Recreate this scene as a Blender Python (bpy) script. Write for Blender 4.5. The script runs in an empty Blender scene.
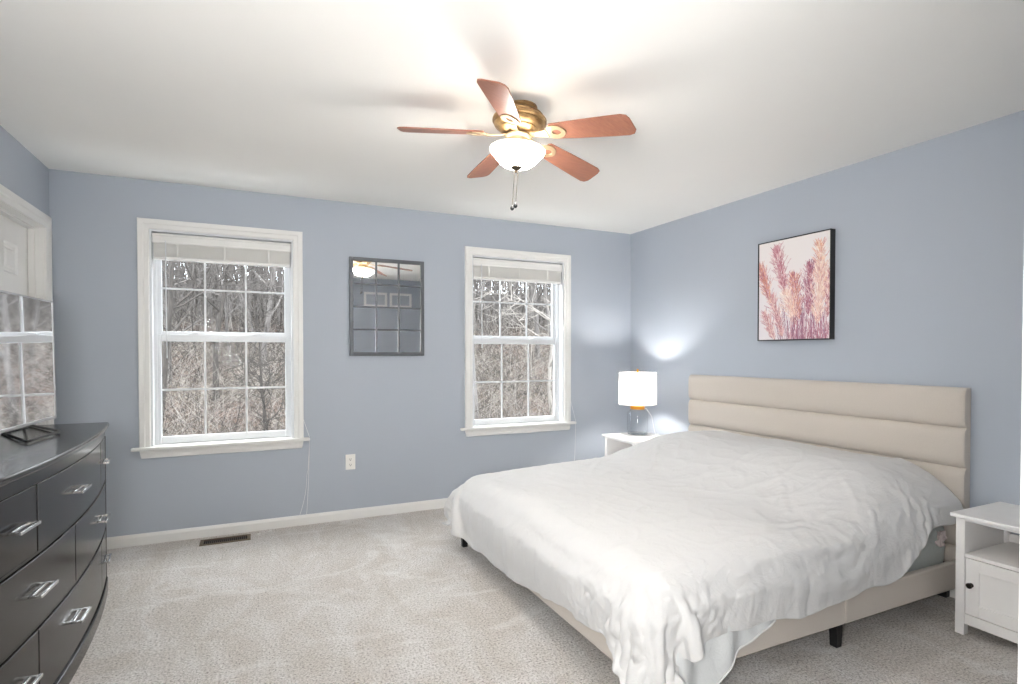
import bpy, bmesh, math, random
import numpy as np
from mathutils import Vector, Matrix, noise

random.seed(7)
SC = bpy.context.scene
COL = SC.collection
PI = math.pi

# ------------------------------------------------------------------ camera
H = 2.44                                   # ceiling height
XL, XR, YB, YF = -1.156, 3.329, 4.390, 0.07   # left, right, back and front wall faces
cam_d = bpy.data.cameras.new('camera')
cam_d.sensor_width = 36.0
cam_d.lens = 552.5 / 1024 * 36.0
cam_d.shift_y = 19.8 / 1024
cam_d.clip_start = 0.01
cam_d.clip_end = 300
cam = bpy.data.objects.new('camera', cam_d)
COL.objects.link(cam)
cam.location = (0, 0, 1.282)
cam.rotation_euler = (math.radians(90 - 0.87), 0, -math.radians(25.08))
SC.camera = cam

# ------------------------------------------------------------------ world, light, exposure
SC.view_settings.view_transform = 'Standard'
SC.view_settings.look = 'None'
SC.view_settings.exposure = 0.60
SC.view_settings.gamma = 1.0
SC.view_settings.use_curve_mapping = False
SC.cycles.use_denoising = True
SC.cycles.max_bounces = 14
SC.cycles.diffuse_bounces = 12
SC.cycles.transparent_max_bounces = 16
SC.cycles.caustics_reflective = False
SC.cycles.caustics_refractive = False
SC.cycles.sample_clamp_indirect = 6.0

SKY = 7.5
wd = bpy.data.worlds.new('overcast_sky')
SC.world = wd
wd.use_nodes = True
nt = wd.node_tree
bg = nt.nodes['Background']
tc = nt.nodes.new('ShaderNodeTexCoord')
sx = nt.nodes.new('ShaderNodeSeparateXYZ')
rp = nt.nodes.new('ShaderNodeValToRGB')
rp.color_ramp.elements[0].position = 0.0
rp.color_ramp.elements[0].color = (0.80, 0.86, 0.93, 1)
rp.color_ramp.elements[1].position = 0.7
rp.color_ramp.elements[1].color = (1.0, 1.0, 1.0, 1)
nt.links.new(tc.outputs['Generated'], sx.inputs[0])
nt.links.new(sx.outputs['Z'], rp.inputs[0])
nt.links.new(rp.outputs[0], bg.inputs[0])
bg.inputs[1].default_value = SKY


def lamp(name, kind, loc, watts, color=(1, 1, 1), size=0.1, rot=None, size_y=None, spread=None):
    l = bpy.data.lights.new(name, kind)
    l.energy = watts
    l.color = color
    if kind == 'AREA':
        l.size = size
        if size_y:
            l.shape = 'RECTANGLE'
            l.size_y = size_y
    else:
        l.shadow_soft_size = size
    o = bpy.data.objects.new(name, l)
    COL.objects.link(o)
    o.location = loc
    if rot:
        o.rotation_euler = rot
    return o


FAN = (1.146, 2.354, H)                    # where the fan meets the ceiling
FAN_TILT = 0.075
FAN_UP_W, FAN_GLOW = 3.5, 86.0
LAMP_GLOW = 430.0
lamp('fill_light', 'AREA', (-0.47, -0.29, 1.45), 92.0, (1.0, 0.995, 0.985), 0.5, (math.radians(90 + 36), 0, -math.radians(58)), 0.9)  # added fill behind the camera to brighten the room, not a hall fixture


# ------------------------------------------------------------------ helpers
class MB:
    """collects shapes; .build() links them as ONE mesh object"""

    def __init__(self):
        self.bm = bmesh.new()

    def box(self, a, b):
        bm = self.bm
        v = [bm.verts.new((x, y, z)) for x in (a[0], b[0]) for y in (a[1], b[1]) for z in (a[2], b[2])]
        for f in ((0, 1, 3, 2), (4, 6, 7, 5), (0, 4, 5, 1), (2, 3, 7, 6), (0, 2, 6, 4), (1, 5, 7, 3)):
            bm.faces.new([v[i] for i in f])
        return self

    def tube(self, pts, rad, n=8, caps=True, closed=False):
        bm = self.bm
        P = [Vector(p) for p in pts]
        R = rad if isinstance(rad, (list, tuple)) else [rad] * len(P)
        rings = []
        up = None
        for i, p in enumerate(P):
            if closed:
                t = (P[(i + 1) % len(P)] - P[i - 1])
            else:
                t = P[min(i + 1, len(P) - 1)] - P[max(i - 1, 0)]
            t.normalize()
            if up is None:
                up = Vector((0, 0, 1)) if abs(t.z) < 0.9 else Vector((1, 0, 0))
            s = t.cross(up)
            if s.length < 1e-6:
                s = t.orthogonal()
            s.normalize()
            up = s.cross(t).normalized()
            rings.append([bm.verts.new(p + (s * math.cos(2 * PI * k / n) + up * math.sin(2 * PI * k / n)) * R[i]) for k in range(n)])
        m = len(rings)
        for i in range(m if closed else m - 1):
            a, b = rings[i], rings[(i + 1) % m]
            for k in range(n):
                bm.faces.new((a[k], a[(k + 1) % n], b[(k + 1) % n], b[k]))
        if caps and not closed:
            bm.faces.new(rings[0][::-1])
            bm.faces.new(rings[-1])
        return self

    def lathe(self, prof, c=(0, 0, 0), n=40, cap0=False, cap1=False):
        bm = self.bm
        rings = []
        for r, z in prof:
            if r < 1e-6:
                rings.append([bm.verts.new((c[0], c[1], c[2] + z))])
            else:
                rings.append([bm.verts.new((c[0] + r * math.cos(2 * PI * k / n), c[1] + r * math.sin(2 * PI * k / n), c[2] + z)) for k in range(n)])
        for a, b in zip(rings, rings[1:]):
            for k in range(n):
                q = [a[k % len(a)], a[(k + 1) % len(a)], b[(k + 1) % len(b)], b[k % len(b)]]
                q = list(dict.fromkeys(q))
                if len(q) >= 3:
                    bm.faces.new(q)
        if cap0 and len(rings[0]) > 1:
            bm.faces.new(rings[0][::-1])
        if cap1 and len(rings[-1]) > 1:
            bm.faces.new(rings[-1])
        return self

    def prism(self, poly, fn0, fn1):
        """poly: 2-D points; fn0 / fn1 put them on the two end planes"""
        bm = self.bm
        a = [bm.verts.new(fn0(*p)) for p in poly]
        b = [bm.verts.new(fn1(*p)) for p in poly]
        n = len(poly)
        bm.faces.new(a[::-1])
        bm.faces.new(b)
        for k in range(n):
            bm.faces.new((a[k], a[(k + 1) % n], b[(k + 1) % n], b[k]))
        return self

    def grid(self, pts):
        """pts[i][j] -> 3-D points"""
        bm = self.bm
        v = [[bm.verts.new(p) for p in row] for row in pts]
        for i in range(len(v) - 1):
            for j in range(len(v[0]) - 1):
                bm.faces.new((v[i][j], v[i + 1][j], v[i + 1][j + 1], v[i][j + 1]))
        return self

    def sphere(self, c, r, sc=(1, 1, 1), u=16, v=10):
        bmesh.ops.create_uvsphere(self.bm, u_segments=u, v_segments=v, radius=r,
                                  matrix=Matrix.Translation(c) @ Matrix.Diagonal((*sc, 1)))
        return self

    def build(self, name, mat, parent=None, bevel=0.0, smooth=False, seg=2, angle=30, off=None, recalc=True):
        bm = self.bm
        if recalc:
            bmesh.ops.recalc_face_normals(bm, faces=bm.faces[:])
        root = parent
        while root is not None and root.parent is not None:
            root = root.parent
        if off is None and root is not None and root.get('_local') is None:
            off = root.location
        if off is not None:
            bmesh.ops.translate(bm, verts=bm.verts[:], vec=-Vector(off))
        me = bpy.data.meshes.new(name)
        bm.to_mesh(me)
        bm.free()
        o = bpy.data.objects.new(name, me)
        COL.objects.link(o)
        if isinstance(mat, (list, tuple)):
            for m in mat:
                me.materials.append(m)
        elif mat is not None:
            me.materials.append(mat)
        if parent is not None:
            o.parent = parent
        if bevel:
            md = o.modifiers.new('bevel', 'BEVEL')
            md.width = bevel
            md.segments = seg
            md.limit_method = 'ANGLE'
            md.angle_limit = math.radians(angle)
        if smooth or bevel:
            for p in me.polygons:
                p.use_smooth = True
            if not (smooth == 'all'):
                me.set_sharp_from_angle(angle=math.radians(35 if not bevel else 60))
        return o


def tag(o, label=None, cat=None, group=None, kind=None):
    if label:
        o['label'] = label
    if cat:
        o['category'] = cat
    if group:
        o['group'] = group
    if kind:
        o['kind'] = kind
    return o


def thing(name, loc, label, cat, group=None, local=False, rot=None):
    o = bpy.data.objects.new(name, None)
    o.empty_display_size = 0.1
    COL.objects.link(o)
    o.location = loc
    if local:
        o['_local'] = 1
    if rot:
        o.rotation_euler = rot
    return tag(o, label, cat, group)


def copy_tree(o, parent=None):
    c = o.copy()
    COL.objects.link(c)
    if parent is not None:
        c.parent = parent
    for ch in list(o.children):
        copy_tree(ch, c)
    return c


def smooth01(a, b, x):
    q = min(1.0, max(0.0, (x - a) / (b - a)))
    return q * q * (3 - 2 * q)


# ------------------------------------------------------------------ materials
def srgb(r, g, b):
    f = lambda c: (c / 255 / 12.92) if c / 255 <= 0.04045 else ((c / 255 + 0.055) / 1.055) ** 2.4
    return (f(r), f(g), f(b), 1.0)


class Mat:
    def __init__(self, name, color=(0.8, 0.8, 0.8, 1), rough=0.6, metal=0.0, **kw):
        self.m = bpy.data.materials.new(name)
        self.m.use_nodes = True
        self.nt = self.m.node_tree
        self.b = self.nt.nodes['Principled BSDF']
        self.b.inputs['Base Color'].default_value = color
        self.b.inputs['Roughness'].default_value = rough
        self.b.inputs['Metallic'].default_value = metal
        for k, v in kw.items():
            self.b.inputs[k.replace('_', ' ')].default_value = v
        self.tc = self.nt.nodes.new('ShaderNodeTexCoord')

    def node(self, t, **kw):
        n = self.nt.nodes.new(t)
        for k, v in kw.items():
            if hasattr(n, k):
                setattr(n, k, v)
            else:
                n.inputs[k.replace('_', ' ')].default_value = v
        return n

    def link(self, a, b):
        self.nt.links.new(a, b)

    def coords(self, scale=(1, 1, 1), rot=(0, 0, 0), space='Object'):
        mp = self.node('ShaderNodeMapping')
        mp.inputs['Scale'].default_value = scale
        mp.inputs['Rotation'].default_value = rot
        self.link(self.tc.outputs[space], mp.inputs[0])
        return mp.outputs[0]

    def noise(self, scale, detail=4, rough=0.55, vec=None, dist=0.0):
        n = self.node('ShaderNodeTexNoise')
        n.inputs['Scale'].default_value = scale
        n.inputs['Detail'].default_value = detail
        n.inputs['Roughness'].default_value = rough
        n.inputs['Distortion'].default_value = dist
        self.link(vec if vec is not None else self.tc.outputs['Object'], n.inputs['Vector'])
        return n.outputs['Fac']

    def ramp(self, fac, stops):
        r = self.node('ShaderNodeValToRGB')
        e = r.color_ramp.elements
        while len(e) < len(stops):
            e.new(0.5)
        for el, (p, c) in zip(e, stops):
            el.position = p
            el.color = c
        self.link(fac, r.inputs[0])
        return r.outputs[0]

    def mix(self, fac, a, b, blend='MIX'):
        n = self.node('ShaderNodeMix', data_type='RGBA', blend_type=blend)
        for s, v in ((n.inputs['Factor'], fac), (n.inputs[6], a), (n.inputs[7], b)):
            if hasattr(v, 'is_output'):
                self.link(v, s)
            else:
                s.default_value = v
        return n.outputs[2]

    def color(self, out):
        self.link(out, self.b.inputs['Base Color'])
        return self

    def bump(self, fac, strength=0.3, dist=0.01, prev=None):
        n = self.node('ShaderNodeBump')
        n.inputs['Strength'].default_value = strength
        n.inputs['Distance'].default_value = dist
        self.link(fac, n.inputs['Height'])
        if prev is not None:
            self.link(prev, n.inputs['Normal'])
        self.link(n.outputs[0], self.b.inputs['Normal'])
        return n.outputs[0]


def plain(name, color, rough=0.5, metal=0.0, **kw):
    """simple finish with a faint procedural unevenness"""
    M = Mat(name, color, rough, metal, **kw)
    f = M.noise(9, 3)
    c2 = tuple(c * 0.94 for c in color[:3]) + (1,)
    M.color(M.mix(f, c2, color))
    return M.m


def wall_paint(name, col):
    M = Mat(name, col, 0.62)
    f = M.noise(1.3, 3)
    M.color(M.mix(f, tuple(c * 0.965 for c in col[:3]) + (1,), col))
    M.bump(M.noise(180, 2), 0.06, 0.002)
    return M.m


WALL = wall_paint('blue_grey_wall_paint', srgb(171, 178, 188))
CEIL = wall_paint('white_ceiling_paint', srgb(246, 244, 239))
TRIM = plain('white_trim_paint', srgb(230, 229, 226), 0.35)
VINYL = plain('white_vinyl', srgb(214, 216, 218), 0.3)
BLINDM = plain('white_blind_slats', srgb(226, 225, 221), 0.4)
HALLP = plain('hall_paint', srgb(225, 222, 215), 0.6)

# carpet: mottled pile with paler vacuum tracks
M = Mat('beige_cut_pile_carpet', rough=0.95)
base = M.ramp(M.noise(105, 6, 0.8), [(0.36, srgb(92, 82, 75)), (0.46, srgb(208, 202, 197)), (0.56, srgb(240, 237, 234)), (0.74, srgb(252, 251, 249))])
v2 = M.coords((1.5, 0.7, 1), (0, 0, 0.75))
track = M.ramp(M.noise(2.2, 4, 0.6, v2, 1.6), [(0.40, (0, 0, 0, 1)), (0.64, (1, 1, 1, 1))])
v3 = M.coords((0.8, 1.9, 1), (0, 0, 0.35))
track2 = M.ramp(M.noise(2.0, 4, 0.6, v3, 1.8), [(0.53, (0, 0, 0, 1)), (0.66, (1, 1, 1, 1))])
c1 = M.mix(track, M.mix(0.85, base, srgb(234, 229, 223), 'MULTIPLY'), base)
c2 = M.mix(track2, c1, M.mix(0.34, c1, srgb(250, 249, 247)))
M.color(c2)
nb = M.bump(M.noise(150, 4, 0.8), 0.9, 0.012)
M.bump(M.noise(34, 3, 0.6), 0.5, 0.015, nb)
M.b.inputs['Sheen Weight'].default_value = 0.25
M.b.inputs['Sheen Roughness'].default_value = 0.6
CARPET = M.m

# glass that lets daylight straight through, with a faint reflection
def clear_glass(name, tint=(0.97, 0.985, 0.99, 1), refl=1.0):
    m = bpy.data.materials.new(name)
    m.use_nodes = True
    t = m.node_tree
    t.nodes.clear()
    out = t.nodes.new('ShaderNodeOutputMaterial')
    mx = t.nodes.new('ShaderNodeMixShader')
    tr = t.nodes.new('ShaderNodeBsdfTransparent')
    tr.inputs[0].default_value = tint
    gl = t.nodes.new('ShaderNodeBsdfGlossy')
    gl.inputs['Roughness'].default_value = 0.02
    fr = t.nodes.new('ShaderNodeLayerWeight')
    fr.inputs['Blend'].default_value = 0.5
    pw = t.nodes.new('ShaderNodeMath')
    pw.operation = 'POWER'
    pw.inputs[1].default_value = 4.5
    mu = t.nodes.new('ShaderNodeMath')
    mu.operation = 'MULTIPLY_ADD'
    mu.inputs[1].default_value = 0.75 * refl
    mu.inputs[2].default_value = 0.03 * refl
    t.links.new(fr.outputs['Facing'], pw.inputs[0])
    t.links.new(pw.outputs[0], mu.inputs[0])
    t.links.new(mu.outputs[0], mx.inputs[0])
    t.links.new(tr.outputs[0], mx.inputs[1])
    t.links.new(gl.outputs[0], mx.inputs[2])
    t.links.new(mx.outputs[0], out.inputs[0])
    return m


GLASS = clear_glass('window_glass', refl=0.02)
JAR = clear_glass('clear_jar_glass', (0.985, 0.99, 0.99, 1), 1.2)

# upholstery
M = Mat('beige_upholstery', srgb(198, 190, 180), 0.9)
wv = M.noise(420, 2, 0.7)
M.color(M.mix(wv, srgb(183, 174, 164), srgb(201, 193, 184)))
M.bump(wv, 0.25, 0.002)
M.b.inputs['Sheen Weight'].default_value = 0.15
LINEN = M.m

M = Mat('white_crinkled_cotton', srgb(204, 203, 202), 0.85)
a = M.noise(5.5, 5, 0.62, M.coords((1, 1.6, 1), (0, 0, 0.5)), 1.4)
ra = M.ramp(a, [(0.40, (0, 0, 0, 1)), (0.50, (1, 1, 1, 1)), (0.60, (0, 0, 0, 1))])
n1 = M.bump(ra, 0.14, 0.012)
b_ = M.noise(26, 4, 0.6, M.coords((1.0, 1.0, 0.30)), 0.8)
n2 = M.bump(b_, 0.22, 0.008, n1)
M.bump(M.noise(260, 2), 0.15, 0.002, n2)
M.b.inputs['Sheen Weight'].default_value = 0.1
COTTON = M.m

M = Mat('pale_grey_sheet', srgb(206, 208, 208), 0.85)
M.bump(M.noise(22, 4, 0.6, None, 0.8), 0.4, 0.01)
SHEET = M.m
M = Mat('pale_mattress_ticking', srgb(196, 202, 200), 0.85)
M.bump(M.noise(40, 3), 0.4, 0.008)
TICK = M.m

# espresso wood
M = Mat('espresso_wood_finish', rough=0.22)
g = M.noise(16, 5, 0.6, M.coords((9, 0.6, 9)), 0.6)
M.color(M.ramp(g, [(0.3, srgb(22, 19, 18)), (0.7, srgb(36, 31, 29))]))
M.bump(g, 0.012, 0.002)
M.b.inputs['Coat Weight'].default_value = 0.2
M.b.inputs['Coat Roughness'].default_value = 0.15
M.b.inputs['Specular IOR Level'].default_value = 0.35
ESP = M.m

# cherry blades
M = Mat('cherry_wood_blade', rough=0.38)
g = M.noise(30, 5, 0.6, M.coords((0.6, 7, 3)), 0.5)
M.color(M.ramp(g, [(0.3, srgb(128, 80, 62)), (0.7, srgb(156, 104, 82))]))
CHERRY = M.m

GOLD = plain('antique_gold_metal', srgb(200, 178, 144), 0.40, 0.65)
M = Mat('aged_bronze_housing', rough=0.36, metal=0.75)
M.color(M.ramp(M.noise(14, 3, 0.6, M.coords((1, 1, 4))), [(0.35, srgb(128, 98, 62)), (0.65, srgb(196, 166, 120))]))
AGED = M.m
DARKG = plain('dark_bronze_metal', srgb(92, 80, 66), 0.4, 0.8)
CHROME = plain('brushed_nickel', srgb(226, 226, 226), 0.22, 1.0)
BRASS = plain('warm_brass', srgb(232, 160, 60), 0.3, 0.75)
BLACK = plain('black_plastic', srgb(20, 20, 21), 0.4)
BLACKM = plain('black_painted_metal', srgb(22, 22, 23), 0.45)
SILVER = plain('silver_plastic', srgb(196, 197, 200), 0.35, 0.6)
WHITEF = plain('white_furniture_lacquer', srgb(240, 238, 236), 0.35)
GREYF = plain('grey_metal_frame', srgb(92, 95, 99), 0.45, 0.3)
PLATE = plain('white_plate_plastic', srgb(238, 237, 232), 0.35)
SLOT = plain('dark_slot', srgb(60, 58, 54), 0.6)
BRONZE = plain('bronze_register_metal', srgb(118, 104, 84), 0.45, 0.5)
VOIDM = plain('dark_duct', srgb(24, 20, 18), 0.8)
MIRROR = plain('silvered_glass', (0.93, 0.94, 0.95, 1), 0.02, 1.0)
SCREEN = plain('glossy_tv_screen', (0.86, 0.87, 0.89, 1), 0.03, 1.0)
PINK = plain('dusty_pink_cloth', srgb(176, 164, 162), 0.9)
PAPER = plain('white_paper', srgb(240, 238, 234), 0.8)
CORD = plain('white_cord', srgb(232, 232, 230), 0.6)


def glow(name, color, strength, base, trans=0.5):
    """lit frosted glass or a lit shade: translucent, with the light it gives off"""
    m = bpy.data.materials.new(name)
    m.use_nodes = True
    t = m.node_tree
    t.nodes.clear()
    out = t.nodes.new('ShaderNodeOutputMaterial')
    ad = t.nodes.new('ShaderNodeAddShader')
    mx = t.nodes.new('ShaderNodeMixShader')
    mx.inputs[0].default_value = trans
    df = t.nodes.new('ShaderNodeBsdfDiffuse')
    df.inputs[0].default_value = base
    tl = t.nodes.new('ShaderNodeBsdfTranslucent')
    tl.inputs[0].default_value = base
    em = t.nodes.new('ShaderNodeEmission')
    em.inputs[0].default_value = color
    em.inputs[1].default_value = strength
    t.links.new(df.outputs[0], mx.inputs[1])
    t.links.new(tl.outputs[0], mx.inputs[2])
    t.links.new(mx.outputs[0], ad.inputs[0])
    t.links.new(em.outputs[0], ad.inputs[1])
    t.links.new(ad.outputs[0], out.inputs[0])
    return m


BOWL = glow('lit_frosted_glass', (1.0, 0.97, 0.93, 1), FAN_GLOW, (0.9, 0.88, 0.85, 1))
t = BOWL.node_tree                          # the bulbs sit high in the bowl: its foot glows less
_tc, _sx, _mr = t.nodes.new('ShaderNodeTexCoord'), t.nodes.new('ShaderNodeSeparateXYZ'), t.nodes.new('ShaderNodeMapRange')
t.links.new(_tc.outputs['Object'], _sx.inputs[0])
t.links.new(_sx.outputs['Z'], _mr.inputs['Value'])
for k_, v_ in (('From Min', -0.292), ('From Max', -0.235), ('To Min', 0.45 * FAN_GLOW), ('To Max', FAN_GLOW)):
    _mr.inputs[k_].default_value = v_
t.links.new(_mr.outputs[0], [n for n in t.nodes if n.type == 'EMISSION'][0].inputs[1])
RIMGLASS = glow('frosted_glass_rim', (1.0, 0.96, 0.90, 1), 0.55, (0.9, 0.88, 0.85, 1), 0.3)
SHADE = glow('white_linen_shade', (1.0, 0.95, 0.9, 1), 0.0, (0.38, 0.37, 0.36, 1), 0.40)

# outdoors
M = Mat('leaf_litter_slope', rough=0.95)
l1 = M.ramp(M.noise(4.2, 7, 0.8), [(0.34, srgb(39, 35, 33)), (0.45, srgb(67, 61, 57)), (0.56, srgb(85, 80, 76)), (0.7, srgb(100, 96, 92))])
l2 = M.ramp(M.noise(0.35, 3), [(0.42, srgb(250, 205, 184)), (0.58, srgb(240, 226, 200))])
M.color(M.mix(0.8, l1, l2, 'MULTIPLY'))
M.bump(M.noise(6, 4, 0.7), 0.8, 0.15)
LITTER = M.m
M = Mat('grey_bark', rough=0.9)
M.color(M.ramp(M.noise(7, 4, 0.6, M.coords((3, 3, 0.6))), [(0.35, srgb(65, 61, 59)), (0.65, srgb(94, 90, 87))]))
BARK = M.m
M = Mat('dark_bark', rough=0.9)
M.color(M.ramp(M.noise(7, 4, 0.6, M.coords((3, 3, 0.6))), [(0.35, srgb(37, 34, 31)), (0.65, srgb(58, 53, 49))]))
BARKD = M.m
M = Mat('pale_dry_twigs', rough=0.9)
M.color(M.ramp(M.noise(0.8, 2), [(0.4, srgb(110, 105, 100)), (0.6, srgb(129, 124, 118))]))
TWIGP = M.m
M = Mat('brown_dry_twigs', rough=0.9)
M.color(M.ramp(M.noise(0.8, 2), [(0.4, srgb(37, 34, 32)), (0.6, srgb(57, 51, 48))]))
TWIGD = M.m


# ------------------------------------------------------------------ the room
def cut(u0, u1, w0, w1, holes):
    """rectangle minus rectangular holes, as a list of rectangles"""
    us = sorted({u0, u1, *[h[0] for h in holes], *[h[1] for h in holes]})
    out = []
    for a, b in zip(us, us[1:]):
        z = w0
        for h in sorted((h for h in holes if h[0] <= a and h[1] >= b), key=lambda h: h[2]):
            if h[2] > z:
                out.append((a, b, z, h[2]))
            z = h[3]
        if z < w1:
            out.append((a, b, z, w1))
    return out


def struct(name, mb, mat, parent=None, **kw):
    o = mb.build(name, mat, parent, **kw)
    if parent is None:
        o['kind'] = 'structure'
    return o


WT = 0.16                                   # outer wall thickness
WIN = [(-0.627, 0.269, 0.640, 2.115), (1.680, 2.578, 0.640, 2.115)]     # openings
DOOR_L = (3.455, 4.285, 0.0, 2.060)         # closet door opening, left wall (Y range, Z range)
DOORWAY = (-0.62, 0.1948, 0.0, 2.06)        # the doorway one stands in, front wall

mb = MB()
for a, b, c, d in cut(XL - 0.2, XR + 0.2, 0, H, WIN):
    mb.box((a, YB, c), (b, YB + WT, d))
struct('wall_back', mb, WALL)
mb = MB()
for a, b, c, d in cut(-0.05, YB, 0, H, [DOOR_L]):
    mb.box((XL - 0.12, a, c), (XL, b, d))
struct('wall_left', mb, WALL)
struct('wall_right', MB().box((XR, -0.05, 0), (XR + 0.12, YB, H)), WALL)
mb = MB()
for a, b, c, d in cut(XL, XR, 0, H, [DOORWAY]):
    mb.box((a, YF - 0.12, c), (b, YF, d))
struct('wall_front', mb, WALL)
struct('floor', MB().box((XL - 0.2, -1.9, -0.06), (XR + 0.2, YB + WT, 0)), CARPET)
struct('ceiling', MB().box((XL - 0.2, -0.05, H), (XR + 0.2, YB + WT, H + 0.08)), CEIL)
# closet behind the left door and the hall behind the doorway
struct('wall_closet', MB().box((XL - 0.55, 3.2, 0), (XL - 0.50, 4.5, H)).box((XL - 0.5, 3.2, 0), (XL - 0.121, 3.25, H)), HALLP)
mb = MB()
mb.box((-1.16, -1.9, 0), (-1.06, -0.05, H)).box((1.0, -1.9, 0), (1.1, -0.05, H)).box((-1.16, -2.0, 0), (1.1, -1.9, H))
struct('wall_hall', mb, HALLP)
struct('ceiling_hall', MB().box((-1.16, -2.0, H), (1.1, -0.051, H + 0.08)), CEIL)

# baseboards
def base_prof(a, b, side):
    """moulded skirting along a wall"""
    prof = [(0, 0), (0.013, 0), (0.013, 0.055), (0.009, 0.066), (0.006, 0.075), (0, 0.075)]
    mb = MB()
    if side == 'back':
        mb.prism(prof, lambda u, z: (a, YB - u, z), lambda u, z: (b, YB - u, z))
    elif side == 'right':
        mb.prism(prof, lambda u, z: (XR - u, a, z), lambda u, z: (XR - u, b, z))
    elif side == 'left':
        mb.prism(prof, lambda u, z: (XL + u, a, z), lambda u, z: (XL + u, b, z))
    else:
        mb.prism(prof, lambda u, z: (a, YF + u, z), lambda u, z: (b, YF + u, z))
    struct('baseboard_' + side, mb, TRIM)


base_prof(XL + 0.013, XR - 0.013, 'back')
base_prof(YF, YB, 'right')
base_prof(YF, 3.385, 'left')
base_prof(DOORWAY[1] + 0.08, XR - 0.013, 'front')


# ------------------------------------------------------------------ windows
CW = 0.066                                  # casing width


def casing_prof(w):
    return [(0, 0), (0, 0.012), (0.006, 0.016), (w * 0.45, 0.016), (w * 0.55, 0.021), (w - 0.004, 0.022), (w, 0.018), (w, 0)]


def mitred(path, w, place):
    """picture-frame casing: path = inner corners in (u, z); outward normals given per corner"""
    prof = casing_prof(w)
    mb = MB()
    bm = mb.bm
    rings = []
    for (u, z, du, dz) in path:
        rings.append([bm.verts.new(place(u + du * p, z + dz * p, q)) for p, q in prof])
    n = len(prof)
    for a, b in zip(rings, rings[1:]):
        for k in range(n):
            bm.faces.new((a[k], a[(k + 1) % n], b[(k + 1) % n], b[k]))
    bm.faces.new(rings[0][::-1])
    bm.faces.new(rings[-1])
    return mb


def window(idx, W):
    x0, x1, z0, z1 = W
    root = bpy.data.objects.new('window_%d' % idx, None)
    COL.objects.link(root)
    root.location = ((x0 + x1) / 2, YB, z0)
    root['kind'] = 'structure'
    pl = lambda u, z, q: (u, YB - q, z)
    mitred([(x0, z0 + 0.015, -1, 0), (x0, z1, -1, 1), (x1, z1, 1, 1), (x1, z0 + 0.015, 1, 0)], CW, pl).build('casing', TRIM, root)
    # sill (stool) with horns, apron below
    mb = MB().box((x0 - CW - 0.042, YB - 0.052, z0 - 0.006), (x1 + CW + 0.042, YB - 0.0005, z0 + 0.015)).box((x0 + 0.0005, YB - 0.002, z0 - 0.006), (x1 - 0.0005, YB + 0.085, z0 + 0.015))
    mb.build('sill', TRIM, root, bevel=0.005)
    ap = [(0, 0), (0.016, 0.006), (0.019, 0.03), (0.012, 0.046), (0.012, 0.058), (0, 0.058)]
    MB().prism(ap, lambda q, z: (x0 - CW + 0.012 * (1 - z / 0.058), YB - q, z0 - 0.064 + z), lambda q, z: (x1 + CW - 0.012 * (1 - z / 0.058), YB - q, z0 - 0.064 + z)).build('apron', TRIM, root)
    # jamb liner
    mb = MB()
    mb.box((x0, YB + 0.001, z0 + 0.015), (x0 + 0.012, YB + WT, z1)).box((x1 - 0.012, YB + 0.001, z0 + 0.015), (x1, YB + WT, z1))
    mb.box((x0 + 0.012, YB + 0.001, z1 - 0.012), (x1 - 0.012, YB + WT, z1))
    mb.box((x0 + 0.012, YB + 0.085, z0 + 0.0), (x1 - 0.012, YB + WT, z0 + 0.015))
    for xa, xb in ((x0 + 0.012, x0 + 0.030), (x1 - 0.030, x1 - 0.012)):
        mb.box((xa, YB + 0.070, z0 + 0.015), (xb, YB + 0.078, z1 - 0.012))
        mb.box((xa, YB + 0.110, z0 + 0.015), (xb, YB + 0.116, z1 - 0.012))
    mb.build('jamb', VINYL, root)
    a, b = x0 + 0.014, x1 - 0.014

    def sash(name, ya, yb, za, zb, st, rb, rt, munt_z, extra=False):
        mb = MB()
        mb.box((a, ya, za), (a + st, yb, zb)).box((b - st, ya, za), (b, yb, zb))
        mb.box((a + st, ya, za), (b - st, yb, za + rb)).box((a + st, ya, zb - rt), (b - st, yb, zb))
        s = mb.build(name, VINYL, root, bevel=0.003)
        ga, gb, gz0, gz1 = a + st, b - st, za + rb, zb - rt
        ym = (ya + yb) / 2
        MB().box((ga - 0.004, ym - 0.002, gz0 - 0.004), (gb + 0.004, ym + 0.002, gz1 + 0.004)).build('glass', GLASS, s)
        gm = MB()
        for k in (1, 2):
            xc = ga + (gb - ga) * k / 3
            gm.box((xc - 0.0065, ym - 0.009, gz0), (xc + 0.0065, ym - 0.0025, gz1))
        gm.box((ga, ym - 0.0095, munt_z - 0.0065), (gb, ym - 0.0030, munt_z + 0.0065))
        gm.build('muntin', VINYL, s)
        return s
    lo = sash('lower_sash', YB + 0.080, YB + 0.108, z0 + 0.0155, 1.412, 0.038, 0.050, 0.046, 1.030)
    sash('upper_sash', YB + 0.118, YB + 0.146, 1.395, z1 - 0.013, 0.040, 0.042, 0.040, 1.735)
    # two sash locks on the meeting rail
    for fx in (0.27, 0.73):
        xc = a + (b - a) * fx
        MB().box((xc - 0.032, YB + 0.082, 1.4125), (xc + 0.032, YB + 0.106, 1.421)).tube([(xc - 0.015, YB + 0.094, 1.425), (xc + 0.028, YB + 0.090, 1.427)], 0.006, 8).build('sash_lock', VINYL, lo, bevel=0.002)
    return root


w1 = window(1, WIN[0])
w2 = window(2, WIN[1])


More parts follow.
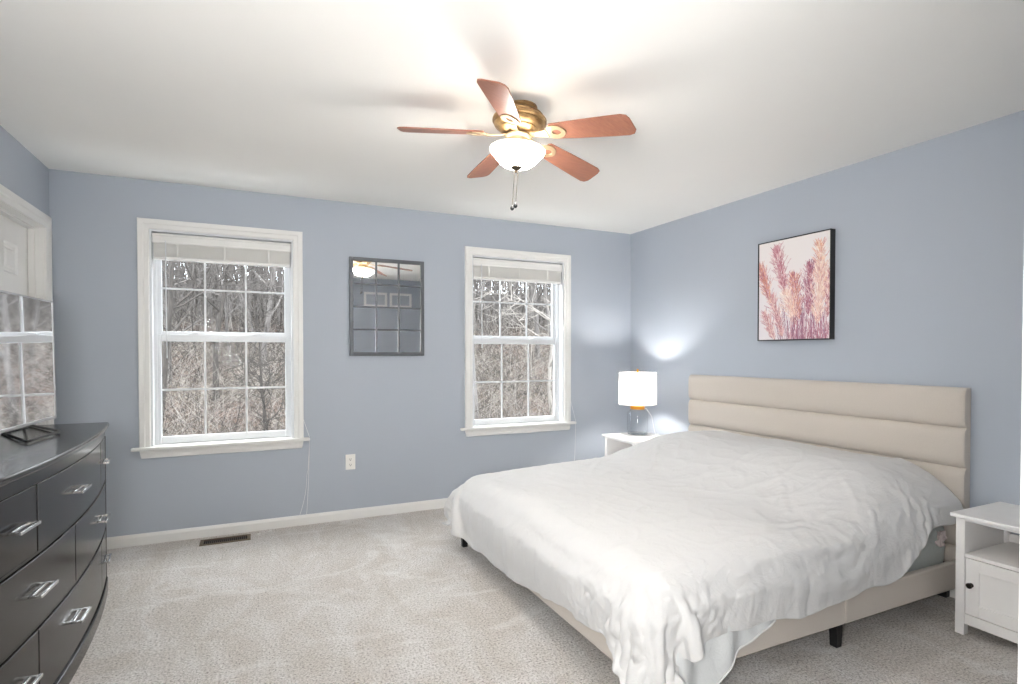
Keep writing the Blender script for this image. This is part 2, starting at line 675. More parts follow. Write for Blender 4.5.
def blind(W, label, wand_x, wand_z, cords):
    x0, x1, z0, z1 = W
    root = thing('window_blind', ((x0 + x1) / 2, YB + 0.035, z1 - 0.2), label, 'window blind', 'raised horizontal blinds in the two windows')
    a, b = x0 + 0.016, x1 - 0.016
    # moulded valance with returns
    pr = [(0, 0), (0.010, 0.002), (0.012, 0.010), (0.008, 0.016), (0.008, 0.050), (0.012, 0.056), (0.010, 0.066), (0, 0.068)]
    MB().prism(pr, lambda q, z: (a, YB + 0.016 - q, 2.026 + z), lambda q, z: (b, YB + 0.016 - q, 2.026 + z)).build('valance', TRIM, root)
    MB().box((a + 0.004, YB + 0.018, 2.050), (b - 0.004, YB + 0.062, 2.090)).build('headrail', TRIM, root)
    # stacked slats
    mb = MB()
    n = 24
    for k in range(n):
        z = 1.942 + k * 0.0044
        j = 0.0012 * math.sin(k * 2.3)
        mb.box((a + 0.006 + j, YB + 0.014 + j, z), (b - 0.006 + j, YB + 0.064 + j, z + 0.0031))
    mb.build('slat_stack', BLINDM, root)
    MB().box((a + 0.005, YB + 0.013, 1.920), (b - 0.005, YB + 0.065, 1.940)).build('bottom_rail', TRIM, root, bevel=0.003)
    # ladder tapes bulging over the stack
    for fx in (0.17, 0.5, 0.83):
        xc = a + (b - a) * fx
        pts = [[(xc + dx, YB + 0.0115 - 0.006 * math.sin(PI * t), 1.935 + 0.10 * t) for t in (0, .2, .4, .6, .8, 1)] for dx in (-0.006, 0.006)]
        MB().grid(pts).build('ladder_tape', BLINDM, root, smooth=True)
    MB().tube([(wand_x, YB + 0.006, 2.045), (wand_x, YB + 0.004, 2.03), (wand_x + 0.004, YB - 0.003, wand_z)], 0.0042, 6).build('tilt_wand', VINYL, root, smooth=True)
    for c in cords:
        MB().tube(c, 0.0016, 5).build('lift_cord', CORD, root, smooth=True)
    return root


def hang(p, q, n=10, sag=0.0):
    return [tuple(p[i] + (q[i] - p[i]) * t / n + (sag * math.sin(PI * t / n) if i == 0 else 0) for i in range(3)) for t in range(n + 1)]


SY = YB - 0.056
blind(WIN[0], 'white blind raised in the window by the dresser, its lift cords hanging to the floor', -0.535, 1.25, [
    hang((0.235, YB + 0.010, 1.93), (0.285, YB - 0.026, 1.10), 8, 0.004) + hang((0.30, YB - 0.03, 0.90), (0.371, SY, 0.665), 5) + hang((0.371, SY, 0.62), (0.352, YB - 0.020, 0.078), 8, 0.004),
    hang((0.371, SY + 0.003, 0.60), (0.362, YB - 0.045, 0.42), 5) + hang((0.355, YB - 0.03, 0.38), (0.305, YB - 0.020, 0.080), 6, 0.012)])
blind(WIN[1], 'white blind raised in the window beside the bedside lamp', 1.768, 1.33, [
    hang((2.535, YB + 0.012, 1.93), (2.60, YB - 0.026, 1.05), 8, 0.006) + hang((2.62, YB - 0.03, 0.90), (2.672, SY, 0.665), 5) + hang((2.672, SY, 0.62), (2.676, YB - 0.020, 0.15), 8, 0.003)])

# ------------------------------------------------------------------ closet door, left wall
d1 = bpy.data.objects.new('door_1', None)
COL.objects.link(d1)
d1['kind'] = 'structure'
d1.location = (XL - 0.08, (DOOR_L[0] + DOOR_L[1]) / 2, 0)
y0, y1, _, dz = DOOR_L
mitred([(y0 + 0.012, 0, -1, 0), (y0 + 0.012, dz - 0.012, -1, 1), (y1 - 0.012, dz - 0.012, 1, 1), (y1 - 0.012, 0, 1, 0)], 0.080, lambda u, z, q: (XL + q, u, z)).build('casing', TRIM, d1)
mb = MB()
mb.box((XL - 0.119, y0, 0), (XL - 0.0005, y0 + 0.014, dz)).box((XL - 0.119, y1 - 0.014, 0), (XL - 0.0005, y1, dz)).box((XL - 0.119, y0 + 0.014, dz - 0.014), (XL - 0.0005, y1 - 0.014, dz))
mb.box((XL - 0.072, y0 + 0.014, 0), (XL - 0.040, y0 + 0.026, dz - 0.014)).box((XL - 0.072, y1 - 0.026, 0), (XL - 0.040, y1 - 0.014, dz - 0.014)).box((XL - 0.072, y0 + 0.026, dz - 0.026), (XL - 0.040, y1 - 0.026, dz - 0.014))
mb.build('jamb', TRIM, d1)
# six-panel slab: stiles and rails over recessed, raised-field panels
sy0, sy1, sz1 = y0 + 0.018, y1 - 0.018, dz - 0.018
PY = [(sy0 + 0.115, sy0 + 0.335), (sy1 - 0.335, sy1 - 0.150)]
PY = [(3.59, 3.80), (3.912, 4.116)]
PZ = [(0.24, 0.86), (1.02, 1.62), (1.73, 1.902)]
holes = [(a, b, c, d) for a, b in PY for c, d in PZ]
mb = MB()
for a, b, c, d in cut(sy0, sy1, 0.012, sz1, holes):
    mb.box((XL - 0.109, a, c), (XL - 0.074, b, d))
slab = mb.build('door_leaf', TRIM, d1)
for a, b, c, d in holes:
    m2 = MB()
    bm = m2.bm
    lv = [(0, XL - 0.074), (0.012, XL - 0.084), (0.030, XL - 0.086), (0.045, XL - 0.077)]
    rings = [[bm.verts.new((x, yy, zz)) for yy, zz in ((a + i, c + i), (b - i, c + i), (b - i, d - i), (a + i, d - i))] for i, x in lv]
    for r0, r1 in zip(rings, rings[1:]):
        for k in range(4):
            bm.faces.new((r0[k], r0[(k + 1) % 4], r1[(k + 1) % 4], r1[k]))
    bm.faces.new(rings[-1])
    m2.build('door_panel', TRIM, slab)
kx = XL - 0.074
MB().lathe([(0.0, 0.055), (0.018, 0.053), (0.027, 0.040), (0.024, 0.026), (0.012, 0.018), (0.011, 0.006), (0.028, 0.004), (0.028, 0.0)], n=24).build('door_knob', CHROME, slab, smooth=True, off=(0, 0, 0))
kn = bpy.data.objects['door_knob']
kn.rotation_euler = (0, PI / 2, 0)
kn.location = (kx - d1.location.x, sy0 + 0.06 - d1.location.y, 0.93)

# the doorway one stands in
d2 = bpy.data.objects.new('door_2', None)
COL.objects.link(d2)
d2['kind'] = 'structure'
d2.location = ((DOORWAY[0] + DOORWAY[1]) / 2, YF - 0.06, 0)
x0, x1, _, dz = DOORWAY
mitred([(x0 - 0.010, 0, -1, 0), (x0 - 0.010, dz + 0.01, -1, 1), (x1 + 0.010, dz + 0.01, 1, 1), (x1 + 0.010, 0, 1, 0)], 0.066, lambda u, z, q: (u, YF + q, z)).build('casing', TRIM, d2)
MB().box((x0 - 0.0005, YF - 0.125, 0), (x0 + 0.012, YF + 0.001, dz)).box((x1 - 0.012 + 0.0125, YF - 0.125, 0), (x1 + 0.0005 + 0.012, YF + 0.001, dz)).box((x0 + 0.012, YF - 0.125, dz - 0.012), (x1, YF + 0.001, dz)).build('jamb', TRIM, d2)
MB().box((x1 - 0.002, YF - 0.075, 0.90), (x1 + 0.0005, YF - 0.045, 0.97)).build('strike_plate', CHROME, d2)

# ------------------------------------------------------------------ outlet and floor register
o = thing('wall_outlet', (0.674, YB, 0.443), 'white electrical outlet plate on the blue wall between the two windows', 'outlet')
MB().box((0.637, YB - 0.006, 0.384), (0.711, YB - 0.0002, 0.502)).build('cover_plate', PLATE, o, bevel=0.003)
for zc in (0.464, 0.422):
    s = MB().prism([(0.0165 * math.cos(t) * 1.0, max(-0.013, min(0.013, 0.0175 * math.sin(t)))) for t in [k * 2 * PI / 24 for k in range(24)]],
                   lambda u, v: (0.674 + u, YB - 0.0085, zc + v), lambda u, v: (0.674 + u, YB - 0.0055, zc + v)).build('socket', PLATE, o)
    mb = MB()
    mb.box((0.674 - 0.0075, YB - 0.0090, zc - 0.002), (0.674 - 0.0045, YB - 0.0084, zc + 0.0075)).box((0.674 + 0.0045, YB - 0.0090, zc - 0.001), (0.674 + 0.0075, YB - 0.0084, zc + 0.0065))
    mb.box((0.674 - 0.003, YB - 0.0090, zc - 0.010), (0.674 + 0.003, YB - 0.0084, zc - 0.005))
    mb.build('slot', SLOT, s)

o = thing('floor_register', (-0.18, 4.245, 0), 'bronze floor vent let into the carpet below the window near the dresser', 'vent')
mb = MB()
ra, rb, rc, rd = -0.335, -0.025, 4.185, 4.305
mb.box((ra, rc, 0.0), (rb, rc + 0.016, 0.007)).box((ra, rd - 0.016, 0.0), (rb, rd, 0.007)).box((ra, rc + 0.016, 0.0), (ra + 0.022, rd - 0.016, 0.007)).box((rb - 0.022, rc + 0.016, 0.0), (rb, rd - 0.016, 0.007))
mb.build('frame', BRONZE, o, bevel=0.002)
MB().box((ra + 0.022, rc + 0.016, 0.0002), (rb - 0.022, rd - 0.016, 0.0012)).build('duct_opening', VOIDM, o)
mb = MB()
for k in range(1, 22):
    x = ra + 0.022 + (rb - ra - 0.044) * k / 22
    mb.box((x - 0.0022, rc + 0.016, 0.0015), (x + 0.0022, rd - 0.016, 0.0055))
mb.build('slat', plain('dark_bronze_slats', srgb(74, 58, 46), 0.5, 0.4), o)

for (px, py, r, lab, sd) in ((0.022, 4.262, 0.016, 'white paper scrap on the carpet just beside the floor vent', 1), (0.10, 4.30, 0.011, 'tiny white scrap on the carpet at the skirting under the hanging cords', 2)):
    rr = random.Random(sd)
    mb = MB()
    mb.grid([[(px + r * (i - 2) / 2 + rr.uniform(-.2, .2) * r, py + r * (j - 2) / 2 * 0.7 + rr.uniform(-.2, .2) * r, 0.006 + rr.uniform(0, .010)) for j in range(5)] for i in range(5)])
    c = mb.build('paper_scrap', PAPER, None, smooth=True)
    tag(c, lab, 'paper scrap')


# ------------------------------------------------------------------ ceiling fan
fan = thing('ceiling_fan', FAN, 'brass ceiling fan with five cherry wood blades and a lit frosted bowl light', 'ceiling fan', local=True, rot=(0, FAN_TILT, 0))
can = MB().lathe([(0.078, 0.0), (0.080, -0.008), (0.074, -0.017), (0.062, -0.023), (0.056, -0.027)], n=40, cap0=True, cap1=True).build('canopy', AGED, fan, smooth=True)
can.rotation_euler = (0, -FAN_TILT, 0)
MB().lathe([(0.050, -0.020), (0.060, -0.026), (0.088, -0.029), (0.106, -0.036), (0.112, -0.043), (0.108, -0.049), (0.118, -0.053), (0.128, -0.062), (0.128, -0.073), (0.120, -0.079),
            (0.122, -0.083), (0.116, -0.093), (0.098, -0.102), (0.092, -0.107), (0.094, -0.111), (0.080, -0.122), (0.060, -0.128), (0.03, -0.132)], n=56, cap0=True, cap1=True).build('motor_housing', AGED, fan, smooth=True)
hs = MB().lathe([(0.040, -0.132), (0.058, -0.136), (0.064, -0.142), (0.060, -0.150), (0.052, -0.156), (0.052, -0.172), (0.066, -0.178), (0.070, -0.190), (0.050, -0.205), (0.02, -0.205)], n=44, cap0=True, cap1=True).build('switch_housing', GOLD, fan, smooth=True)
RIM = -0.206
BP = [(0.126, 0.003), (0.1325, 0.000), (0.132, -0.004), (0.124, -0.012), (0.113, -0.022), (0.103, -0.034), (0.095, -0.045), (0.085, -0.056), (0.069, -0.068), (0.047, -0.077), (0.024, -0.081), (0.008, -0.082)]
bowl = MB().lathe(BP[3:], (0, 0, RIM), n=56).build('glass_bowl', BOWL, fan, smooth='all')
MB().lathe([BP[3], BP[2], BP[1], BP[0]] + [(max(0.006, r - 0.005), z + 0.005) for r, z in BP[2:]], (0, 0, RIM), n=56).build('bowl_lining', RIMGLASS, bowl, smooth='all')
fin = MB().lathe([(0.0, -0.106), (0.005, -0.105), (0.008, -0.099), (0.006, -0.095), (0.012, -0.091), (0.022, -0.086), (0.029, -0.080), (0.028, -0.077), (0.0, -0.076)], (0, 0, RIM), n=28).build('finial', DARKG, fan, smooth=True)
for k, (dx, zl) in enumerate(((-0.007, -0.258), (0.008, -0.246))):
    a_ = (dx * 0.9056, -dx * 0.4242)
    mb = MB()
    z = RIM - 0.093
    mb.tube([(a_[0] * 0.6, a_[1] * 0.6, z), (a_[0], a_[1], z - 0.02), (a_[0], a_[1], RIM + zl)], 0.0014, 6)
    ch = mb.build('pull_chain', DARKG, fan)
    ch.rotation_euler = (0, 0, 0)
    MB().lathe([(0.0, 0.004), (0.003, 0.0), (0.0085, -0.010), (0.009, -0.018), (0.005, -0.024), (0.0, -0.025)], (a_[0], a_[1], RIM + zl), n=14).build('chain_pull', BLACKM, ch, smooth=True)


def blade_outline():
    R0, R1 = 0.165, 0.560
    pts = []
    w = [(R0, 0.040), (0.175, 0.050), (0.30, 0.058), (0.44, 0.064), (0.525, 0.066), (0.549, 0.058), (R1, 0.036)]
    up = [(r, h) for r, h in w]
    dn = [(r - (0.010 if r > 0.52 else 0), -h) for r, h in reversed(w)]
    return up + dn


pitch, droop = math.radians(15), math.radians(4.3)
for k in range(5):
    az = math.radians(-126.6 + 72 * k)
    Mx = Matrix.Translation((0, 0, -0.128)) @ Matrix.Rotation(az, 4, 'Z') @ Matrix.Rotation(droop, 4, 'Y')
    tilt = Matrix.Rotation(-pitch, 4, 'X')
    mb = MB()
    out = blade_outline()
    mb.prism(out, lambda u, v: (u, v, -0.003), lambda u, v: (u, v, 0.003))
    bmesh.ops.transform(mb.bm, matrix=Mx @ tilt, verts=mb.bm.verts[:])
    bl = mb.build('blade', CHERRY, fan, bevel=0.0015)
    # cast bracket: arm, leaf plate with a pierced eye, three screws
    mb = MB()
    arm = [(0.050, -0.014, 0.002), (0.085, -0.016, -0.004), (0.120, -0.018, -0.006), (0.155, -0.026, -0.006)]
    for (u0, h0, q0), (u1, h1, q1) in zip(arm, arm[1:]):
        mb.prism([(u0, h0, q0), (u1, h1, q1), (u1, -h1, q1), (u0, -h0, q0)], lambda u, v, q: (u, v, q - 0.006), lambda u, v, q: (u, v, q))
    leaf = [(0.150, 0.026), (0.172, 0.042), (0.196, 0.044), (0.222, 0.034), (0.240, 0.016), (0.246, 0.0)]
    leaf = leaf + [(u, -v) for u, v in reversed(leaf[:-1])]
    hole = [(0.200 + 0.021 * math.cos(t), 0.017 * math.sin(t)) for t in [2 * PI * i / 20 for i in range(20)]]
    nL = 40
    def at_angle(poly, t):
        # point on polygon outline in direction t from the eye centre
        c = Vector((0.200, 0.0)); d = Vector((math.cos(t), math.sin(t)))
        best = None
        for i in range(len(poly)):
            p, q = Vector(poly[i]), Vector(poly[(i + 1) % len(poly)])
            e = q - p
            den = d.x * e.y - d.y * e.x
            if abs(den) < 1e-9:
                continue
            s = ((p.x - c.x) * e.y - (p.y - c.y) * e.x) / den
            r = ((p.x - c.x) * d.y - (p.y - c.y) * d.x) / den
            if s > 0 and -1e-6 <= r <= 1 + 1e-6 and (best is None or s > best):
                best = s
        return c + d * best
    bm = mb.bm
    rings = []
    for zz, which in ((-0.0035, 0), (-0.0035, 1), (-0.0085, 1), (-0.0085, 0)):
        ring = []
        for i in range(nL):
            t = 2 * PI * i / nL
            p = at_angle(leaf, t) if which else Vector((0.200 + 0.021 * math.cos(t), 0.017 * math.sin(t)))
            ring.append(bm.verts.new((p.x, p.y, zz)))
        rings.append(ring)
    for i in range(4):
        r0, r1 = rings[i], rings[(i + 1) % 4]
        for j in range(nL):
            bm.faces.new((r0[j], r0[(j + 1) % nL], r1[(j + 1) % nL], r1[j]))
    bmesh.ops.transform(mb.bm, matrix=Mx @ tilt, verts=mb.bm.verts[:])
    br = mb.build('blade_bracket', GOLD, bl, bevel=0.0012)
lp = lamp('fan_bulb', 'POINT', (0, 0, 0), FAN_UP_W, (1.0, 0.90, 0.78), 0.045)
lp.location = (FAN[0] - 0.185 * FAN_TILT, FAN[1], H - 0.225)

# ------------------------------------------------------------------ wall mirror and picture
mx0, mx1, mz0, mz1 = 0.670, 1.257, 1.263, 2.025
mr = thing('wall_mirror', ((mx0 + mx1) / 2, YB, mz0), 'windowpane mirror with a dark grey frame of twelve panes on the wall between the windows', 'mirror')
mb = MB()
fw = 0.028
mb.box((mx0, YB - 0.026, mz0), (mx0 + fw, YB - 0.0005, mz1)).box((mx1 - fw, YB - 0.026, mz0), (mx1, YB - 0.0005, mz1))
mb.box((mx0 + fw, YB - 0.026, mz0), (mx1 - fw, YB - 0.0005, mz0 + fw)).box((mx0 + fw, YB - 0.026, mz1 - fw), (mx1 - fw, YB - 0.0005, mz1))
mb.build('frame', GREYF, mr, bevel=0.0025)
mb = MB()
ia, ib, ic, id_ = mx0 + fw, mx1 - fw, mz0 + fw, mz1 - fw
for k in (1, 2):
    x = ia + (ib - ia) * k / 3
    mb.box((x - 0.0065, YB - 0.022, ic), (x + 0.0065, YB - 0.0125, id_))
for k in (1, 2, 3):
    z = ic + (id_ - ic) * k / 4
    mb.box((ia, YB - 0.0225, z - 0.0065), (ib, YB - 0.0120, z + 0.0065))
mb.build('muntin', GREYF, mr)
MB().box((ia - 0.004, YB - 0.0120, ic - 0.004), (ib + 0.004, YB - 0.008, id_ + 0.004)).build('mirror_glass', MIRROR, mr)

py0, py1, pz0, pz1 = 2.300, 2.853, 1.371, 2.066
pic = thing('framed_picture', (XR, (py0 + py1) / 2, pz0), 'black-framed print of pink pampas grass plumes on the wall above the bed', 'picture')
mb = MB()
t_ = 0.006
mb.box((XR - 0.045, py0, pz0), (XR - 0.001, py0 + t_, pz1)).box((XR - 0.045, py1 - t_, pz0), (XR - 0.001, py1, pz1))
mb.box((XR - 0.045, py0 + t_, pz0), (XR - 0.001, py1 - t_, pz0 + t_)).box((XR - 0.045, py0 + t_, pz1 - t_), (XR - 0.001, py1 - t_, pz1))
mb.build('frame', plain('black_frame_wood', srgb(26, 26, 27), 0.5), pic, bevel=0.001)
# the print: plumes drawn stroke by stroke as colour on a fine mesh
PW, PH = 132, 166
img = np.zeros((PH, PW, 3))
yy, xx = np.mgrid[0:PH, 0:PW]
img[:] = np.array([232, 226, 224]) - (yy / PH)[..., None] * np.array([6, 6, 2])
rng = np.random.default_rng(5)


def stroke(u0, v0, u1, v1, col, al, wid=0.8):
    n = int(max(abs(u1 - u0), abs(v1 - v0)) * 1.5) + 2
    for t in np.linspace(0, 1, n):
        x, y = u0 + (u1 - u0) * t, v0 + (v1 - v0) * t
        i0, j0 = int(round(y)), int(round(x))
        if 0 <= i0 < PH and 0 <= j0 < PW:
            img[i0, j0] = img[i0, j0] * (1 - al) + np.array(col) * al


def plume(bx, by, tx, ty, wid, cols, n, droop=0.0, full=1.0):
    """feathery head from base (bx,by) to tip (tx,ty), in fractions of the print (0,0 = top left)"""
    bx, tx, by, ty, wid = bx * PW, tx * PW, by * PH, ty * PH, wid * PW * 0.72
    for k in range(n):
        t = rng.random() ** 0.9
        cx, cy = bx + (tx - bx) * t, by + (ty - by) * t
        w = wid * (math.sin(PI * min(1, 0.12 + 0.9 * (1 - t) ** 0.8)) ** 0.8 + 0.12)
        s = rng.normal(0, 0.5)
        L = 3 + 5.5 * rng.random()
        dx, dy = (tx - bx), (ty - by)
        m = math.hypot(dx, dy)
        dx, dy = dx / m, dy / m
        x0, y0 = cx + s * w * 0.7 * -dy, cy + s * w * 0.7 * dx
        spread = s * 0.75
        ex, ey = x0 + L * (dx + spread * -dy), y0 + L * (dy + spread * dx) + droop * L
        c = np.array(cols[rng.integers(len(cols))]) + rng.normal(0, 9)
        stroke(x0, y0, ex, ey, c, 0.33 + 0.3 * rng.random())


ROSE = [(190, 128, 138), (168, 98, 112), (206, 156, 162), (150, 84, 104), (222, 186, 186)]
BLUSH = [(230, 200, 192), (214, 172, 168), (238, 218, 208), (198, 140, 142), (226, 190, 170)]
CREAM = [(240, 226, 214), (232, 210, 196), (246, 236, 228), (220, 182, 172), (236, 200, 176)]
AMBER = [(222, 160, 130), (206, 136, 112), (228, 186, 160), (188, 108, 108)]
PLUM = [(134, 78, 104), (152, 98, 120), (112, 62, 90), (176, 128, 146)]
# stems
for k in range(60):
    x = rng.uniform(0.30, 0.98)
    stroke(x * PW, PH - 1, (x + rng.uniform(-.09, .05)) * PW, (0.62 + rng.uniform(-.06, .2)) * PH, PLUM[rng.integers(4)], 0.5)
for k in range(10):
    x = rng.uniform(0.28, 0.44)
    stroke(x * PW, PH - 1, (x - rng.uniform(0, .1)) * PW, 0.8 * PH, (190, 170, 176), 0.5)
plume(0.18, 0.62, 0.00, 0.22, 0.11, ROSE + AMBER, 520)
plume(0.40, 0.55, 0.26, 0.06, 0.12, ROSE, 560)
plume(0.36, 0.97, 0.20, 0.55, 0.10, ROSE + BLUSH, 420)
plume(0.24, 1.00, 0.08, 0.72, 0.09, ROSE + BLUSH, 300)
plume(0.72, 0.78, 0.74, 0.28, 0.12, ROSE + PLUM, 560)
plume(0.60, 0.80, 0.51, 0.36, 0.12, AMBER + ROSE, 560)
plume(0.56, 0.86, 0.40, 0.52, 0.13, CREAM + BLUSH, 560)
plume(0.92, 0.62, 0.86, 0.09, 0.12, AMBER + CREAM, 560)
plume(0.84, 0.86, 0.88, 0.30, 0.17, BLUSH + CREAM, 900)
plume(0.97, 0.80, 1.00, 0.36, 0.09, ROSE + BLUSH, 360)
for k in range(90):
    x = rng.uniform(0.45, 1.0)
    stroke(x * PW, PH - 1, (x + rng.uniform(-.06, .06)) * PW, rng.uniform(0.74, 0.93) * PH, (PLUM + ROSE)[rng.integers(9)], 0.5)
img = np.clip(img, 0, 255) / 255
lin = np.where(img <= 0.04045, img / 12.92, ((img + 0.055) / 1.055) ** 2.4)
mb = MB()
xa = XR - 0.040
ya, yb, za, zb = py0 + t_ + 0.001, py1 - t_ - 0.001, pz0 + t_ + 0.001, pz1 - t_ - 0.001
mb.grid([[(xa, yb - (yb - ya) * j / PW, zb - (zb - za) * i / PH) for i in range(PH + 1)] for j in range(PW + 1)])
mb.bm.faces.ensure_lookup_table()
cvs_me_faces = len(mb.bm.faces)
CV = Mat('printed_canvas', rough=0.75)
at = CV.node('ShaderNodeAttribute', attribute_name='print')
CV.color(at.outputs['Color'])
cv = mb.build('canvas', CV.m, pic, recalc=False)
ca = cv.data.color_attributes.new('print', 'FLOAT_COLOR', 'CORNER')
arr = np.ones((len(cv.data.loops), 4), dtype=np.float32)
fi = np.repeat(np.arange(PW * PH), 4)
arr[:, :3] = lin[fi % PH, fi // PH]
ca.data.foreach_set('color', arr.ravel())
MB().box((XR - 0.039, ya, za), (XR - 0.002, yb, zb)).build('backing_board', BLACK, pic)

# two small white frames on the front wall (they show in the mirror)
for i, (fa, fb) in enumerate(((1.545, 1.90), (1.945, 2.29))):
    f = thing('transom_frame', ((fa + fb) / 2, YF, 2.0), ['small white transom frame nearer the doorway, high on the wall seen in the mirror', 'small white transom frame farther from the doorway, high on the wall seen in the mirror'][i], 'transom frame', 'white transom frames reflected in the mirror')
    mb = MB()
    b_ = 0.032
    mb.box((fa, YF + 0.0005, 2.005), (fa + b_, YF + 0.022, 2.2288)).box((fb - b_, YF + 0.0005, 2.005), (fb, YF + 0.022, 2.2288)).box((fa + b_, YF + 0.0005, 2.005), (fb - b_, YF + 0.022, 2.005 + b_)).box((fa + b_, YF + 0.0005, 2.228 - b_), (fb - b_, YF + 0.022, 2.2288))
    mb.build('frame', TRIM, f, bevel=0.003)
    MB().box((fa + b_, YF + 0.0005, 2.005 + b_), (fb - b_, YF + 0.006, 2.228 - b_)).build('panel', plain('pale_grey_panel', srgb(178, 184, 192), 0.5), f)

# ------------------------------------------------------------------ bed
bed = thing('bed', (2.25, 2.52, 0), 'upholstered beige platform bed with a panelled headboard against the right wall', 'bed')
hx0, hx1, hy0, hy1 = 3.258, 3.320, 1.560, 3.526
seams = [1.106, 0.902, 0.697, 0.492, 0.290, 0.19]
pts = []
prof = []
for za, zb in zip(seams, seams[1:]):
    for t in (0.0, 0.02, 0.06, 0.14, 0.28, 0.5, 0.72, 0.86, 0.94, 0.98):
        z = za + (zb - za) * t
        bulge = 0.025 * (1 - (abs(2 * t - 1)) ** 7)
        prof.append((hx0 + 0.018 - bulge, z))
prof.append((hx0 + 0.018, seams[-1]))
top_prof = [(hx1, seams[-1]), (hx1, 1.103)]
poly = [(hx1, 1.106)] + prof + [(hx1, seams[-1])]
ny = 26
def yedge(j):
    return hy0 + (hy1 - hy0) * j / ny
rows = []
for j in range(ny + 1):
    t = j / ny
    e = min(t, 1 - t) * (hy1 - hy0)
    rnd = 0.010 * max(0.0, 1 - e / 0.012) ** 2
    rows.append([(x + rnd if x < hx0 + 0.02 else x, yedge(j), z) for x, z in poly])
ys = [0, 0.004, 0.012, 0.03] + [0.03 + (hy1 - hy0 - 0.06) * k / 12 for k in range(1, 12)] + [hy1 - hy0 - 0.03, hy1 - hy0 - 0.012, hy1 - hy0 - 0.004, hy1 - hy0]
rows = []
for y in ys:
    e = min(y, hy1 - hy0 - y)
    rnd = 0.014 * max(0.0, 1 - e / 0.03) ** 2
    rows.append([(x + rnd if x < hx0 + 0.02 else x, hy0 + y, z - (0.004 if z > 1.105 and e < 0.003 else 0)) for x, z in poly])
mb = MB()
bm = mb.bm
V = [[bm.verts.new(p) for p in r] for r in rows]
n = len(poly)
for a, b in zip(V, V[1:]):
    for k in range(n):
        bm.faces.new((a[k], a[(k + 1) % n], b[(k + 1) % n], b[k]))
bm.faces.new(V[0][::-1])
bm.faces.new(V[-1])
hb = mb.build('headboard', LINEN, bed, smooth=True)
for y in (hy0 + 0.12, hy1 - 0.12):
    MB().box((hx0 + 0.02, y - 0.04, 0.0), (hx1 - 0.005, y + 0.04, 0.195)).build('leg', BLACKM, bed, bevel=0.004)
# rails (two upholstered lengths per side, joint at mid length)
SEAM = 2.303
for y in (1.530, 3.470):
    for xa, xb in ((1.255, SEAM - 0.0015), (SEAM + 0.0015, hx0 + 0.010)):
        MB().box((xa, y, 0.115), (xb, y + 0.030, 0.250)).build('side_rail', LINEN, bed, bevel=0.008, seg=3)
MB().box((1.226, 1.530, 0.112), (1.254, 3.500, 0.250)).build('foot_rail', LINEN, bed, bevel=0.008, seg=3)
mb = MB()
for k in range(13):
    x = 1.32 + k * 0.152
    mb.box((x, 1.5605, 0.185), (x + 0.07, 3.4695, 0.200))
mb.build('slats', plain('pine_slats', srgb(196, 170, 132), 0.6), bed)
MB().box((1.26, 2.47, 0.135), (3.24, 2.53, 0.184)).build('centre_beam', BLACKM, bed)
for (x, y) in ((1.262, 3.44), (1.262, 1.60), (SEAM, 1.575), (SEAM, 3.445), (1.75, 2.5), (SEAM + 0.3, 2.5), (2.95, 2.5)):
    MB().prism([(-1, -1), (1, -1), (1, 1), (-1, 1)], lambda u, v: (x + 0.017 * u, y + 0.017 * v, 0.0), lambda u, v: (x + 0.021 * u, y + 0.021 * v, 0.130)).build('leg', BLACKM, bed, bevel=0.003)

mt = MB()
def rbox(a, b, r, nseg=5):
    """rounded slab outline in plan with soft top and bottom edges"""
    mb = MB()
    bm = mb.bm
    plan = []
    for cx, cy, t0 in ((b[0] - r, b[1] - r, 0), (a[0] + r, b[1] - r, PI / 2), (a[0] + r, a[1] + r, PI), (b[0] - r, a[1] + r, 1.5 * PI)):
        for k in range(nseg + 1):
            t = t0 + PI / 2 * k / nseg
            plan.append((cx, cy, math.cos(t), math.sin(t)))
    e = 0.035
    lev = [(-e, a[2]), (-e * .3, a[2] + e * .3), (0, a[2] + e), (0.004, (a[2] + b[2]) / 2), (0, b[2] - e), (-e * .3, b[2] - e * .3), (-e, b[2])]
    rings = [[bm.verts.new((cx + (r + d) * c, cy + (r + d) * s, z)) for cx, cy, c, s in plan] for d, z in lev]
    n = len(plan)
    for r0, r1 in zip(rings, rings[1:]):
        for k in range(n):
            bm.faces.new((r0[k], r0[(k + 1) % n], r1[(k + 1) % n], r1[k]))
    bm.faces.new(rings[0][::-1])
    bm.faces.new(rings[-1])
    return mb
mat_o = rbox((1.275, 1.585, 0.201), (3.215, 3.462, 0.425), 0.09).build('mattress', TICK, None, smooth=True)
tag(mat_o, 'pale grey mattress showing under the duvet at the headboard end of the bed', 'mattress')

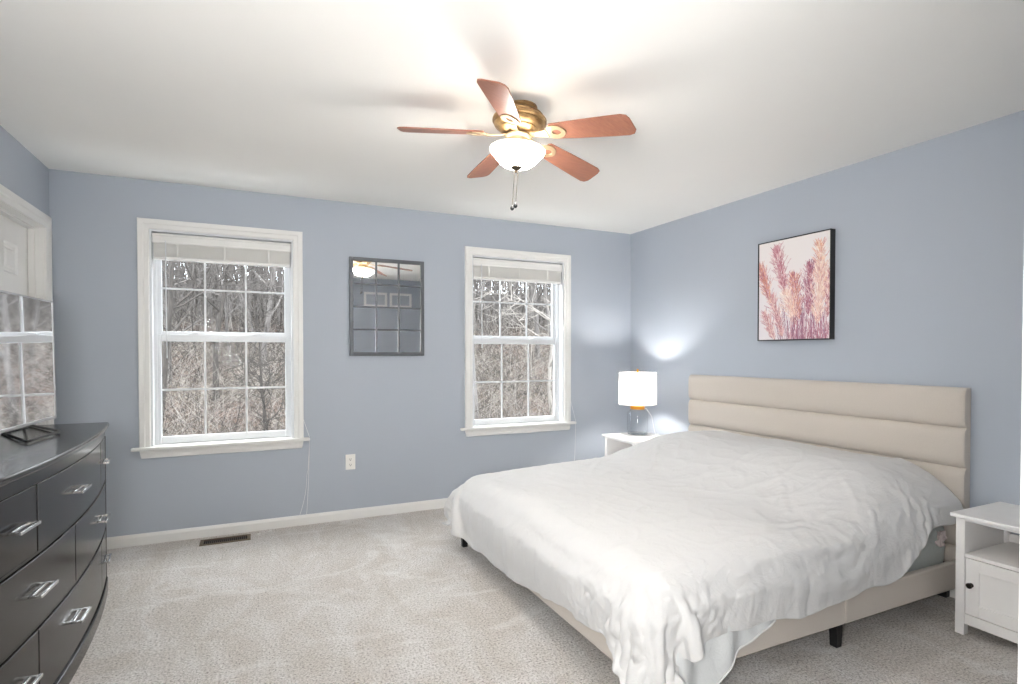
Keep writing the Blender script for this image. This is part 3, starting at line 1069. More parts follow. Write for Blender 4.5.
# duvet: draped surface. Points in millimetres, row by row from the foot to the headboard; within
# a row the first number is absolute and each later one is the step from its neighbour.
DRAPE = (
# along the bed
[
[1077,-11,-7,0,22,28,21,8,7,4,2,15,-17,18,17,-2,7,11,4,1,1,0,1,1,0,3,-7,5,2,1,0,0,0,0,0,0,1,0,0,0,1,1,-7,-3,9,-2,-13,-2,11,5,1,0,-1,0,0,-2,1,0,-1,0,0,0,0,0,-4,-8,3,-7,-4,-22,-23,-13,-2,13,10,8,10,4,-16,-9,-10,-9],
[1105,-11,-9,1,7,13,16,17,15,9,12,-7,-4,14,7,2,-1,20,5,1,-9,1,0,2,2,2,3,-1,0,0,0,0,0,0,0,1,0,0,0,0,1,0,-6,-1,8,-4,-13,3,10,3,0,-1,0,0,-1,0,-1,0,0,0,0,0,0,1,0,-1,-5,-1,-9,-24,-26,-16,6,20,14,12,14,-5,-15,-5,-2,-10],
[1132,-11,-9,-3,0,1,14,18,16,20,8,-9,9,1,13,-17,0,18,13,-7,-5,0,3,2,2,0,4,-1,-1,1,0,0,0,0,0,0,0,1,0,0,0,1,-6,0,8,-7,-10,7,7,1,-1,0,0,0,-1,0,-1,0,1,0,0,0,-2,1,1,1,0,-5,-9,-23,-27,-13,17,14,19,11,1,-5,-6,-4,5,-2],
[1158,-11,-10,-10,-1,5,-2,19,13,20,18,-18,17,1,-1,-20,10,25,1,-10,-3,2,5,3,-3,5,-3,1,0,1,0,0,0,0,0,0,1,-1,1,0,0,0,-5,2,5,-7,-7,9,4,0,-1,0,0,-3,2,-3,3,1,0,0,0,1,-2,-2,0,2,1,-2,-9,-22,-27,-11,20,10,20,18,-3,-7,-17,-3,8,-9],
[1180,-13,-15,-2,-3,3,3,7,13,16,14,-15,6,12,-19,-3,16,16,-5,-9,-1,7,1,-1,4,-1,0,0,1,0,0,0,0,0,1,0,0,0,0,0,0,0,-5,3,4,-8,-3,8,2,-1,0,-1,-2,1,-1,2,0,-1,-1,-1,1,2,1,0,-3,1,1,1,-7,-21,-27,-10,22,11,19,11,4,-15,-14,-4,-4,-9],
[1204,-16,-10,-8,0,3,0,1,13,15,3,-7,-9,15,-17,0,21,4,-3,-8,5,4,-1,3,-1,0,1,0,0,-1,1,0,0,1,0,0,0,0,0,0,0,0,-4,3,2,-6,-1,6,0,0,-1,-1,1,-2,2,1,-2,-2,1,0,-1,0,3,2,-1,-3,1,2,-4,-19,-27,-8,22,18,13,8,-12,-10,-9,-6,-8,7],
[1222,-10,-12,-7,-2,-2,4,-5,14,-7,15,-1,-20,16,-13,1,16,3,-7,-1,8,-5,5,0,0,0,0,-1,-1,1,1,0,0,1,0,0,0,0,0,0,0,0,-3,2,1,-5,2,3,0,0,-2,1,-3,2,2,-2,-1,3,0,0,-2,-3,2,3,0,-1,-2,2,-1,-15,-27,-6,19,25,8,-13,2,-18,-8,-3,10,11],
[1250,-15,-11,-7,-9,0,-1,2,2,-7,3,5,-18,9,-5,1,11,3,-8,4,-1,5,0,-1,0,0,-1,-1,1,1,0,0,0,0,1,0,0,0,0,0,0,0,-3,2,1,-4,2,2,0,-1,0,-1,-1,3,-1,-1,2,-1,-2,1,2,-2,-2,3,1,0,-1,-1,1,-11,-26,-4,23,16,-3,1,-8,-14,-2,8,13,16],
[1272,-16,-13,-13,-5,-1,-4,2,-5,-11,2,0,-1,-2,0,6,2,-3,2,-1,2,-1,0,0,1,0,2,1,0,1,-1,0,0,0,0,0,0,-1,-2,0,0,0,-2,2,0,-3,2,1,-1,0,0,0,1,-1,0,1,-1,-1,-1,-1,2,2,-2,-1,3,0,0,-1,0,-5,-25,-1,24,6,-7,5,-14,-3,9,15,16,0],
[1293,-18,-20,-6,-6,-11,6,-8,-8,-5,-9,4,5,-9,14,3,-6,3,-4,3,-4,1,1,-1,4,2,3,1,1,-1,0,-1,0,0,0,0,-1,-1,-3,-3,-4,-2,-1,1,0,0,0,0,0,0,0,0,0,0,0,0,0,0,-1,-1,-2,4,-1,-2,3,0,0,0,0,0,-24,1,21,-2,-1,-4,-5,10,18,14,-1,2],
[1302,-14,-12,-12,-7,-6,-4,-1,-7,-13,-2,2,2,-2,9,1,-5,4,-3,-1,0,0,-2,3,1,4,2,1,0,0,0,-1,0,0,0,0,-1,-2,-2,-4,-3,-3,-2,-1,0,0,0,0,0,-1,0,-1,0,1,2,1,1,1,-1,-2,-2,-4,-1,0,0,0,0,0,-1,1,-19,6,9,-6,5,-3,11,18,11,2,10,12],
[1308,-8,-15,-4,-2,-8,-5,2,-6,-9,-7,1,-4,0,5,-1,1,-1,-1,-1,-2,-2,1,2,3,1,1,1,0,0,-1,-1,1,0,1,0,0,-2,-2,-4,-3,-3,-2,-1,0,0,1,0,-1,-1,0,-1,1,1,2,1,1,0,-1,-1,-3,-2,-4,0,-1,2,-2,1,-2,0,-17,8,-2,0,1,12,20,9,6,14,9,5],
[1311,-3,-8,3,-10,-2,-3,-4,-1,-6,-5,-5,-4,0,0,1,0,-1,-3,-3,-1,-1,0,1,3,3,4,3,0,0,-1,-1,-1,1,0,0,-1,-4,-4,-4,-3,-3,-2,-1,0,1,0,0,0,-1,-1,0,0,2,1,2,1,0,-1,-2,-3,-2,-2,-3,2,-1,0,0,-1,-3,-12,9,-5,6,2,20,12,10,5,8,-2,2],
[1332,-12,-3,0,1,0,-2,-4,-4,-4,-8,-2,-4,-2,0,1,0,-1,-3,-4,-3,-2,1,2,4,4,4,2,1,-1,-1,-1,0,1,1,0,-2,-3,-6,-6,-7,-5,-3,-1,0,0,0,0,0,-1,-1,0,0,1,3,2,1,0,-2,-3,-4,-2,-1,-1,-1,0,1,-1,-1,-7,0,2,5,0,11,15,10,7,4,5,5,1],
[1353,-4,-4,2,-4,0,-1,0,-4,-6,-7,-6,-2,-2,1,1,0,-2,-4,-4,-3,-2,0,2,5,4,4,2,1,0,-2,-1,0,1,1,1,-2,-3,-6,-7,-7,-6,-4,-1,-1,1,1,0,-1,-2,-2,0,1,3,3,3,2,-1,-2,-4,-5,-4,-3,-2,0,0,0,-1,-2,-4,1,3,5,2,12,14,9,8,6,5,3,3],
[1373,-1,-1,-2,-7,-1,7,4,-4,-6,-7,-7,-2,0,0,1,0,-2,-4,-4,-4,-2,0,2,4,5,4,2,1,0,-2,-1,0,1,1,1,-2,-3,-6,-7,-8,-6,-4,-3,0,1,1,-1,-1,-2,-1,-1,1,2,3,3,2,0,-3,-4,-5,-4,-2,-1,0,0,0,-1,-3,-3,0,3,1,8,9,6,16,1,1,1,2,2],
[1373,-1,-2,0,3,5,3,2,1,-2,-3,-1,-1,0,0,1,0,-2,-4,-5,-4,-2,0,2,4,5,4,3,1,-1,-1,-1,0,0,2,0,-1,-4,-5,-8,-7,-6,-5,-2,0,1,0,0,-1,-2,-2,-1,1,3,3,3,2,0,-3,-4,-5,-5,-3,-1,0,0,0,-1,-3,-3,-1,1,5,8,7,8,12,2,0,-1,-3,-1],
[1391,-1,2,3,6,4,2,-1,3,1,-2,-1,0,1,1,0,-1,-2,-4,-4,-4,-2,0,2,4,5,4,2,1,0,-2,-1,0,1,1,1,-2,-3,-6,-7,-7,-7,-4,-2,0,1,0,0,-1,-3,-1,-1,1,2,4,3,2,-1,-2,-5,-5,-4,-3,-1,0,0,0,-1,-3,-3,-1,2,4,6,8,9,6,4,2,0,-3,-2],
[1409,0,2,2,7,6,2,5,4,1,-1,0,0,1,2,0,-1,-2,-4,-5,-4,-2,1,2,4,5,4,2,1,-1,-1,-1,0,1,1,0,-1,-4,-6,-7,-7,-6,-4,-2,0,1,1,-1,-1,-2,-2,-1,1,3,3,3,2,-1,-2,-5,-5,-4,-3,-1,0,0,0,-1,-2,-2,-2,1,4,6,8,9,5,4,1,0,-1,-2],
[1430,0,3,6,9,5,6,5,2,0,0,0,2,1,1,1,-2,-2,-4,-5,-3,-2,1,3,4,4,4,2,0,-1,-1,0,0,1,1,0,-2,-4,-6,-7,-7,-5,-4,-1,0,1,0,-1,-1,-2,-2,0,1,2,4,3,1,-1,-2,-5,-5,-4,-3,-1,0,1,0,-1,-3,-2,-1,1,4,6,7,8,6,3,2,0,-2,0],
[1458,1,5,7,7,6,6,4,1,1,0,1,1,2,1,0,-1,-3,-5,-4,-3,-1,1,3,4,5,3,1,1,-1,-1,-1,1,1,1,0,-2,-5,-6,-7,-6,-5,-4,-1,0,1,0,0,-2,-2,-2,0,1,3,3,3,1,-1,-3,-4,-5,-4,-3,0,0,0,0,-1,-2,-2,-1,1,3,6,8,7,6,4,1,0,-2,0],
[1488,3,5,7,6,6,5,3,2,1,0,1,2,1,2,0,-2,-3,-5,-4,-3,0,1,4,4,4,3,1,0,-1,-1,0,1,1,1,-1,-2,-4,-6,-7,-7,-5,-2,-1,0,1,0,-1,-2,-2,-1,0,1,3,3,3,0,-1,-3,-5,-4,-4,-2,-1,0,1,-1,-1,-2,-2,-1,2,4,5,7,8,5,4,1,0,-1,-1],
[1520,3,5,6,5,6,6,3,1,1,0,1,2,2,2,-1,-2,-3,-4,-4,-3,0,1,4,4,4,3,1,0,-1,-1,0,1,1,1,-1,-2,-5,-6,-7,-6,-5,-2,-1,0,1,0,-1,-2,-2,-1,0,1,3,3,3,0,-1,-3,-5,-5,-3,-2,-1,1,0,0,-1,-2,-2,-1,2,3,6,7,7,5,4,1,0,-1,-1],
[1552,3,4,5,7,6,5,2,1,1,1,1,2,2,1,0,-2,-4,-4,-4,-2,0,2,3,4,4,3,0,0,-1,0,0,0,2,0,0,-3,-5,-6,-6,-6,-5,-2,-1,1,0,0,-1,-2,-2,-1,0,2,3,3,2,0,-1,-4,-4,-5,-3,-2,0,0,1,-1,-1,-2,-2,0,1,4,6,7,7,4,4,1,0,-1,-1],
[1584,3,4,5,7,5,5,2,1,1,0,2,2,2,1,-1,-2,-3,-4,-4,-2,0,2,3,4,4,2,1,0,-1,-1,0,1,1,1,-1,-2,-5,-6,-7,-5,-5,-2,0,0,1,0,-2,-2,-2,-1,1,1,3,3,2,0,-1,-4,-4,-5,-3,-1,-1,1,0,0,-1,-2,-2,-1,2,4,5,7,7,5,3,1,0,-1,0],
[1616,2,4,6,6,5,5,2,1,0,1,1,3,2,1,-1,-2,-4,-4,-3,-2,0,2,3,4,4,2,1,-1,0,-1,0,1,1,1,-1,-3,-4,-6,-7,-6,-4,-2,0,0,1,0,-2,-1,-2,-1,0,2,2,3,2,0,-1,-4,-4,-4,-4,-1,0,0,1,-1,-1,-2,-2,0,2,3,6,7,6,5,3,1,0,-1,0],
[1648,2,4,6,6,5,4,2,0,1,1,1,2,2,1,0,-3,-3,-4,-4,-2,1,2,3,4,4,2,0,0,-1,0,0,1,1,0,0,-3,-5,-6,-6,-6,-4,-1,-1,1,0,0,-1,-2,-2,-1,0,2,3,2,2,0,-1,-4,-4,-4,-3,-2,0,1,0,0,-2,-2,-1,-1,2,4,6,6,7,4,3,1,0,-1,0],
[1680,2,4,5,6,5,3,2,1,0,1,2,2,2,1,-1,-2,-4,-4,-3,-2,1,2,4,4,3,2,0,-1,0,-1,1,1,1,0,-1,-3,-5,-6,-6,-5,-3,-2,0,0,1,-1,-1,-2,-2,-1,1,1,3,3,2,-1,-1,-4,-4,-4,-3,-1,-1,1,0,0,-1,-2,-2,0,2,3,6,7,6,4,3,1,0,0,-1],
[1711,3,4,5,6,4,3,2,0,1,1,2,2,2,1,-1,-3,-4,-4,-2,-2,1,3,3,4,3,1,1,-1,-1,0,0,1,2,0,-1,-4,-5,-5,-6,-5,-3,-2,0,1,0,-1,-1,-2,-2,0,0,2,2,3,2,-1,-2,-3,-4,-4,-3,-1,0,0,1,-1,-1,-2,-1,0,1,4,6,6,6,5,2,2,-1,0,0],
[1743,4,4,5,4,5,2,1,1,1,1,2,2,2,1,-2,-3,-3,-4,-3,-1,1,3,3,4,3,1,0,-1,0,0,0,1,1,0,-1,-3,-5,-6,-6,-4,-3,-2,0,1,0,0,-2,-2,-1,-1,1,1,3,2,2,-1,-2,-3,-4,-4,-3,-1,0,1,0,0,-2,-2,-1,0,2,4,5,7,5,5,3,1,0,-1,0],
[1775,4,4,5,4,4,2,1,1,0,2,2,2,2,0,-1,-3,-4,-3,-3,-1,1,3,3,4,2,2,0,-1,-1,0,1,1,1,0,-1,-4,-5,-5,-6,-4,-3,-1,0,0,1,-1,-2,-1,-2,-1,1,2,2,3,1,-1,-2,-3,-4,-4,-2,-1,0,0,0,0,-1,-2,-1,0,2,3,6,6,6,4,3,1,0,-1,1],
[1807,4,4,4,5,3,2,1,1,0,2,2,2,2,0,-1,-3,-4,-3,-3,-1,1,3,3,4,2,1,0,0,-1,0,0,2,0,1,-2,-3,-5,-5,-6,-4,-3,-1,0,1,0,-1,-1,-2,-2,0,0,2,3,2,1,-1,-2,-3,-4,-4,-2,-1,0,0,1,-1,-1,-2,-1,0,2,4,5,6,6,4,3,1,0,0,0],
[1839,3,4,5,4,3,2,1,1,1,1,2,2,2,0,-1,-3,-4,-3,-3,-1,1,2,4,3,3,1,0,-1,0,0,0,1,1,0,-1,-3,-5,-5,-6,-4,-3,-1,0,1,0,-1,-1,-2,-2,0,0,2,3,2,1,-1,-2,-3,-4,-4,-2,-1,0,1,0,0,-2,-1,-1,0,2,3,6,6,5,4,3,1,0,0,0],
[1871,3,4,4,4,4,2,1,1,0,1,2,2,2,0,-1,-3,-3,-4,-2,-2,1,2,3,3,3,2,0,-1,-1,0,1,0,1,1,-1,-3,-5,-5,-5,-5,-3,-1,0,1,0,0,-2,-2,-1,-1,1,1,2,3,1,-1,-2,-3,-4,-3,-3,0,0,0,0,0,-1,-2,-1,0,2,4,5,6,5,4,3,1,0,0,1],
[1903,3,3,4,5,3,2,2,0,0,1,2,2,1,1,-1,-2,-4,-3,-3,-2,1,2,3,3,3,1,0,0,-1,0,0,1,1,0,-1,-2,-4,-6,-5,-4,-3,-2,0,1,0,0,-2,-1,-2,-1,1,1,2,2,2,-1,-2,-3,-4,-3,-2,-1,0,1,0,0,-2,-1,-1,0,2,3,5,6,5,4,3,1,1,0,0],
[1935,2,3,5,4,3,3,1,0,1,0,2,2,1,1,-1,-2,-4,-3,-3,-2,1,2,2,4,2,2,0,0,-1,0,0,1,1,0,-1,-2,-4,-6,-5,-4,-3,-2,0,1,0,0,-2,-1,-2,-1,1,1,2,2,1,0,-2,-3,-3,-4,-2,-1,0,1,0,0,-1,-1,-2,1,1,4,5,5,5,4,3,1,1,0,1],
[1967,2,3,4,4,3,3,1,0,1,0,2,1,2,0,0,-3,-3,-3,-3,-2,1,2,2,4,2,2,0,-1,0,-1,1,0,1,1,-1,-3,-4,-5,-5,-4,-3,-1,-1,1,0,0,-1,-2,-2,-1,1,1,2,2,1,0,-2,-3,-3,-3,-2,-1,0,0,1,0,-1,-2,-1,0,2,3,5,6,4,4,3,1,1,0,1],
[1999,2,3,3,4,4,2,1,0,0,1,1,2,1,1,-1,-2,-3,-4,-2,-2,1,2,3,3,2,1,1,-1,-1,0,0,1,1,0,-1,-2,-4,-5,-5,-4,-3,-1,0,0,0,0,-1,-2,-2,0,0,1,2,2,1,-1,-1,-3,-3,-3,-2,-1,0,1,0,0,-1,-1,-1,0,1,4,5,5,5,3,3,2,0,1,0],
[2031,2,3,3,4,2,2,1,1,0,1,1,1,2,0,-1,-2,-3,-3,-3,-1,1,2,3,3,2,1,0,0,-1,0,0,1,1,0,-1,-3,-4,-5,-4,-4,-3,-1,0,0,0,0,-1,-2,-1,-1,0,2,1,2,1,-1,-2,-2,-3,-3,-2,0,0,0,1,-1,0,-2,-1,0,2,3,5,5,5,3,3,2,0,1,1],
[2063,2,2,4,3,2,2,1,0,0,1,1,2,1,1,-1,-3,-3,-3,-2,-1,1,2,3,3,2,1,0,-1,0,-1,1,1,0,0,-1,-3,-3,-5,-5,-3,-3,-1,0,0,1,-1,-1,-2,-1,-1,0,2,2,1,1,-1,-2,-3,-3,-1,-2,-1,0,1,0,0,-1,-1,-1,0,2,3,4,5,5,3,3,2,0,1,1],
[2095,2,2,3,3,2,2,0,0,0,1,2,2,1,0,-1,-3,-3,-2,-2,-1,1,3,3,2,2,1,-1,0,-1,0,1,0,1,0,-1,-3,-4,-5,-4,-3,-3,-1,0,1,0,-1,-1,-2,-1,-1,1,1,2,2,0,-1,-2,-3,-3,-2,-1,0,0,0,0,0,-1,-1,-1,0,2,3,5,5,4,3,3,2,1,1,1],
[2127,2,2,3,2,2,1,0,0,1,1,2,1,1,0,-1,-2,-3,-3,-1,-1,2,2,3,2,2,0,0,-1,0,0,0,1,1,0,-2,-3,-3,-5,-4,-3,-2,-1,0,0,0,-1,-1,-1,-2,0,0,1,2,2,0,-1,-2,-3,-4,-2,-1,1,0,0,0,1,-1,-1,-1,0,2,3,4,5,4,4,2,2,1,1,2],
[2159,2,2,2,3,2,0,0,-1,1,2,1,2,1,0,-2,-2,-2,-3,-2,0,2,2,2,3,1,1,0,-1,-1,0,1,1,0,0,-1,-3,-4,-4,-4,-3,-2,-1,0,0,0,0,-2,-1,-2,0,0,2,1,2,0,-1,-2,-3,-3,-3,-2,1,1,0,1,-1,0,-1,-1,1,1,3,5,4,5,3,2,2,1,1,2],
[2191,2,2,2,2,2,0,-1,0,1,1,2,2,1,-1,-1,-2,-3,-2,-2,0,1,3,2,2,2,0,0,-1,0,0,0,1,1,0,-2,-2,-4,-4,-4,-3,-2,-1,0,0,0,-1,-1,-1,-1,-1,1,1,1,2,0,-1,-2,-3,-3,-3,-2,0,2,1,0,-1,0,-1,-1,1,2,2,5,5,4,3,2,2,1,2,2],
[2223,2,1,2,2,2,0,-1,0,0,2,1,2,1,0,-2,-2,-2,-2,-2,0,1,2,3,2,1,1,0,-1,-1,0,1,1,0,0,-1,-3,-3,-4,-4,-3,-2,-1,0,0,0,-1,-1,-1,-1,-1,1,1,1,2,0,-1,-2,-3,-3,-3,-1,-1,1,1,0,0,0,-2,0,1,2,3,4,5,4,3,3,1,2,1,2],
[2256,1,1,2,2,1,0,-1,0,0,0,2,2,0,1,-2,-2,-2,-2,-1,0,1,2,3,2,1,0,0,-1,0,0,0,1,1,-1,-1,-3,-3,-4,-3,-3,-2,0,-1,0,0,-1,-2,0,-1,-1,1,1,1,2,0,-1,-2,-3,-3,-2,-2,0,0,1,0,0,-1,-1,0,1,2,3,5,4,3,3,4,1,2,1,3],
[2288,0,2,1,2,1,-1,-1,0,0,1,1,3,-1,1,-2,-3,-1,-1,-2,0,2,2,2,2,1,0,-1,0,0,0,0,1,0,0,-1,-3,-3,-4,-3,-3,-1,-1,0,0,0,-1,-2,-2,1,-1,1,1,1,1,1,-1,-2,-3,-3,-3,-1,0,0,1,1,-1,-3,-1,1,1,2,4,4,3,4,4,4,1,2,2,2],
[2320,0,2,1,1,0,0,-1,-1,0,1,1,2,0,1,-3,-3,-3,2,-1,0,1,2,3,1,1,0,-1,-1,0,0,1,1,0,0,-2,-3,-3,-3,-3,-3,-1,0,0,0,-1,-1,-2,-2,-1,2,1,1,1,1,0,-1,-2,-2,-4,-3,0,0,1,1,0,-3,-3,1,1,0,1,6,2,3,6,4,3,2,2,2,2],
[2351,1,1,1,0,1,-1,-1,-1,0,1,2,1,0,0,-2,-3,-3,-2,3,0,1,2,1,3,0,0,-1,0,0,0,0,1,0,0,-2,-2,-4,-3,-3,-2,-1,0,0,0,-1,-1,-2,-1,-2,0,3,1,1,1,0,-1,-2,-3,-3,-2,-1,1,1,0,-1,-3,-1,0,1,-1,3,3,3,5,6,4,3,2,2,2,3],
[2383,0,0,0,2,0,-1,-2,-1,1,1,2,2,-1,0,-2,-4,-2,-2,-1,4,1,2,2,0,1,0,-1,0,0,0,0,1,0,-1,-1,-3,-3,-3,-2,-2,-1,0,0,0,-1,-1,-2,-1,-1,-1,1,3,2,0,1,-2,-2,-4,-2,-1,-1,0,1,-1,-1,-1,-3,0,0,0,2,4,4,6,5,5,3,2,1,3,3],
[2415,-1,-1,-1,1,2,-1,-2,-1,2,1,1,2,-1,0,-3,-4,-2,-2,0,-1,6,1,2,1,0,0,-1,0,-1,0,1,0,0,0,-1,-3,-3,-3,-2,-2,-1,0,0,0,0,-1,-2,-1,-1,-1,0,1,5,0,0,-1,-3,-2,-3,-1,-1,1,-1,0,-1,-2,-1,-1,0,0,3,3,4,7,4,5,3,3,1,3,3],
[2447,-2,-1,-2,0,1,1,-1,-1,0,2,1,2,-1,0,-4,-3,-2,-2,-1,0,1,5,1,1,1,0,-1,-1,0,0,0,1,0,-1,-1,-2,-3,-3,-2,-2,-1,0,0,0,0,-1,-1,-2,-1,0,0,1,1,4,0,-2,-2,-2,-2,-3,1,-1,1,-2,0,-1,-1,-1,0,0,0,4,6,6,5,5,3,2,2,3,3],
[2479,-2,-2,-1,-2,-1,1,1,-1,1,1,1,1,0,-2,-3,-3,-2,-2,-1,0,1,2,4,1,0,0,-1,-1,0,0,0,1,0,-1,-1,-2,-2,-3,-2,-2,-1,0,0,1,-1,-1,-1,-1,-1,-1,1,0,1,1,3,-1,-2,-2,-2,-2,-1,0,-1,1,-1,0,-3,0,0,-2,1,5,7,5,5,5,3,2,3,2,4],
[2511,-2,-2,-2,-2,-2,0,0,0,0,2,2,1,-1,-2,-2,-3,-3,-2,-1,0,1,1,1,4,0,0,-1,0,-1,0,0,1,0,0,-1,-2,-3,-2,-2,-2,-1,0,0,1,-1,0,-1,-2,-1,0,0,1,1,0,0,3,-2,-3,-2,-1,-1,-2,1,-1,1,-2,0,-1,-3,0,2,6,6,5,6,5,2,3,2,3,4],
[2542,-2,-2,-2,-2,-3,-2,0,0,1,1,2,2,0,-2,-3,-4,-2,-2,-1,0,1,1,1,1,2,0,0,-1,-1,0,0,1,0,0,-1,-2,-2,-3,-2,-1,-1,0,0,1,-1,0,-1,-1,-1,-1,0,1,1,0,1,-1,1,-2,-3,-1,-1,0,0,-1,1,-1,-3,-2,0,0,3,6,5,5,6,5,2,2,4,3,4],
[2574,-2,-3,-2,-2,-3,-3,-2,-1,2,1,1,3,0,-2,-3,-3,-3,-2,-1,0,1,1,1,1,1,1,0,-1,-1,0,0,1,0,0,-1,-2,-2,-2,-2,-1,-1,0,0,0,0,0,-1,-1,-1,0,0,0,1,1,0,-1,-1,0,-2,-2,-1,0,1,0,0,-3,-3,0,-1,2,3,5,5,6,6,3,3,3,4,3,4],
[2604,-1,-3,-3,-2,-3,-3,-4,-1,0,2,1,1,3,-1,-4,-3,-3,-2,0,0,1,1,1,1,0,-1,2,-1,-1,0,0,1,0,0,-1,-2,-2,-2,-2,-1,0,0,0,0,0,0,-1,-1,-1,0,0,1,1,0,0,-1,-1,-3,2,-2,-1,0,-1,2,-2,-2,-1,-1,0,1,4,4,6,6,3,4,4,4,3,4,4],
[2635,-2,-3,-3,-2,-3,-4,-3,-3,0,1,1,1,1,1,-3,-4,-2,-1,-1,0,1,1,1,1,0,0,-1,1,-1,0,1,0,0,0,-1,-2,-1,-2,-2,-1,0,0,0,1,-1,0,-1,-1,0,-1,1,0,1,0,0,-1,-1,-2,-1,0,0,-1,0,1,-3,0,-1,-1,0,2,3,5,5,4,4,5,5,4,3,4,4],
[2661,2,-2,-4,-3,-3,-3,-4,-2,-2,0,1,2,-1,0,0,-4,-2,-1,0,0,1,1,1,0,1,-1,0,-1,1,0,0,0,1,-1,-1,-1,-2,-2,-1,-1,0,0,0,1,0,-1,0,-1,-1,0,0,1,0,1,0,-1,-2,-1,-1,-1,-1,0,0,-1,1,-1,-1,0,0,2,2,5,5,3,6,5,4,4,4,4,4],
[2687,1,2,-3,-3,-4,-4,-2,-3,-1,0,0,1,-1,-2,-2,0,-3,0,0,1,0,1,1,1,0,0,0,-1,0,0,1,0,0,0,-1,-2,-1,-2,-1,-1,0,0,1,0,0,0,-1,-1,0,0,0,0,1,0,0,-1,-1,-2,0,-3,1,0,-1,1,0,-1,0,-1,1,0,4,4,4,5,5,6,4,4,3,4,5],
[2717,-4,2,1,-2,-4,-4,-2,-3,-1,-1,0,0,0,-2,-3,-2,0,0,0,0,1,1,1,1,0,0,-1,0,0,0,1,0,0,0,-1,-2,-1,-2,-1,-1,0,1,0,0,0,0,0,-1,-1,0,1,0,1,0,0,-1,-2,-1,-2,0,0,-1,1,0,0,0,-1,0,-1,2,3,4,5,5,5,5,4,4,4,4,5],
[2747,-5,-3,0,2,-2,-3,-2,-3,-1,-1,-1,-1,0,-1,-2,-3,0,0,0,1,1,1,0,1,0,0,-1,0,0,0,1,0,0,0,-1,-2,-1,-2,-1,0,0,0,1,0,0,0,-1,0,-1,0,1,0,1,0,-1,-1,-1,-1,-2,0,-1,0,1,0,0,0,-1,0,0,2,2,5,4,5,6,4,4,5,4,4,5],
[2774,-3,-4,-2,-1,2,-1,-2,-2,-2,-1,0,-1,-1,-2,-1,-2,-1,0,0,1,1,1,1,0,0,0,0,-1,0,1,0,0,0,0,-1,-1,-2,-1,-1,0,0,0,1,0,0,0,-1,0,0,0,0,0,1,0,-1,-1,-1,-1,-1,-1,0,0,0,1,0,-1,0,0,0,1,4,3,5,5,5,4,5,4,5,4,4],
[2803,-6,-3,-2,-3,1,-1,2,0,-2,-1,-1,-1,-1,-2,-2,-1,0,0,0,1,1,1,0,1,0,0,-1,0,0,0,1,0,0,-1,0,-2,-1,-1,-1,0,0,0,1,0,0,0,0,-1,0,0,0,1,0,0,0,-1,-2,-1,-1,-1,0,0,1,0,0,0,0,-1,1,2,2,4,5,4,5,5,5,4,4,5,4],
[2829,-7,-2,1,-4,-3,1,2,2,-1,0,-1,-2,-1,-2,-1,-1,0,0,0,1,1,1,0,1,0,-1,0,0,0,0,1,0,0,-1,-1,-1,-1,-1,-1,0,0,1,0,1,0,0,-1,0,0,0,0,0,1,-1,0,-1,-1,-1,-1,-1,0,0,1,0,0,0,0,-1,1,2,2,4,4,4,5,5,5,4,5,4,5],
[2847,2,-5,3,-3,-2,0,1,1,4,-1,0,-2,-2,-1,-1,-1,0,0,1,0,1,1,1,0,0,-1,0,0,0,1,0,0,0,-1,-1,-1,-1,-1,0,0,0,1,0,1,0,-1,0,0,0,0,0,0,0,0,-1,-1,-1,-1,0,-1,0,0,1,0,0,0,0,-1,1,2,3,2,4,4,5,5,5,5,4,5,5],
[2871,-2,3,1,-2,0,-1,1,1,2,3,-1,-1,-1,-2,-1,0,0,0,1,0,1,1,0,0,0,0,0,0,0,0,1,0,-1,0,-1,-1,-1,-1,-1,0,0,0,1,0,-1,0,0,-1,0,1,0,1,0,0,0,-1,-1,-1,0,-1,0,0,1,0,0,0,0,0,1,1,2,3,3,4,5,4,4,6,5,4,4],
[2892,6,4,-1,0,-1,1,1,0,1,2,0,0,-1,-1,-1,0,-1,1,1,0,1,1,0,0,0,-1,0,0,1,0,0,0,0,-1,-1,-1,0,-1,-1,0,0,1,0,-1,0,0,-1,0,0,0,1,0,1,0,0,-1,-1,-1,0,-1,0,1,0,0,0,0,1,0,0,1,2,3,2,3,2,6,4,3,2,0,2],
[2924,3,1,2,1,0,1,0,1,1,1,0,0,-1,0,-1,-1,0,1,0,1,1,0,0,0,0,0,0,0,0,1,0,0,0,-1,-1,-1,-1,0,-1,0,0,1,0,0,-1,0,0,-1,0,1,0,1,0,0,0,-1,-1,0,-1,0,0,0,0,1,0,0,0,0,1,1,2,2,2,1,2,2,0,0,2,6,4],
[2956,2,2,0,1,1,1,0,1,1,0,1,0,-1,0,-1,-1,0,1,0,1,0,1,0,0,0,0,0,0,0,0,0,0,0,0,-1,-1,-1,0,0,-1,1,0,0,0,-1,0,0,0,0,0,0,1,0,0,0,-1,0,-1,0,-1,0,1,0,0,0,0,1,0,1,1,1,1,2,1,2,1,0,1,-1,-1,1],
[2987,2,2,1,0,1,1,0,1,1,0,1,0,-1,0,-1,-1,0,1,0,1,0,1,0,0,0,-1,0,0,1,0,0,0,0,-1,-1,0,-1,0,0,-1,1,0,0,0,-1,0,0,0,0,0,0,1,0,0,0,-1,0,-1,0,0,0,0,0,1,0,0,0,1,0,1,1,1,2,1,1,1,0,-1,0,0,0],
[3019,2,1,1,0,1,1,0,1,1,0,0,0,0,0,-1,0,-1,1,0,0,1,0,0,0,0,0,0,0,0,0,0,0,0,0,-1,0,-1,0,-1,0,0,1,0,-1,0,0,0,0,0,0,0,0,1,0,0,-1,0,-1,0,0,0,0,1,0,0,1,0,0,1,1,1,1,1,1,1,0,0,0,0,0,0],
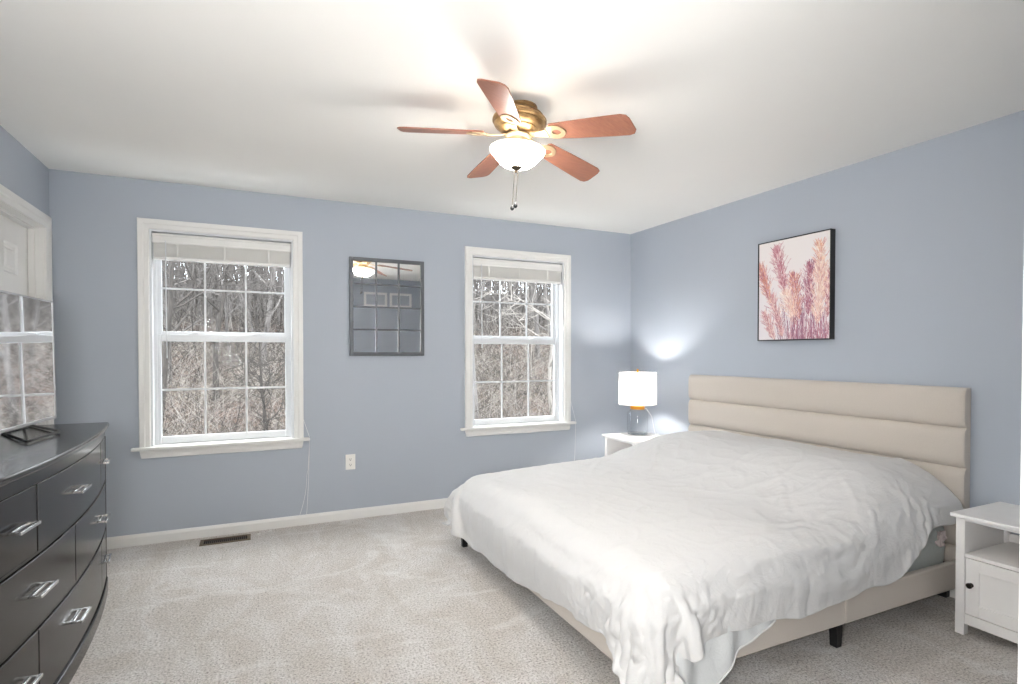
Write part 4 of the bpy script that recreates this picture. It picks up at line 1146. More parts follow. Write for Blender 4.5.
[3050,2,1,1,1,0,1,1,0,1,0,0,0,0,-1,0,0,-1,0,1,0,1,0,0,0,0,0,0,0,0,0,0,0,0,-1,0,-1,0,0,-1,0,0,1,0,-1,0,0,0,0,0,0,0,0,1,0,0,-1,0,0,0,0,0,0,0,1,0,0,0,1,0,1,1,1,1,1,0,1,0,0,0,0,0],
[3082,1,1,2,0,1,0,1,0,1,0,0,0,0,-1,0,-1,0,0,1,0,0,0,0,0,0,0,0,0,0,0,0,0,0,0,0,-1,0,0,-1,0,1,0,0,0,-1,0,0,0,0,0,0,0,1,0,0,-1,0,0,0,0,0,0,1,0,0,1,0,0,1,1,1,0,1,1,1,0,0,0,0,0,0],
[3114,1,1,1,1,0,1,0,0,1,0,0,0,0,-1,0,-1,0,0,0,1,0,0,0,0,0,0,0,0,0,0,0,0,0,-1,0,0,0,0,0,-1,1,0,0,0,-1,0,0,0,0,0,0,0,1,0,0,0,-1,0,0,0,1,0,0,1,0,0,0,1,1,0,1,1,1,0,1,0,0,0,1,0,0],
[3142,4,1,1,1,1,0,0,0,1,0,0,0,-1,0,0,-1,0,0,0,0,0,1,0,0,-1,0,0,0,0,0,0,0,0,0,0,0,0,0,0,0,0,0,0,0,0,0,-1,0,0,0,0,1,0,0,0,0,0,0,0,0,0,0,1,0,0,1,0,0,1,1,0,1,1,1,0,0,0,1,0,0,0],
[3172,2,4,2,1,0,0,1,0,0,0,0,-1,0,0,0,-1,0,0,0,0,0,0,0,0,0,0,0,0,0,0,0,0,0,0,-1,0,0,1,0,0,0,0,0,0,0,0,0,0,0,0,0,0,0,0,0,0,0,0,0,0,0,1,0,0,1,0,0,1,1,0,1,0,1,1,0,0,1,0,0,0,0],
[3195,6,9,2,0,1,0,0,0,0,0,0,-1,0,-1,0,0,0,0,0,0,0,0,0,0,0,-1,0,0,0,0,0,0,0,0,0,0,0,1,0,0,0,0,0,0,0,0,0,0,0,0,0,0,0,0,0,0,0,0,0,1,0,0,0,1,0,0,1,0,1,1,0,1,0,1,0,0,1,0,0,0,1],
],
# across the bed
[
[1306,29,31,31,23,18,22,31,28,31,23,20,13,22,21,25,22,7,27,30,30,31,31,31,31,31,31,30,32,31,30,31,31,31,31,31,31,30,31,31,31,31,29,30,29,30,28,30,29,30,31,31,31,31,31,31,31,31,31,31,31,31,31,31,31,30,31,29,31,16,12,6,28,25,25,23,6,26,14,23,30,30],
[1320,30,29,26,26,21,24,21,26,22,26,15,27,20,18,20,21,21,29,29,28,31,31,31,30,31,31,30,31,31,31,31,31,31,31,30,31,31,31,31,31,31,29,30,29,30,28,30,29,31,30,31,31,31,31,31,31,31,31,31,31,31,31,31,32,31,30,31,29,17,-5,21,29,19,21,16,26,27,22,21,27,29],
[1338,30,30,10,25,25,24,21,23,23,20,24,24,16,23,24,23,23,23,28,30,31,31,30,31,30,31,30,31,31,31,31,31,31,31,31,30,31,31,31,31,31,30,30,29,29,29,30,29,31,31,31,31,31,31,31,31,31,31,31,31,31,31,31,31,31,31,30,30,17,-4,22,22,25,18,24,27,27,20,22,28,28],
[1358,30,19,24,4,26,24,26,23,23,16,21,14,24,27,22,27,17,29,28,31,31,30,31,30,30,31,31,31,31,31,31,31,31,30,31,31,31,31,31,31,31,30,30,30,29,29,30,30,31,31,31,31,31,31,31,31,31,31,31,31,31,30,31,31,31,31,31,30,19,-3,24,17,26,22,25,29,24,20,29,27,23],
[1381,25,26,6,11,12,27,22,21,22,22,13,23,19,21,29,23,24,30,29,31,30,31,29,30,31,31,31,31,31,31,32,31,31,31,31,31,31,31,31,31,31,30,30,31,29,29,30,31,31,31,31,31,31,30,31,32,31,31,31,31,31,30,31,31,31,31,32,30,20,-1,25,17,27,21,28,28,25,24,26,24,25],
[1403,22,16,0,10,25,11,22,19,20,25,15,22,16,24,28,22,30,30,29,30,30,30,30,31,31,31,31,31,31,31,31,32,31,31,31,31,31,31,31,31,31,31,30,31,30,29,30,31,31,31,31,31,31,31,31,31,32,31,31,31,31,31,31,31,31,31,31,30,23,1,26,16,22,27,28,27,25,26,26,27,16],
[1418,19,-5,10,28,6,18,5,21,18,25,28,13,25,21,28,23,30,30,31,29,29,30,31,31,31,31,32,31,31,31,31,31,31,32,31,31,31,31,31,31,32,30,31,31,30,29,31,31,31,31,31,31,31,31,31,32,31,31,31,31,31,31,31,31,31,31,31,31,26,2,27,21,15,30,25,29,25,29,28,13,-6],
[1428,17,-5,15,12,11,8,12,12,19,27,28,17,27,22,29,25,31,29,29,29,30,31,31,31,31,32,31,31,31,31,32,31,31,31,31,31,31,31,32,31,31,31,30,31,31,30,31,31,31,31,31,31,31,31,31,31,32,31,31,31,31,31,31,31,31,31,32,31,28,4,27,15,24,27,30,29,26,29,10,-5,1],
[1429,15,3,-1,18,10,6,14,14,13,28,28,26,23,26,28,28,29,28,30,30,31,31,31,31,31,32,31,31,31,31,32,31,31,31,31,31,31,31,31,32,31,31,30,31,31,30,31,31,31,31,31,31,31,32,31,31,32,31,31,31,31,31,31,31,31,31,32,31,30,7,27,14,27,29,31,27,29,9,0,0,-7],
[1428,14,-4,23,-8,7,20,10,12,19,22,30,27,25,26,30,30,27,31,30,31,31,31,31,31,31,31,31,31,32,31,31,31,32,31,31,31,31,31,31,31,31,31,31,31,31,31,31,31,30,31,31,31,32,31,31,31,32,31,31,31,31,31,31,31,31,31,32,31,31,11,27,18,28,28,29,30,12,4,1,-14,-12],
[1416,16,9,19,12,-5,5,16,14,10,28,30,26,27,29,31,29,30,30,31,30,32,30,31,31,31,32,31,31,32,31,31,31,31,32,31,31,31,31,31,31,31,31,31,31,31,31,31,31,31,31,31,31,32,31,31,32,31,31,31,31,31,31,31,31,31,31,31,32,29,18,23,23,29,30,30,19,1,1,-12,-5,1],
[1429,15,14,1,16,9,6,-2,12,19,23,25,27,27,31,30,30,31,31,31,31,30,31,31,31,32,31,31,31,32,31,31,32,31,31,31,32,31,31,31,32,31,31,31,31,31,32,31,31,31,31,31,31,31,32,31,31,32,31,31,31,31,31,31,31,31,31,31,31,31,21,25,25,30,31,24,4,0,-8,2,7,9],
[1460,10,5,5,13,10,5,1,-5,15,25,21,25,28,30,31,32,31,31,31,31,31,31,31,32,31,31,31,32,31,32,31,31,32,31,31,32,31,31,32,31,32,31,31,32,31,32,31,31,31,31,32,31,31,32,31,32,31,31,31,31,31,32,31,31,30,31,31,31,31,26,26,29,27,28,11,10,-8,14,9,12,11],
[1482,10,7,1,0,4,0,0,9,9,17,24,25,26,30,32,31,32,31,31,32,31,31,32,31,31,32,31,31,32,31,32,31,32,31,32,31,32,31,32,31,32,32,31,32,31,32,31,32,31,32,31,31,32,31,32,31,32,31,31,31,32,31,31,31,31,31,31,32,29,30,28,25,30,24,13,3,15,15,11,9,11],
[1501,2,-1,2,-1,4,-2,-2,11,12,13,18,25,27,30,32,32,32,31,32,31,32,31,32,31,32,31,32,31,32,31,32,32,31,32,32,31,32,31,32,32,31,32,32,32,31,32,32,32,31,32,31,32,31,32,32,31,31,32,31,32,31,31,31,32,31,31,32,31,31,30,28,27,28,18,16,15,11,9,9,11,10],
[1481,5,3,0,-2,4,7,9,10,11,12,12,25,28,31,32,32,31,32,32,31,32,32,31,32,31,32,32,31,32,32,31,32,32,31,32,32,32,31,32,32,31,32,32,32,32,32,32,32,31,32,32,31,32,32,31,32,32,31,32,31,32,31,31,32,31,32,32,31,32,31,28,29,14,14,13,16,2,7,8,10,10],
[1449,5,4,2,3,6,8,11,12,16,16,19,26,27,31,31,32,32,32,32,31,32,32,32,31,32,32,31,32,32,32,31,32,32,32,31,32,32,31,32,32,31,32,32,32,32,32,32,32,31,32,32,32,31,32,32,32,31,32,31,32,32,31,32,32,31,32,32,32,32,31,29,25,17,15,14,5,4,3,4,5,4],
[1432,6,6,7,9,12,15,16,11,13,7,19,25,28,31,31,32,32,31,32,32,32,31,32,32,32,32,31,32,32,32,31,32,32,31,32,32,31,32,32,31,32,32,31,32,32,32,32,32,31,32,32,32,31,32,32,32,31,32,32,31,32,32,32,31,32,32,32,32,33,31,28,26,14,16,14,3,4,5,4,1,0],
[1454,5,6,9,8,12,13,-2,6,11,17,16,26,29,31,32,31,32,32,32,31,32,32,32,31,32,32,32,31,32,32,31,32,32,31,32,32,31,32,31,32,31,32,31,32,32,32,31,32,32,31,32,32,31,32,32,31,32,32,32,31,32,32,32,32,31,32,32,32,32,31,28,25,13,12,17,1,0,3,6,5,1],
[1478,4,4,5,4,9,-2,3,13,12,12,19,27,29,31,31,32,32,31,32,32,31,32,32,32,31,32,32,31,32,32,31,32,31,32,31,32,31,32,31,31,32,31,32,31,32,32,31,32,31,32,31,32,32,31,32,31,32,32,31,32,32,32,32,31,32,32,32,31,32,31,28,24,14,13,12,7,-1,-1,1,4,5],
[1492,2,0,2,6,-1,0,8,9,12,15,23,26,30,31,32,31,32,31,32,32,31,32,31,32,32,31,32,32,31,32,31,32,31,32,31,31,32,31,31,32,31,31,32,31,32,31,32,31,32,31,32,31,32,31,32,31,32,31,32,32,31,32,32,31,32,32,31,32,31,31,28,23,14,12,12,5,-1,2,0,1,5],
[1501,-4,-3,7,-4,3,8,2,13,14,13,23,27,30,32,31,32,31,32,31,32,31,32,31,32,32,31,32,31,32,31,32,31,31,32,31,32,31,31,31,32,31,31,32,31,32,31,31,32,31,32,31,31,32,31,31,32,31,32,32,31,32,31,32,32,31,32,31,32,31,30,28,22,13,14,11,3,2,-2,2,1,3],
[1502,0,-3,2,5,0,-1,9,13,12,15,24,27,30,32,31,31,32,31,32,31,32,31,32,31,32,31,32,31,32,31,32,31,31,32,31,32,31,31,31,32,31,31,32,31,31,32,31,32,31,31,32,31,31,32,31,31,32,31,32,31,32,31,32,31,32,31,32,31,31,31,27,21,13,12,13,3,2,-1,-1,1,3],
[1505,-3,3,4,-3,-2,2,10,13,12,16,24,27,31,31,31,31,32,31,32,31,32,31,32,31,32,31,32,31,31,32,31,32,31,31,32,31,32,31,31,31,32,31,31,32,31,32,31,31,32,31,31,32,31,31,32,31,31,32,31,32,31,32,31,32,31,32,31,31,31,30,27,21,12,13,12,2,2,1,-1,0,2],
[1503,2,2,-2,1,1,0,10,13,12,16,25,28,30,31,31,32,31,31,32,31,32,31,32,31,32,31,32,31,31,32,31,32,31,31,32,31,32,31,31,31,32,31,31,32,31,32,31,31,32,31,31,32,31,31,32,31,31,32,31,32,31,32,31,32,31,31,32,31,31,30,27,19,14,12,11,2,0,3,0,-1,2],
[1503,4,0,-1,0,2,-1,11,13,11,18,25,28,30,32,31,31,32,31,31,32,31,32,31,32,31,32,31,32,31,31,32,31,31,32,31,31,32,31,31,31,32,31,31,32,31,31,32,31,31,32,31,31,32,31,31,32,31,31,32,31,32,31,32,31,32,31,31,32,31,29,27,19,13,13,10,1,1,1,2,0,1],
[1504,2,0,0,1,0,1,11,13,12,18,26,28,31,31,32,31,31,32,31,32,31,32,31,31,32,31,32,31,31,31,32,31,31,32,31,31,31,32,31,31,31,31,32,31,31,31,32,31,31,32,31,31,31,32,31,31,32,31,32,31,31,32,31,32,31,31,32,31,31,30,26,19,13,12,11,1,0,1,1,1,0],
[1505,1,0,0,1,1,1,12,12,13,19,26,30,31,31,32,31,31,32,31,31,32,31,32,31,31,32,31,31,31,32,31,31,31,31,32,31,31,31,31,31,31,32,31,31,31,31,31,32,31,31,31,32,31,31,31,32,31,31,32,31,31,32,31,32,31,31,31,32,31,29,27,17,13,13,10,0,1,1,1,1,0],
[1505,1,0,1,0,0,3,13,12,13,22,26,31,30,32,31,32,31,31,31,32,31,31,32,31,31,32,31,31,31,31,31,31,31,32,31,31,31,31,31,31,31,31,31,31,31,32,31,31,31,31,31,31,32,31,31,31,31,32,31,31,32,31,31,32,31,31,31,31,31,29,27,17,13,12,10,1,1,0,1,1,0],
[1505,1,1,-1,1,0,5,13,13,12,24,28,30,31,31,31,31,32,31,31,31,31,32,31,31,31,32,31,31,31,31,31,31,31,31,31,31,31,32,31,31,31,31,31,31,31,31,31,31,31,31,31,31,31,31,32,31,31,31,31,32,31,31,31,32,31,31,31,31,31,29,26,17,12,13,9,1,2,0,0,1,0],
[1505,1,0,1,1,0,7,12,13,13,25,27,30,31,31,31,31,31,31,32,31,31,31,31,32,31,31,31,31,31,31,31,31,31,31,31,32,31,31,31,31,31,31,31,31,31,31,31,31,31,31,31,32,31,31,31,31,31,31,31,31,32,31,31,31,31,31,32,31,31,28,26,16,13,12,9,0,3,1,0,0,0],
[1505,1,1,1,0,0,8,12,12,14,25,27,29,31,31,31,31,31,31,31,32,31,31,31,31,32,31,31,31,31,31,31,31,31,31,32,31,31,31,31,31,31,32,31,31,31,31,31,31,31,31,32,31,31,31,31,31,31,31,31,32,31,31,31,31,31,31,32,31,30,29,25,17,12,12,9,0,2,3,-1,0,0],
[1505,1,1,1,0,0,7,13,12,13,24,27,29,31,31,31,31,31,31,31,31,31,32,31,31,31,31,32,31,31,31,31,31,31,32,31,31,31,32,31,31,31,32,31,31,31,31,32,31,31,31,31,32,31,31,31,31,31,31,32,31,31,31,31,31,32,31,31,31,31,28,25,17,12,13,8,0,1,4,1,-1,-1],
[1505,1,2,0,0,-1,8,12,11,13,23,26,29,31,31,31,31,31,31,31,31,32,31,31,31,32,31,31,31,32,31,31,31,32,31,31,32,31,31,32,31,31,32,31,31,31,32,31,31,31,32,31,31,32,31,31,31,31,32,31,31,31,31,32,31,31,31,31,32,30,29,25,17,12,13,8,0,0,3,3,-1,0],
[1505,2,1,0,-2,-1,8,12,9,14,22,26,29,31,31,31,31,31,32,31,31,31,32,31,31,32,31,31,31,32,31,31,32,31,31,32,31,31,32,31,32,31,31,32,31,31,32,31,31,31,32,31,31,32,31,32,31,31,31,32,31,31,31,32,31,31,31,32,31,31,28,26,16,13,12,10,0,-1,1,5,0,-1],
[1504,3,1,0,-3,-2,8,10,11,15,21,26,29,30,32,31,31,31,32,31,31,32,31,31,32,31,31,32,31,31,32,31,31,32,31,31,32,31,31,32,31,32,31,31,32,31,31,31,32,31,31,32,31,32,31,31,32,31,31,32,31,31,31,32,31,31,32,31,31,31,29,25,17,13,12,11,1,-2,-1,5,2,-2],
[1504,3,1,0,-6,0,8,8,16,13,20,27,29,31,31,32,31,31,31,32,31,31,32,31,31,32,31,31,32,31,31,32,31,31,32,31,31,32,31,31,31,32,31,31,32,31,31,31,32,31,31,32,31,31,32,31,31,31,32,31,31,32,31,31,32,31,31,32,31,31,29,25,17,12,13,11,4,-4,-2,4,3,-2],
[1504,3,1,-2,-6,4,5,12,15,12,22,27,30,30,32,31,32,31,31,31,31,32,31,31,32,31,31,32,31,31,31,32,31,31,31,32,31,31,31,31,32,31,31,31,31,32,31,31,31,31,31,32,31,31,32,31,32,30,31,32,31,31,32,31,31,32,31,31,31,31,29,25,17,13,12,11,6,-2,-6,3,5,-3],
[1504,3,0,-5,-2,2,7,17,13,11,25,27,30,31,31,32,31,31,31,31,31,32,31,31,31,32,31,31,31,32,31,31,31,31,31,32,31,31,31,31,31,31,31,31,31,31,31,32,31,31,31,31,31,32,31,31,32,31,30,31,31,32,31,31,31,32,31,31,31,31,28,26,16,12,13,10,9,-1,-7,1,5,-2],
[1505,2,-2,-7,0,2,16,13,9,17,25,28,30,31,32,31,30,31,32,31,31,31,31,31,32,31,31,31,31,31,31,31,32,31,31,31,31,31,31,31,31,31,31,31,31,31,31,31,31,31,31,31,31,31,32,31,31,31,31,31,30,31,31,32,31,31,31,31,31,31,27,26,16,12,12,13,8,1,-8,-2,6,-2],
[1505,1,-5,-4,-1,8,15,10,12,18,26,30,29,31,31,30,31,31,31,31,31,31,32,31,31,31,31,31,31,31,31,31,31,31,31,31,31,31,31,31,31,31,31,31,31,31,31,31,31,31,31,31,31,31,31,31,31,32,31,31,30,30,31,31,31,31,31,31,31,31,27,26,14,12,13,12,11,1,-8,-4,6,-2],
[1506,-1,-6,-5,4,10,12,13,9,20,28,29,29,31,30,30,31,31,32,30,31,31,31,31,32,31,30,31,32,31,31,31,31,31,31,31,31,31,31,31,31,31,31,31,30,31,31,31,31,31,31,31,31,31,31,31,31,31,32,31,31,29,30,31,31,31,31,31,31,30,27,26,15,11,12,11,14,2,-9,-5,7,-3],
[1506,-2,-7,-4,7,10,14,9,8,26,26,29,30,30,30,29,32,31,31,31,30,31,31,31,31,31,31,31,31,31,31,31,31,31,31,31,31,31,31,31,31,31,31,31,31,31,30,31,31,31,31,31,31,31,31,31,32,31,31,31,31,31,29,30,31,31,31,30,31,30,26,27,18,7,12,12,13,4,-9,-6,7,-3],
[1506,-3,-6,-4,9,10,14,5,13,25,26,29,30,31,29,29,31,31,31,31,31,31,31,31,30,31,31,31,32,31,31,31,31,31,31,31,31,31,31,31,31,30,31,31,31,31,31,30,31,31,31,31,31,31,31,31,31,31,31,31,31,31,31,30,29,31,31,31,30,30,26,26,21,5,11,12,14,5,-11,-5,8,-4],
[1505,-2,-6,-4,11,10,13,3,17,26,25,30,30,31,29,29,30,31,31,31,31,31,30,31,31,31,31,31,31,31,31,31,31,31,31,31,31,31,30,31,31,31,31,31,31,31,30,31,31,30,31,31,31,31,31,31,31,31,31,31,31,31,31,31,30,29,30,31,30,31,25,25,23,4,11,12,17,2,-13,-2,7,-4],
[1505,-2,-8,-1,12,10,13,1,21,26,27,28,30,30,30,29,31,30,31,31,31,31,30,31,30,31,31,31,31,31,31,31,31,31,31,31,31,30,31,31,31,31,31,30,31,31,31,30,30,31,31,31,31,31,30,31,31,31,31,31,31,31,31,30,30,30,30,31,30,28,29,22,24,6,9,16,10,4,-14,1,7,-5],
[1505,-2,-8,-1,15,8,13,3,23,27,26,29,31,30,28,30,31,30,30,31,31,31,30,31,31,30,31,31,31,30,31,31,31,31,31,31,30,31,31,31,30,31,31,31,30,31,31,31,29,30,31,31,31,31,30,31,31,31,31,31,30,31,30,31,30,30,31,30,30,29,26,24,21,8,12,8,16,1,-14,4,7,-6],
[1505,-2,-7,-1,17,7,13,5,25,25,29,30,30,30,28,30,31,29,30,30,31,31,30,31,31,30,31,31,30,31,31,31,31,30,31,31,31,30,31,31,30,31,31,30,31,31,30,31,31,29,30,31,30,31,31,31,30,31,31,31,29,31,30,31,31,30,30,28,30,30,25,27,15,15,6,10,18,-3,-12,8,4,-7],
[1505,-1,-7,-1,16,11,10,9,24,28,26,31,31,29,28,31,30,31,29,29,30,31,31,30,31,30,31,31,30,31,31,31,30,31,31,30,31,31,30,31,30,31,31,30,31,31,30,31,31,30,30,29,31,30,31,31,31,30,31,29,31,30,31,31,30,30,27,30,31,29,28,21,21,6,13,11,16,-7,-8,11,1,-7],
[1505,1,-5,3,7,17,2,17,22,28,26,31,30,30,28,31,30,31,30,29,29,30,31,30,31,30,31,31,30,31,31,30,31,31,31,30,31,30,31,31,30,31,31,30,31,31,30,31,31,30,31,29,29,31,31,30,31,30,30,30,31,30,31,30,30,29,30,30,29,30,26,24,15,14,7,16,12,-10,-1,11,-3,-6],
[1504,2,-1,-1,10,12,7,18,18,28,26,30,31,29,29,31,30,30,31,30,29,29,30,31,31,30,31,30,31,31,30,31,31,31,30,31,31,30,31,31,30,31,31,30,31,31,31,31,30,31,31,30,29,29,31,31,30,30,30,31,30,31,30,30,29,30,30,29,30,29,30,20,20,5,13,19,4,-8,5,9,-7,-5],
[1504,2,-1,3,6,9,15,11,20,23,29,29,30,29,30,30,30,31,30,31,31,28,29,31,31,30,31,31,30,31,31,31,30,31,31,31,31,30,31,31,31,30,31,31,31,31,30,31,31,31,31,31,30,29,29,31,30,30,31,31,30,30,31,30,30,29,29,30,30,29,28,22,15,10,15,19,-3,-3,11,2,-8,-3],
[1502,4,0,1,8,8,12,13,19,23,26,29,30,30,29,30,30,31,31,30,31,31,28,30,31,30,31,31,31,31,30,31,31,31,31,31,31,31,30,31,31,31,31,30,31,31,31,31,31,31,31,31,31,30,29,29,31,30,31,31,30,31,30,30,29,30,30,30,30,28,26,23,19,9,18,14,-6,5,11,-5,-8,0],
[1499,8,0,-1,8,12,5,17,19,20,27,27,30,29,30,30,31,30,31,31,31,31,30,29,30,31,31,31,30,31,31,31,31,31,31,31,31,31,30,31,31,31,31,31,31,31,31,30,31,31,31,31,31,31,31,28,30,30,31,31,31,30,30,29,31,29,31,29,30,30,23,25,16,14,20,7,-3,10,5,-10,-3,1],
[1496,10,1,1,6,10,13,10,19,25,23,26,29,30,30,30,30,31,31,31,30,31,31,31,29,30,31,31,31,31,31,31,31,30,31,31,31,31,31,31,31,30,31,31,31,31,31,31,31,31,31,31,31,31,30,31,29,30,30,31,31,30,30,30,31,29,31,30,29,26,28,23,16,18,15,3,5,10,-6,-5,0,1],
[1494,10,4,-2,9,12,10,13,19,24,25,25,28,29,30,30,30,31,31,31,31,30,31,31,31,30,30,31,31,30,31,31,31,31,31,31,30,31,31,31,31,30,31,31,31,31,31,31,31,31,30,31,31,31,31,31,30,30,29,31,31,30,30,30,31,30,30,28,29,29,26,24,17,20,7,7,11,-2,-3,-4,3,0],
[1492,11,5,-1,9,13,12,12,23,20,28,27,24,30,29,30,30,31,30,31,31,31,31,30,31,31,30,30,31,31,31,30,31,31,31,31,30,31,31,31,30,31,31,31,30,31,31,31,31,30,31,31,31,31,31,30,31,31,30,29,31,30,31,30,30,30,27,29,31,28,27,24,20,14,6,16,-1,0,-4,1,3,-1],
[1489,13,6,-1,11,13,12,16,22,26,24,27,28,25,28,30,30,31,31,30,31,31,30,31,31,31,30,30,31,31,30,31,31,30,31,31,31,30,31,30,31,31,30,31,31,30,31,31,31,30,31,31,31,30,31,31,30,31,31,30,30,30,30,30,30,28,29,30,29,29,27,23,20,9,14,6,2,0,-2,4,1,-2],
[1483,17,7,2,13,10,14,17,24,24,28,26,27,27,27,29,30,30,31,31,30,31,30,31,31,30,31,31,30,31,30,31,30,31,31,30,31,30,31,30,31,31,30,31,30,31,31,30,31,31,30,31,31,30,31,30,31,31,30,31,30,30,29,30,28,29,30,31,29,29,26,24,14,16,7,9,2,-2,2,4,-2,-1],
[1486,7,12,5,15,12,10,20,25,25,25,26,29,28,28,27,30,30,30,31,31,30,31,30,31,31,30,31,30,31,30,31,30,31,30,31,30,31,31,30,31,30,31,30,31,30,31,30,31,30,31,31,30,31,30,31,30,31,30,31,30,29,30,30,28,30,30,30,30,28,28,20,20,6,11,10,-1,1,7,-4,-2,0],
[1491,4,9,7,14,14,11,22,23,25,26,27,26,29,28,29,28,31,30,31,30,31,30,31,30,31,30,31,30,31,30,31,30,31,30,31,30,31,30,31,30,31,30,31,30,31,30,31,30,31,30,31,30,31,30,31,30,31,30,30,30,30,30,29,30,30,30,30,29,29,24,24,12,12,13,6,1,4,-1,-2,0,0],
[1491,10,5,8,13,12,13,23,23,26,26,27,27,27,28,29,29,31,30,30,31,30,31,30,31,30,31,30,31,30,31,30,31,30,30,31,30,31,30,31,30,31,30,30,31,30,31,30,31,30,30,31,30,31,30,31,30,31,30,30,30,30,30,29,30,30,30,30,29,28,25,22,13,14,10,6,4,-1,-2,0,1,1],
[1501,-3,15,5,11,10,20,19,25,25,26,27,27,27,28,29,30,30,31,30,30,31,30,31,30,30,31,30,31,30,31,30,30,31,30,31,30,30,31,30,30,31,30,31,30,30,31,30,30,31,30,31,30,30,31,30,30,31,30,30,30,30,30,30,30,30,29,30,29,28,26,20,16,9,12,10,-3,-1,0,1,1,0],
[1496,11,8,14,7,11,14,24,23,25,26,27,28,27,28,29,30,30,30,31,30,30,31,30,30,31,30,31,30,30,31,30,30,30,31,30,30,31,30,30,31,30,30,30,31,30,30,30,31,30,30,31,30,30,31,30,30,31,30,30,30,30,30,30,29,30,30,30,29,27,25,21,12,13,13,2,1,1,2,0,1,-1],
[1502,4,11,15,11,11,18,21,23,24,27,26,27,28,28,29,31,30,30,30,30,31,30,30,30,31,30,30,30,31,30,30,30,30,31,30,30,30,30,30,31,30,30,30,30,30,31,30,30,30,30,31,30,30,30,31,30,30,30,30,31,29,30,30,29,30,30,29,29,28,24,20,12,15,11,4,2,1,1,1,-2,-2],
[1498,17,11,1,16,19,24,17,21,27,24,26,28,27,29,29,30,31,30,30,30,30,30,31,30,30,30,30,30,30,30,30,30,30,30,31,30,30,30,30,30,30,30,30,30,30,30,30,30,30,30,30,30,30,31,30,30,30,30,30,30,30,29,30,30,29,30,29,29,27,24,19,16,14,7,1,0,1,2,4,-3,0],
[1502,7,16,16,10,17,21,25,24,22,26,26,26,27,29,30,30,30,30,30,30,30,30,30,30,30,30,30,30,30,30,30,30,30,30,29,30,30,30,30,30,30,30,30,30,30,29,30,30,30,30,30,30,30,30,30,30,30,30,30,30,29,30,29,30,29,29,30,28,27,24,19,12,12,14,4,4,1,-1,-1,1,2],
[1512,1,11,12,21,20,21,23,24,25,24,25,27,28,29,30,30,29,30,30,30,30,30,30,30,29,30,30,30,30,30,29,30,30,30,30,29,30,30,30,30,29,30,30,30,29,30,30,30,30,29,30,30,30,30,30,30,30,29,30,30,29,30,29,29,29,30,29,28,26,24,19,15,12,8,7,10,6,4,3,4,4],
[1510,16,10,11,10,24,21,23,24,26,25,26,27,28,29,30,29,30,30,29,30,30,30,29,30,30,30,29,30,30,30,29,30,30,29,30,30,30,29,30,30,29,30,30,30,29,30,29,30,30,30,29,30,30,30,29,30,30,30,29,30,29,30,29,29,29,29,29,28,26,25,16,11,12,13,2,0,5,5,8,10,8],
[1514,11,12,6,19,22,20,25,24,25,26,25,27,28,29,30,29,30,30,29,30,30,29,30,30,30,29,30,30,29,30,30,29,30,30,29,30,30,29,30,30,29,30,30,29,30,30,29,30,29,30,30,29,30,30,30,29,30,30,29,30,29,29,29,29,30,29,29,28,25,24,18,13,12,9,6,2,0,1,-1,1,5],
[1515,11,8,8,22,19,23,23,25,25,25,26,27,28,29,29,30,30,29,30,30,29,30,30,29,30,30,29,30,30,29,30,30,29,30,30,29,30,30,29,30,30,29,30,30,29,30,29,30,30,29,30,30,29,30,30,29,30,30,29,30,29,29,29,29,29,29,29,28,26,24,17,12,12,12,1,-1,0,0,0,1,2],
[1515,9,10,8,22,20,20,25,24,25,26,26,27,27,29,30,30,29,30,30,29,30,30,29,30,29,30,30,29,30,30,29,30,30,29,30,30,29,30,30,29,30,30,29,30,30,29,30,30,29,30,29,30,30,29,30,30,30,29,30,29,30,29,29,29,29,29,29,28,26,23,18,11,12,10,8,0,0,0,-1,-1,-1],
[1514,10,12,6,21,20,22,23,25,25,26,26,26,28,29,30,30,29,30,29,30,30,29,30,30,29,30,30,29,30,29,30,30,29,30,30,29,30,30,29,30,30,29,30,30,29,30,30,29,30,29,30,30,29,30,30,29,30,30,29,30,29,29,29,29,29,30,28,28,26,24,17,12,12,11,2,1,1,0,1,0,-1],
[1515,11,11,7,20,20,22,24,24,26,25,26,27,28,29,30,29,30,29,30,30,29,30,29,30,29,30,30,29,30,30,29,30,29,30,30,29,30,29,30,30,29,30,30,29,30,29,30,30,29,30,29,30,30,29,30,30,29,30,29,30,29,29,29,29,29,29,29,28,26,24,17,12,11,11,3,0,0,1,0,0,1],
[1516,11,9,11,20,20,23,23,25,25,26,26,27,28,29,29,30,30,29,30,29,30,29,30,29,30,29,30,29,30,29,30,30,29,30,29,30,29,30,29,30,29,30,30,29,30,29,30,29,30,29,30,29,30,30,29,30,29,30,29,30,29,29,29,29,29,29,29,27,26,24,17,12,11,11,3,0,0,0,1,0,0],
[1515,14,11,12,20,21,23,23,25,25,26,26,27,29,28,30,29,30,29,30,29,29,30,29,30,29,29,30,29,30,29,30,29,30,29,29,30,29,30,29,30,29,30,29,29,30,29,30,29,30,29,30,29,29,30,29,30,29,30,29,29,29,29,29,29,29,29,29,27,26,23,17,12,11,11,3,0,0,0,0,0,0],
[1524,8,10,15,22,20,24,24,25,25,25,27,27,28,29,29,29,30,29,29,30,29,29,30,29,29,29,30,29,30,29,29,29,30,29,29,30,29,29,30,29,29,30,29,29,30,29,30,29,29,30,29,29,29,30,29,29,30,29,29,29,29,29,29,29,28,29,29,27,25,24,16,12,11,11,3,0,0,0,0,0,0],
[1512,21,15,17,20,22,23,24,25,25,26,27,27,29,28,28,30,29,29,29,29,30,29,29,29,29,30,29,29,29,30,29,29,29,29,30,29,29,29,29,29,30,29,29,29,30,29,29,30,29,29,29,29,30,29,29,29,29,29,29,29,29,29,28,29,29,28,29,26,25,24,16,12,11,11,3,0,0,0,0,0,0],
],
# height
[
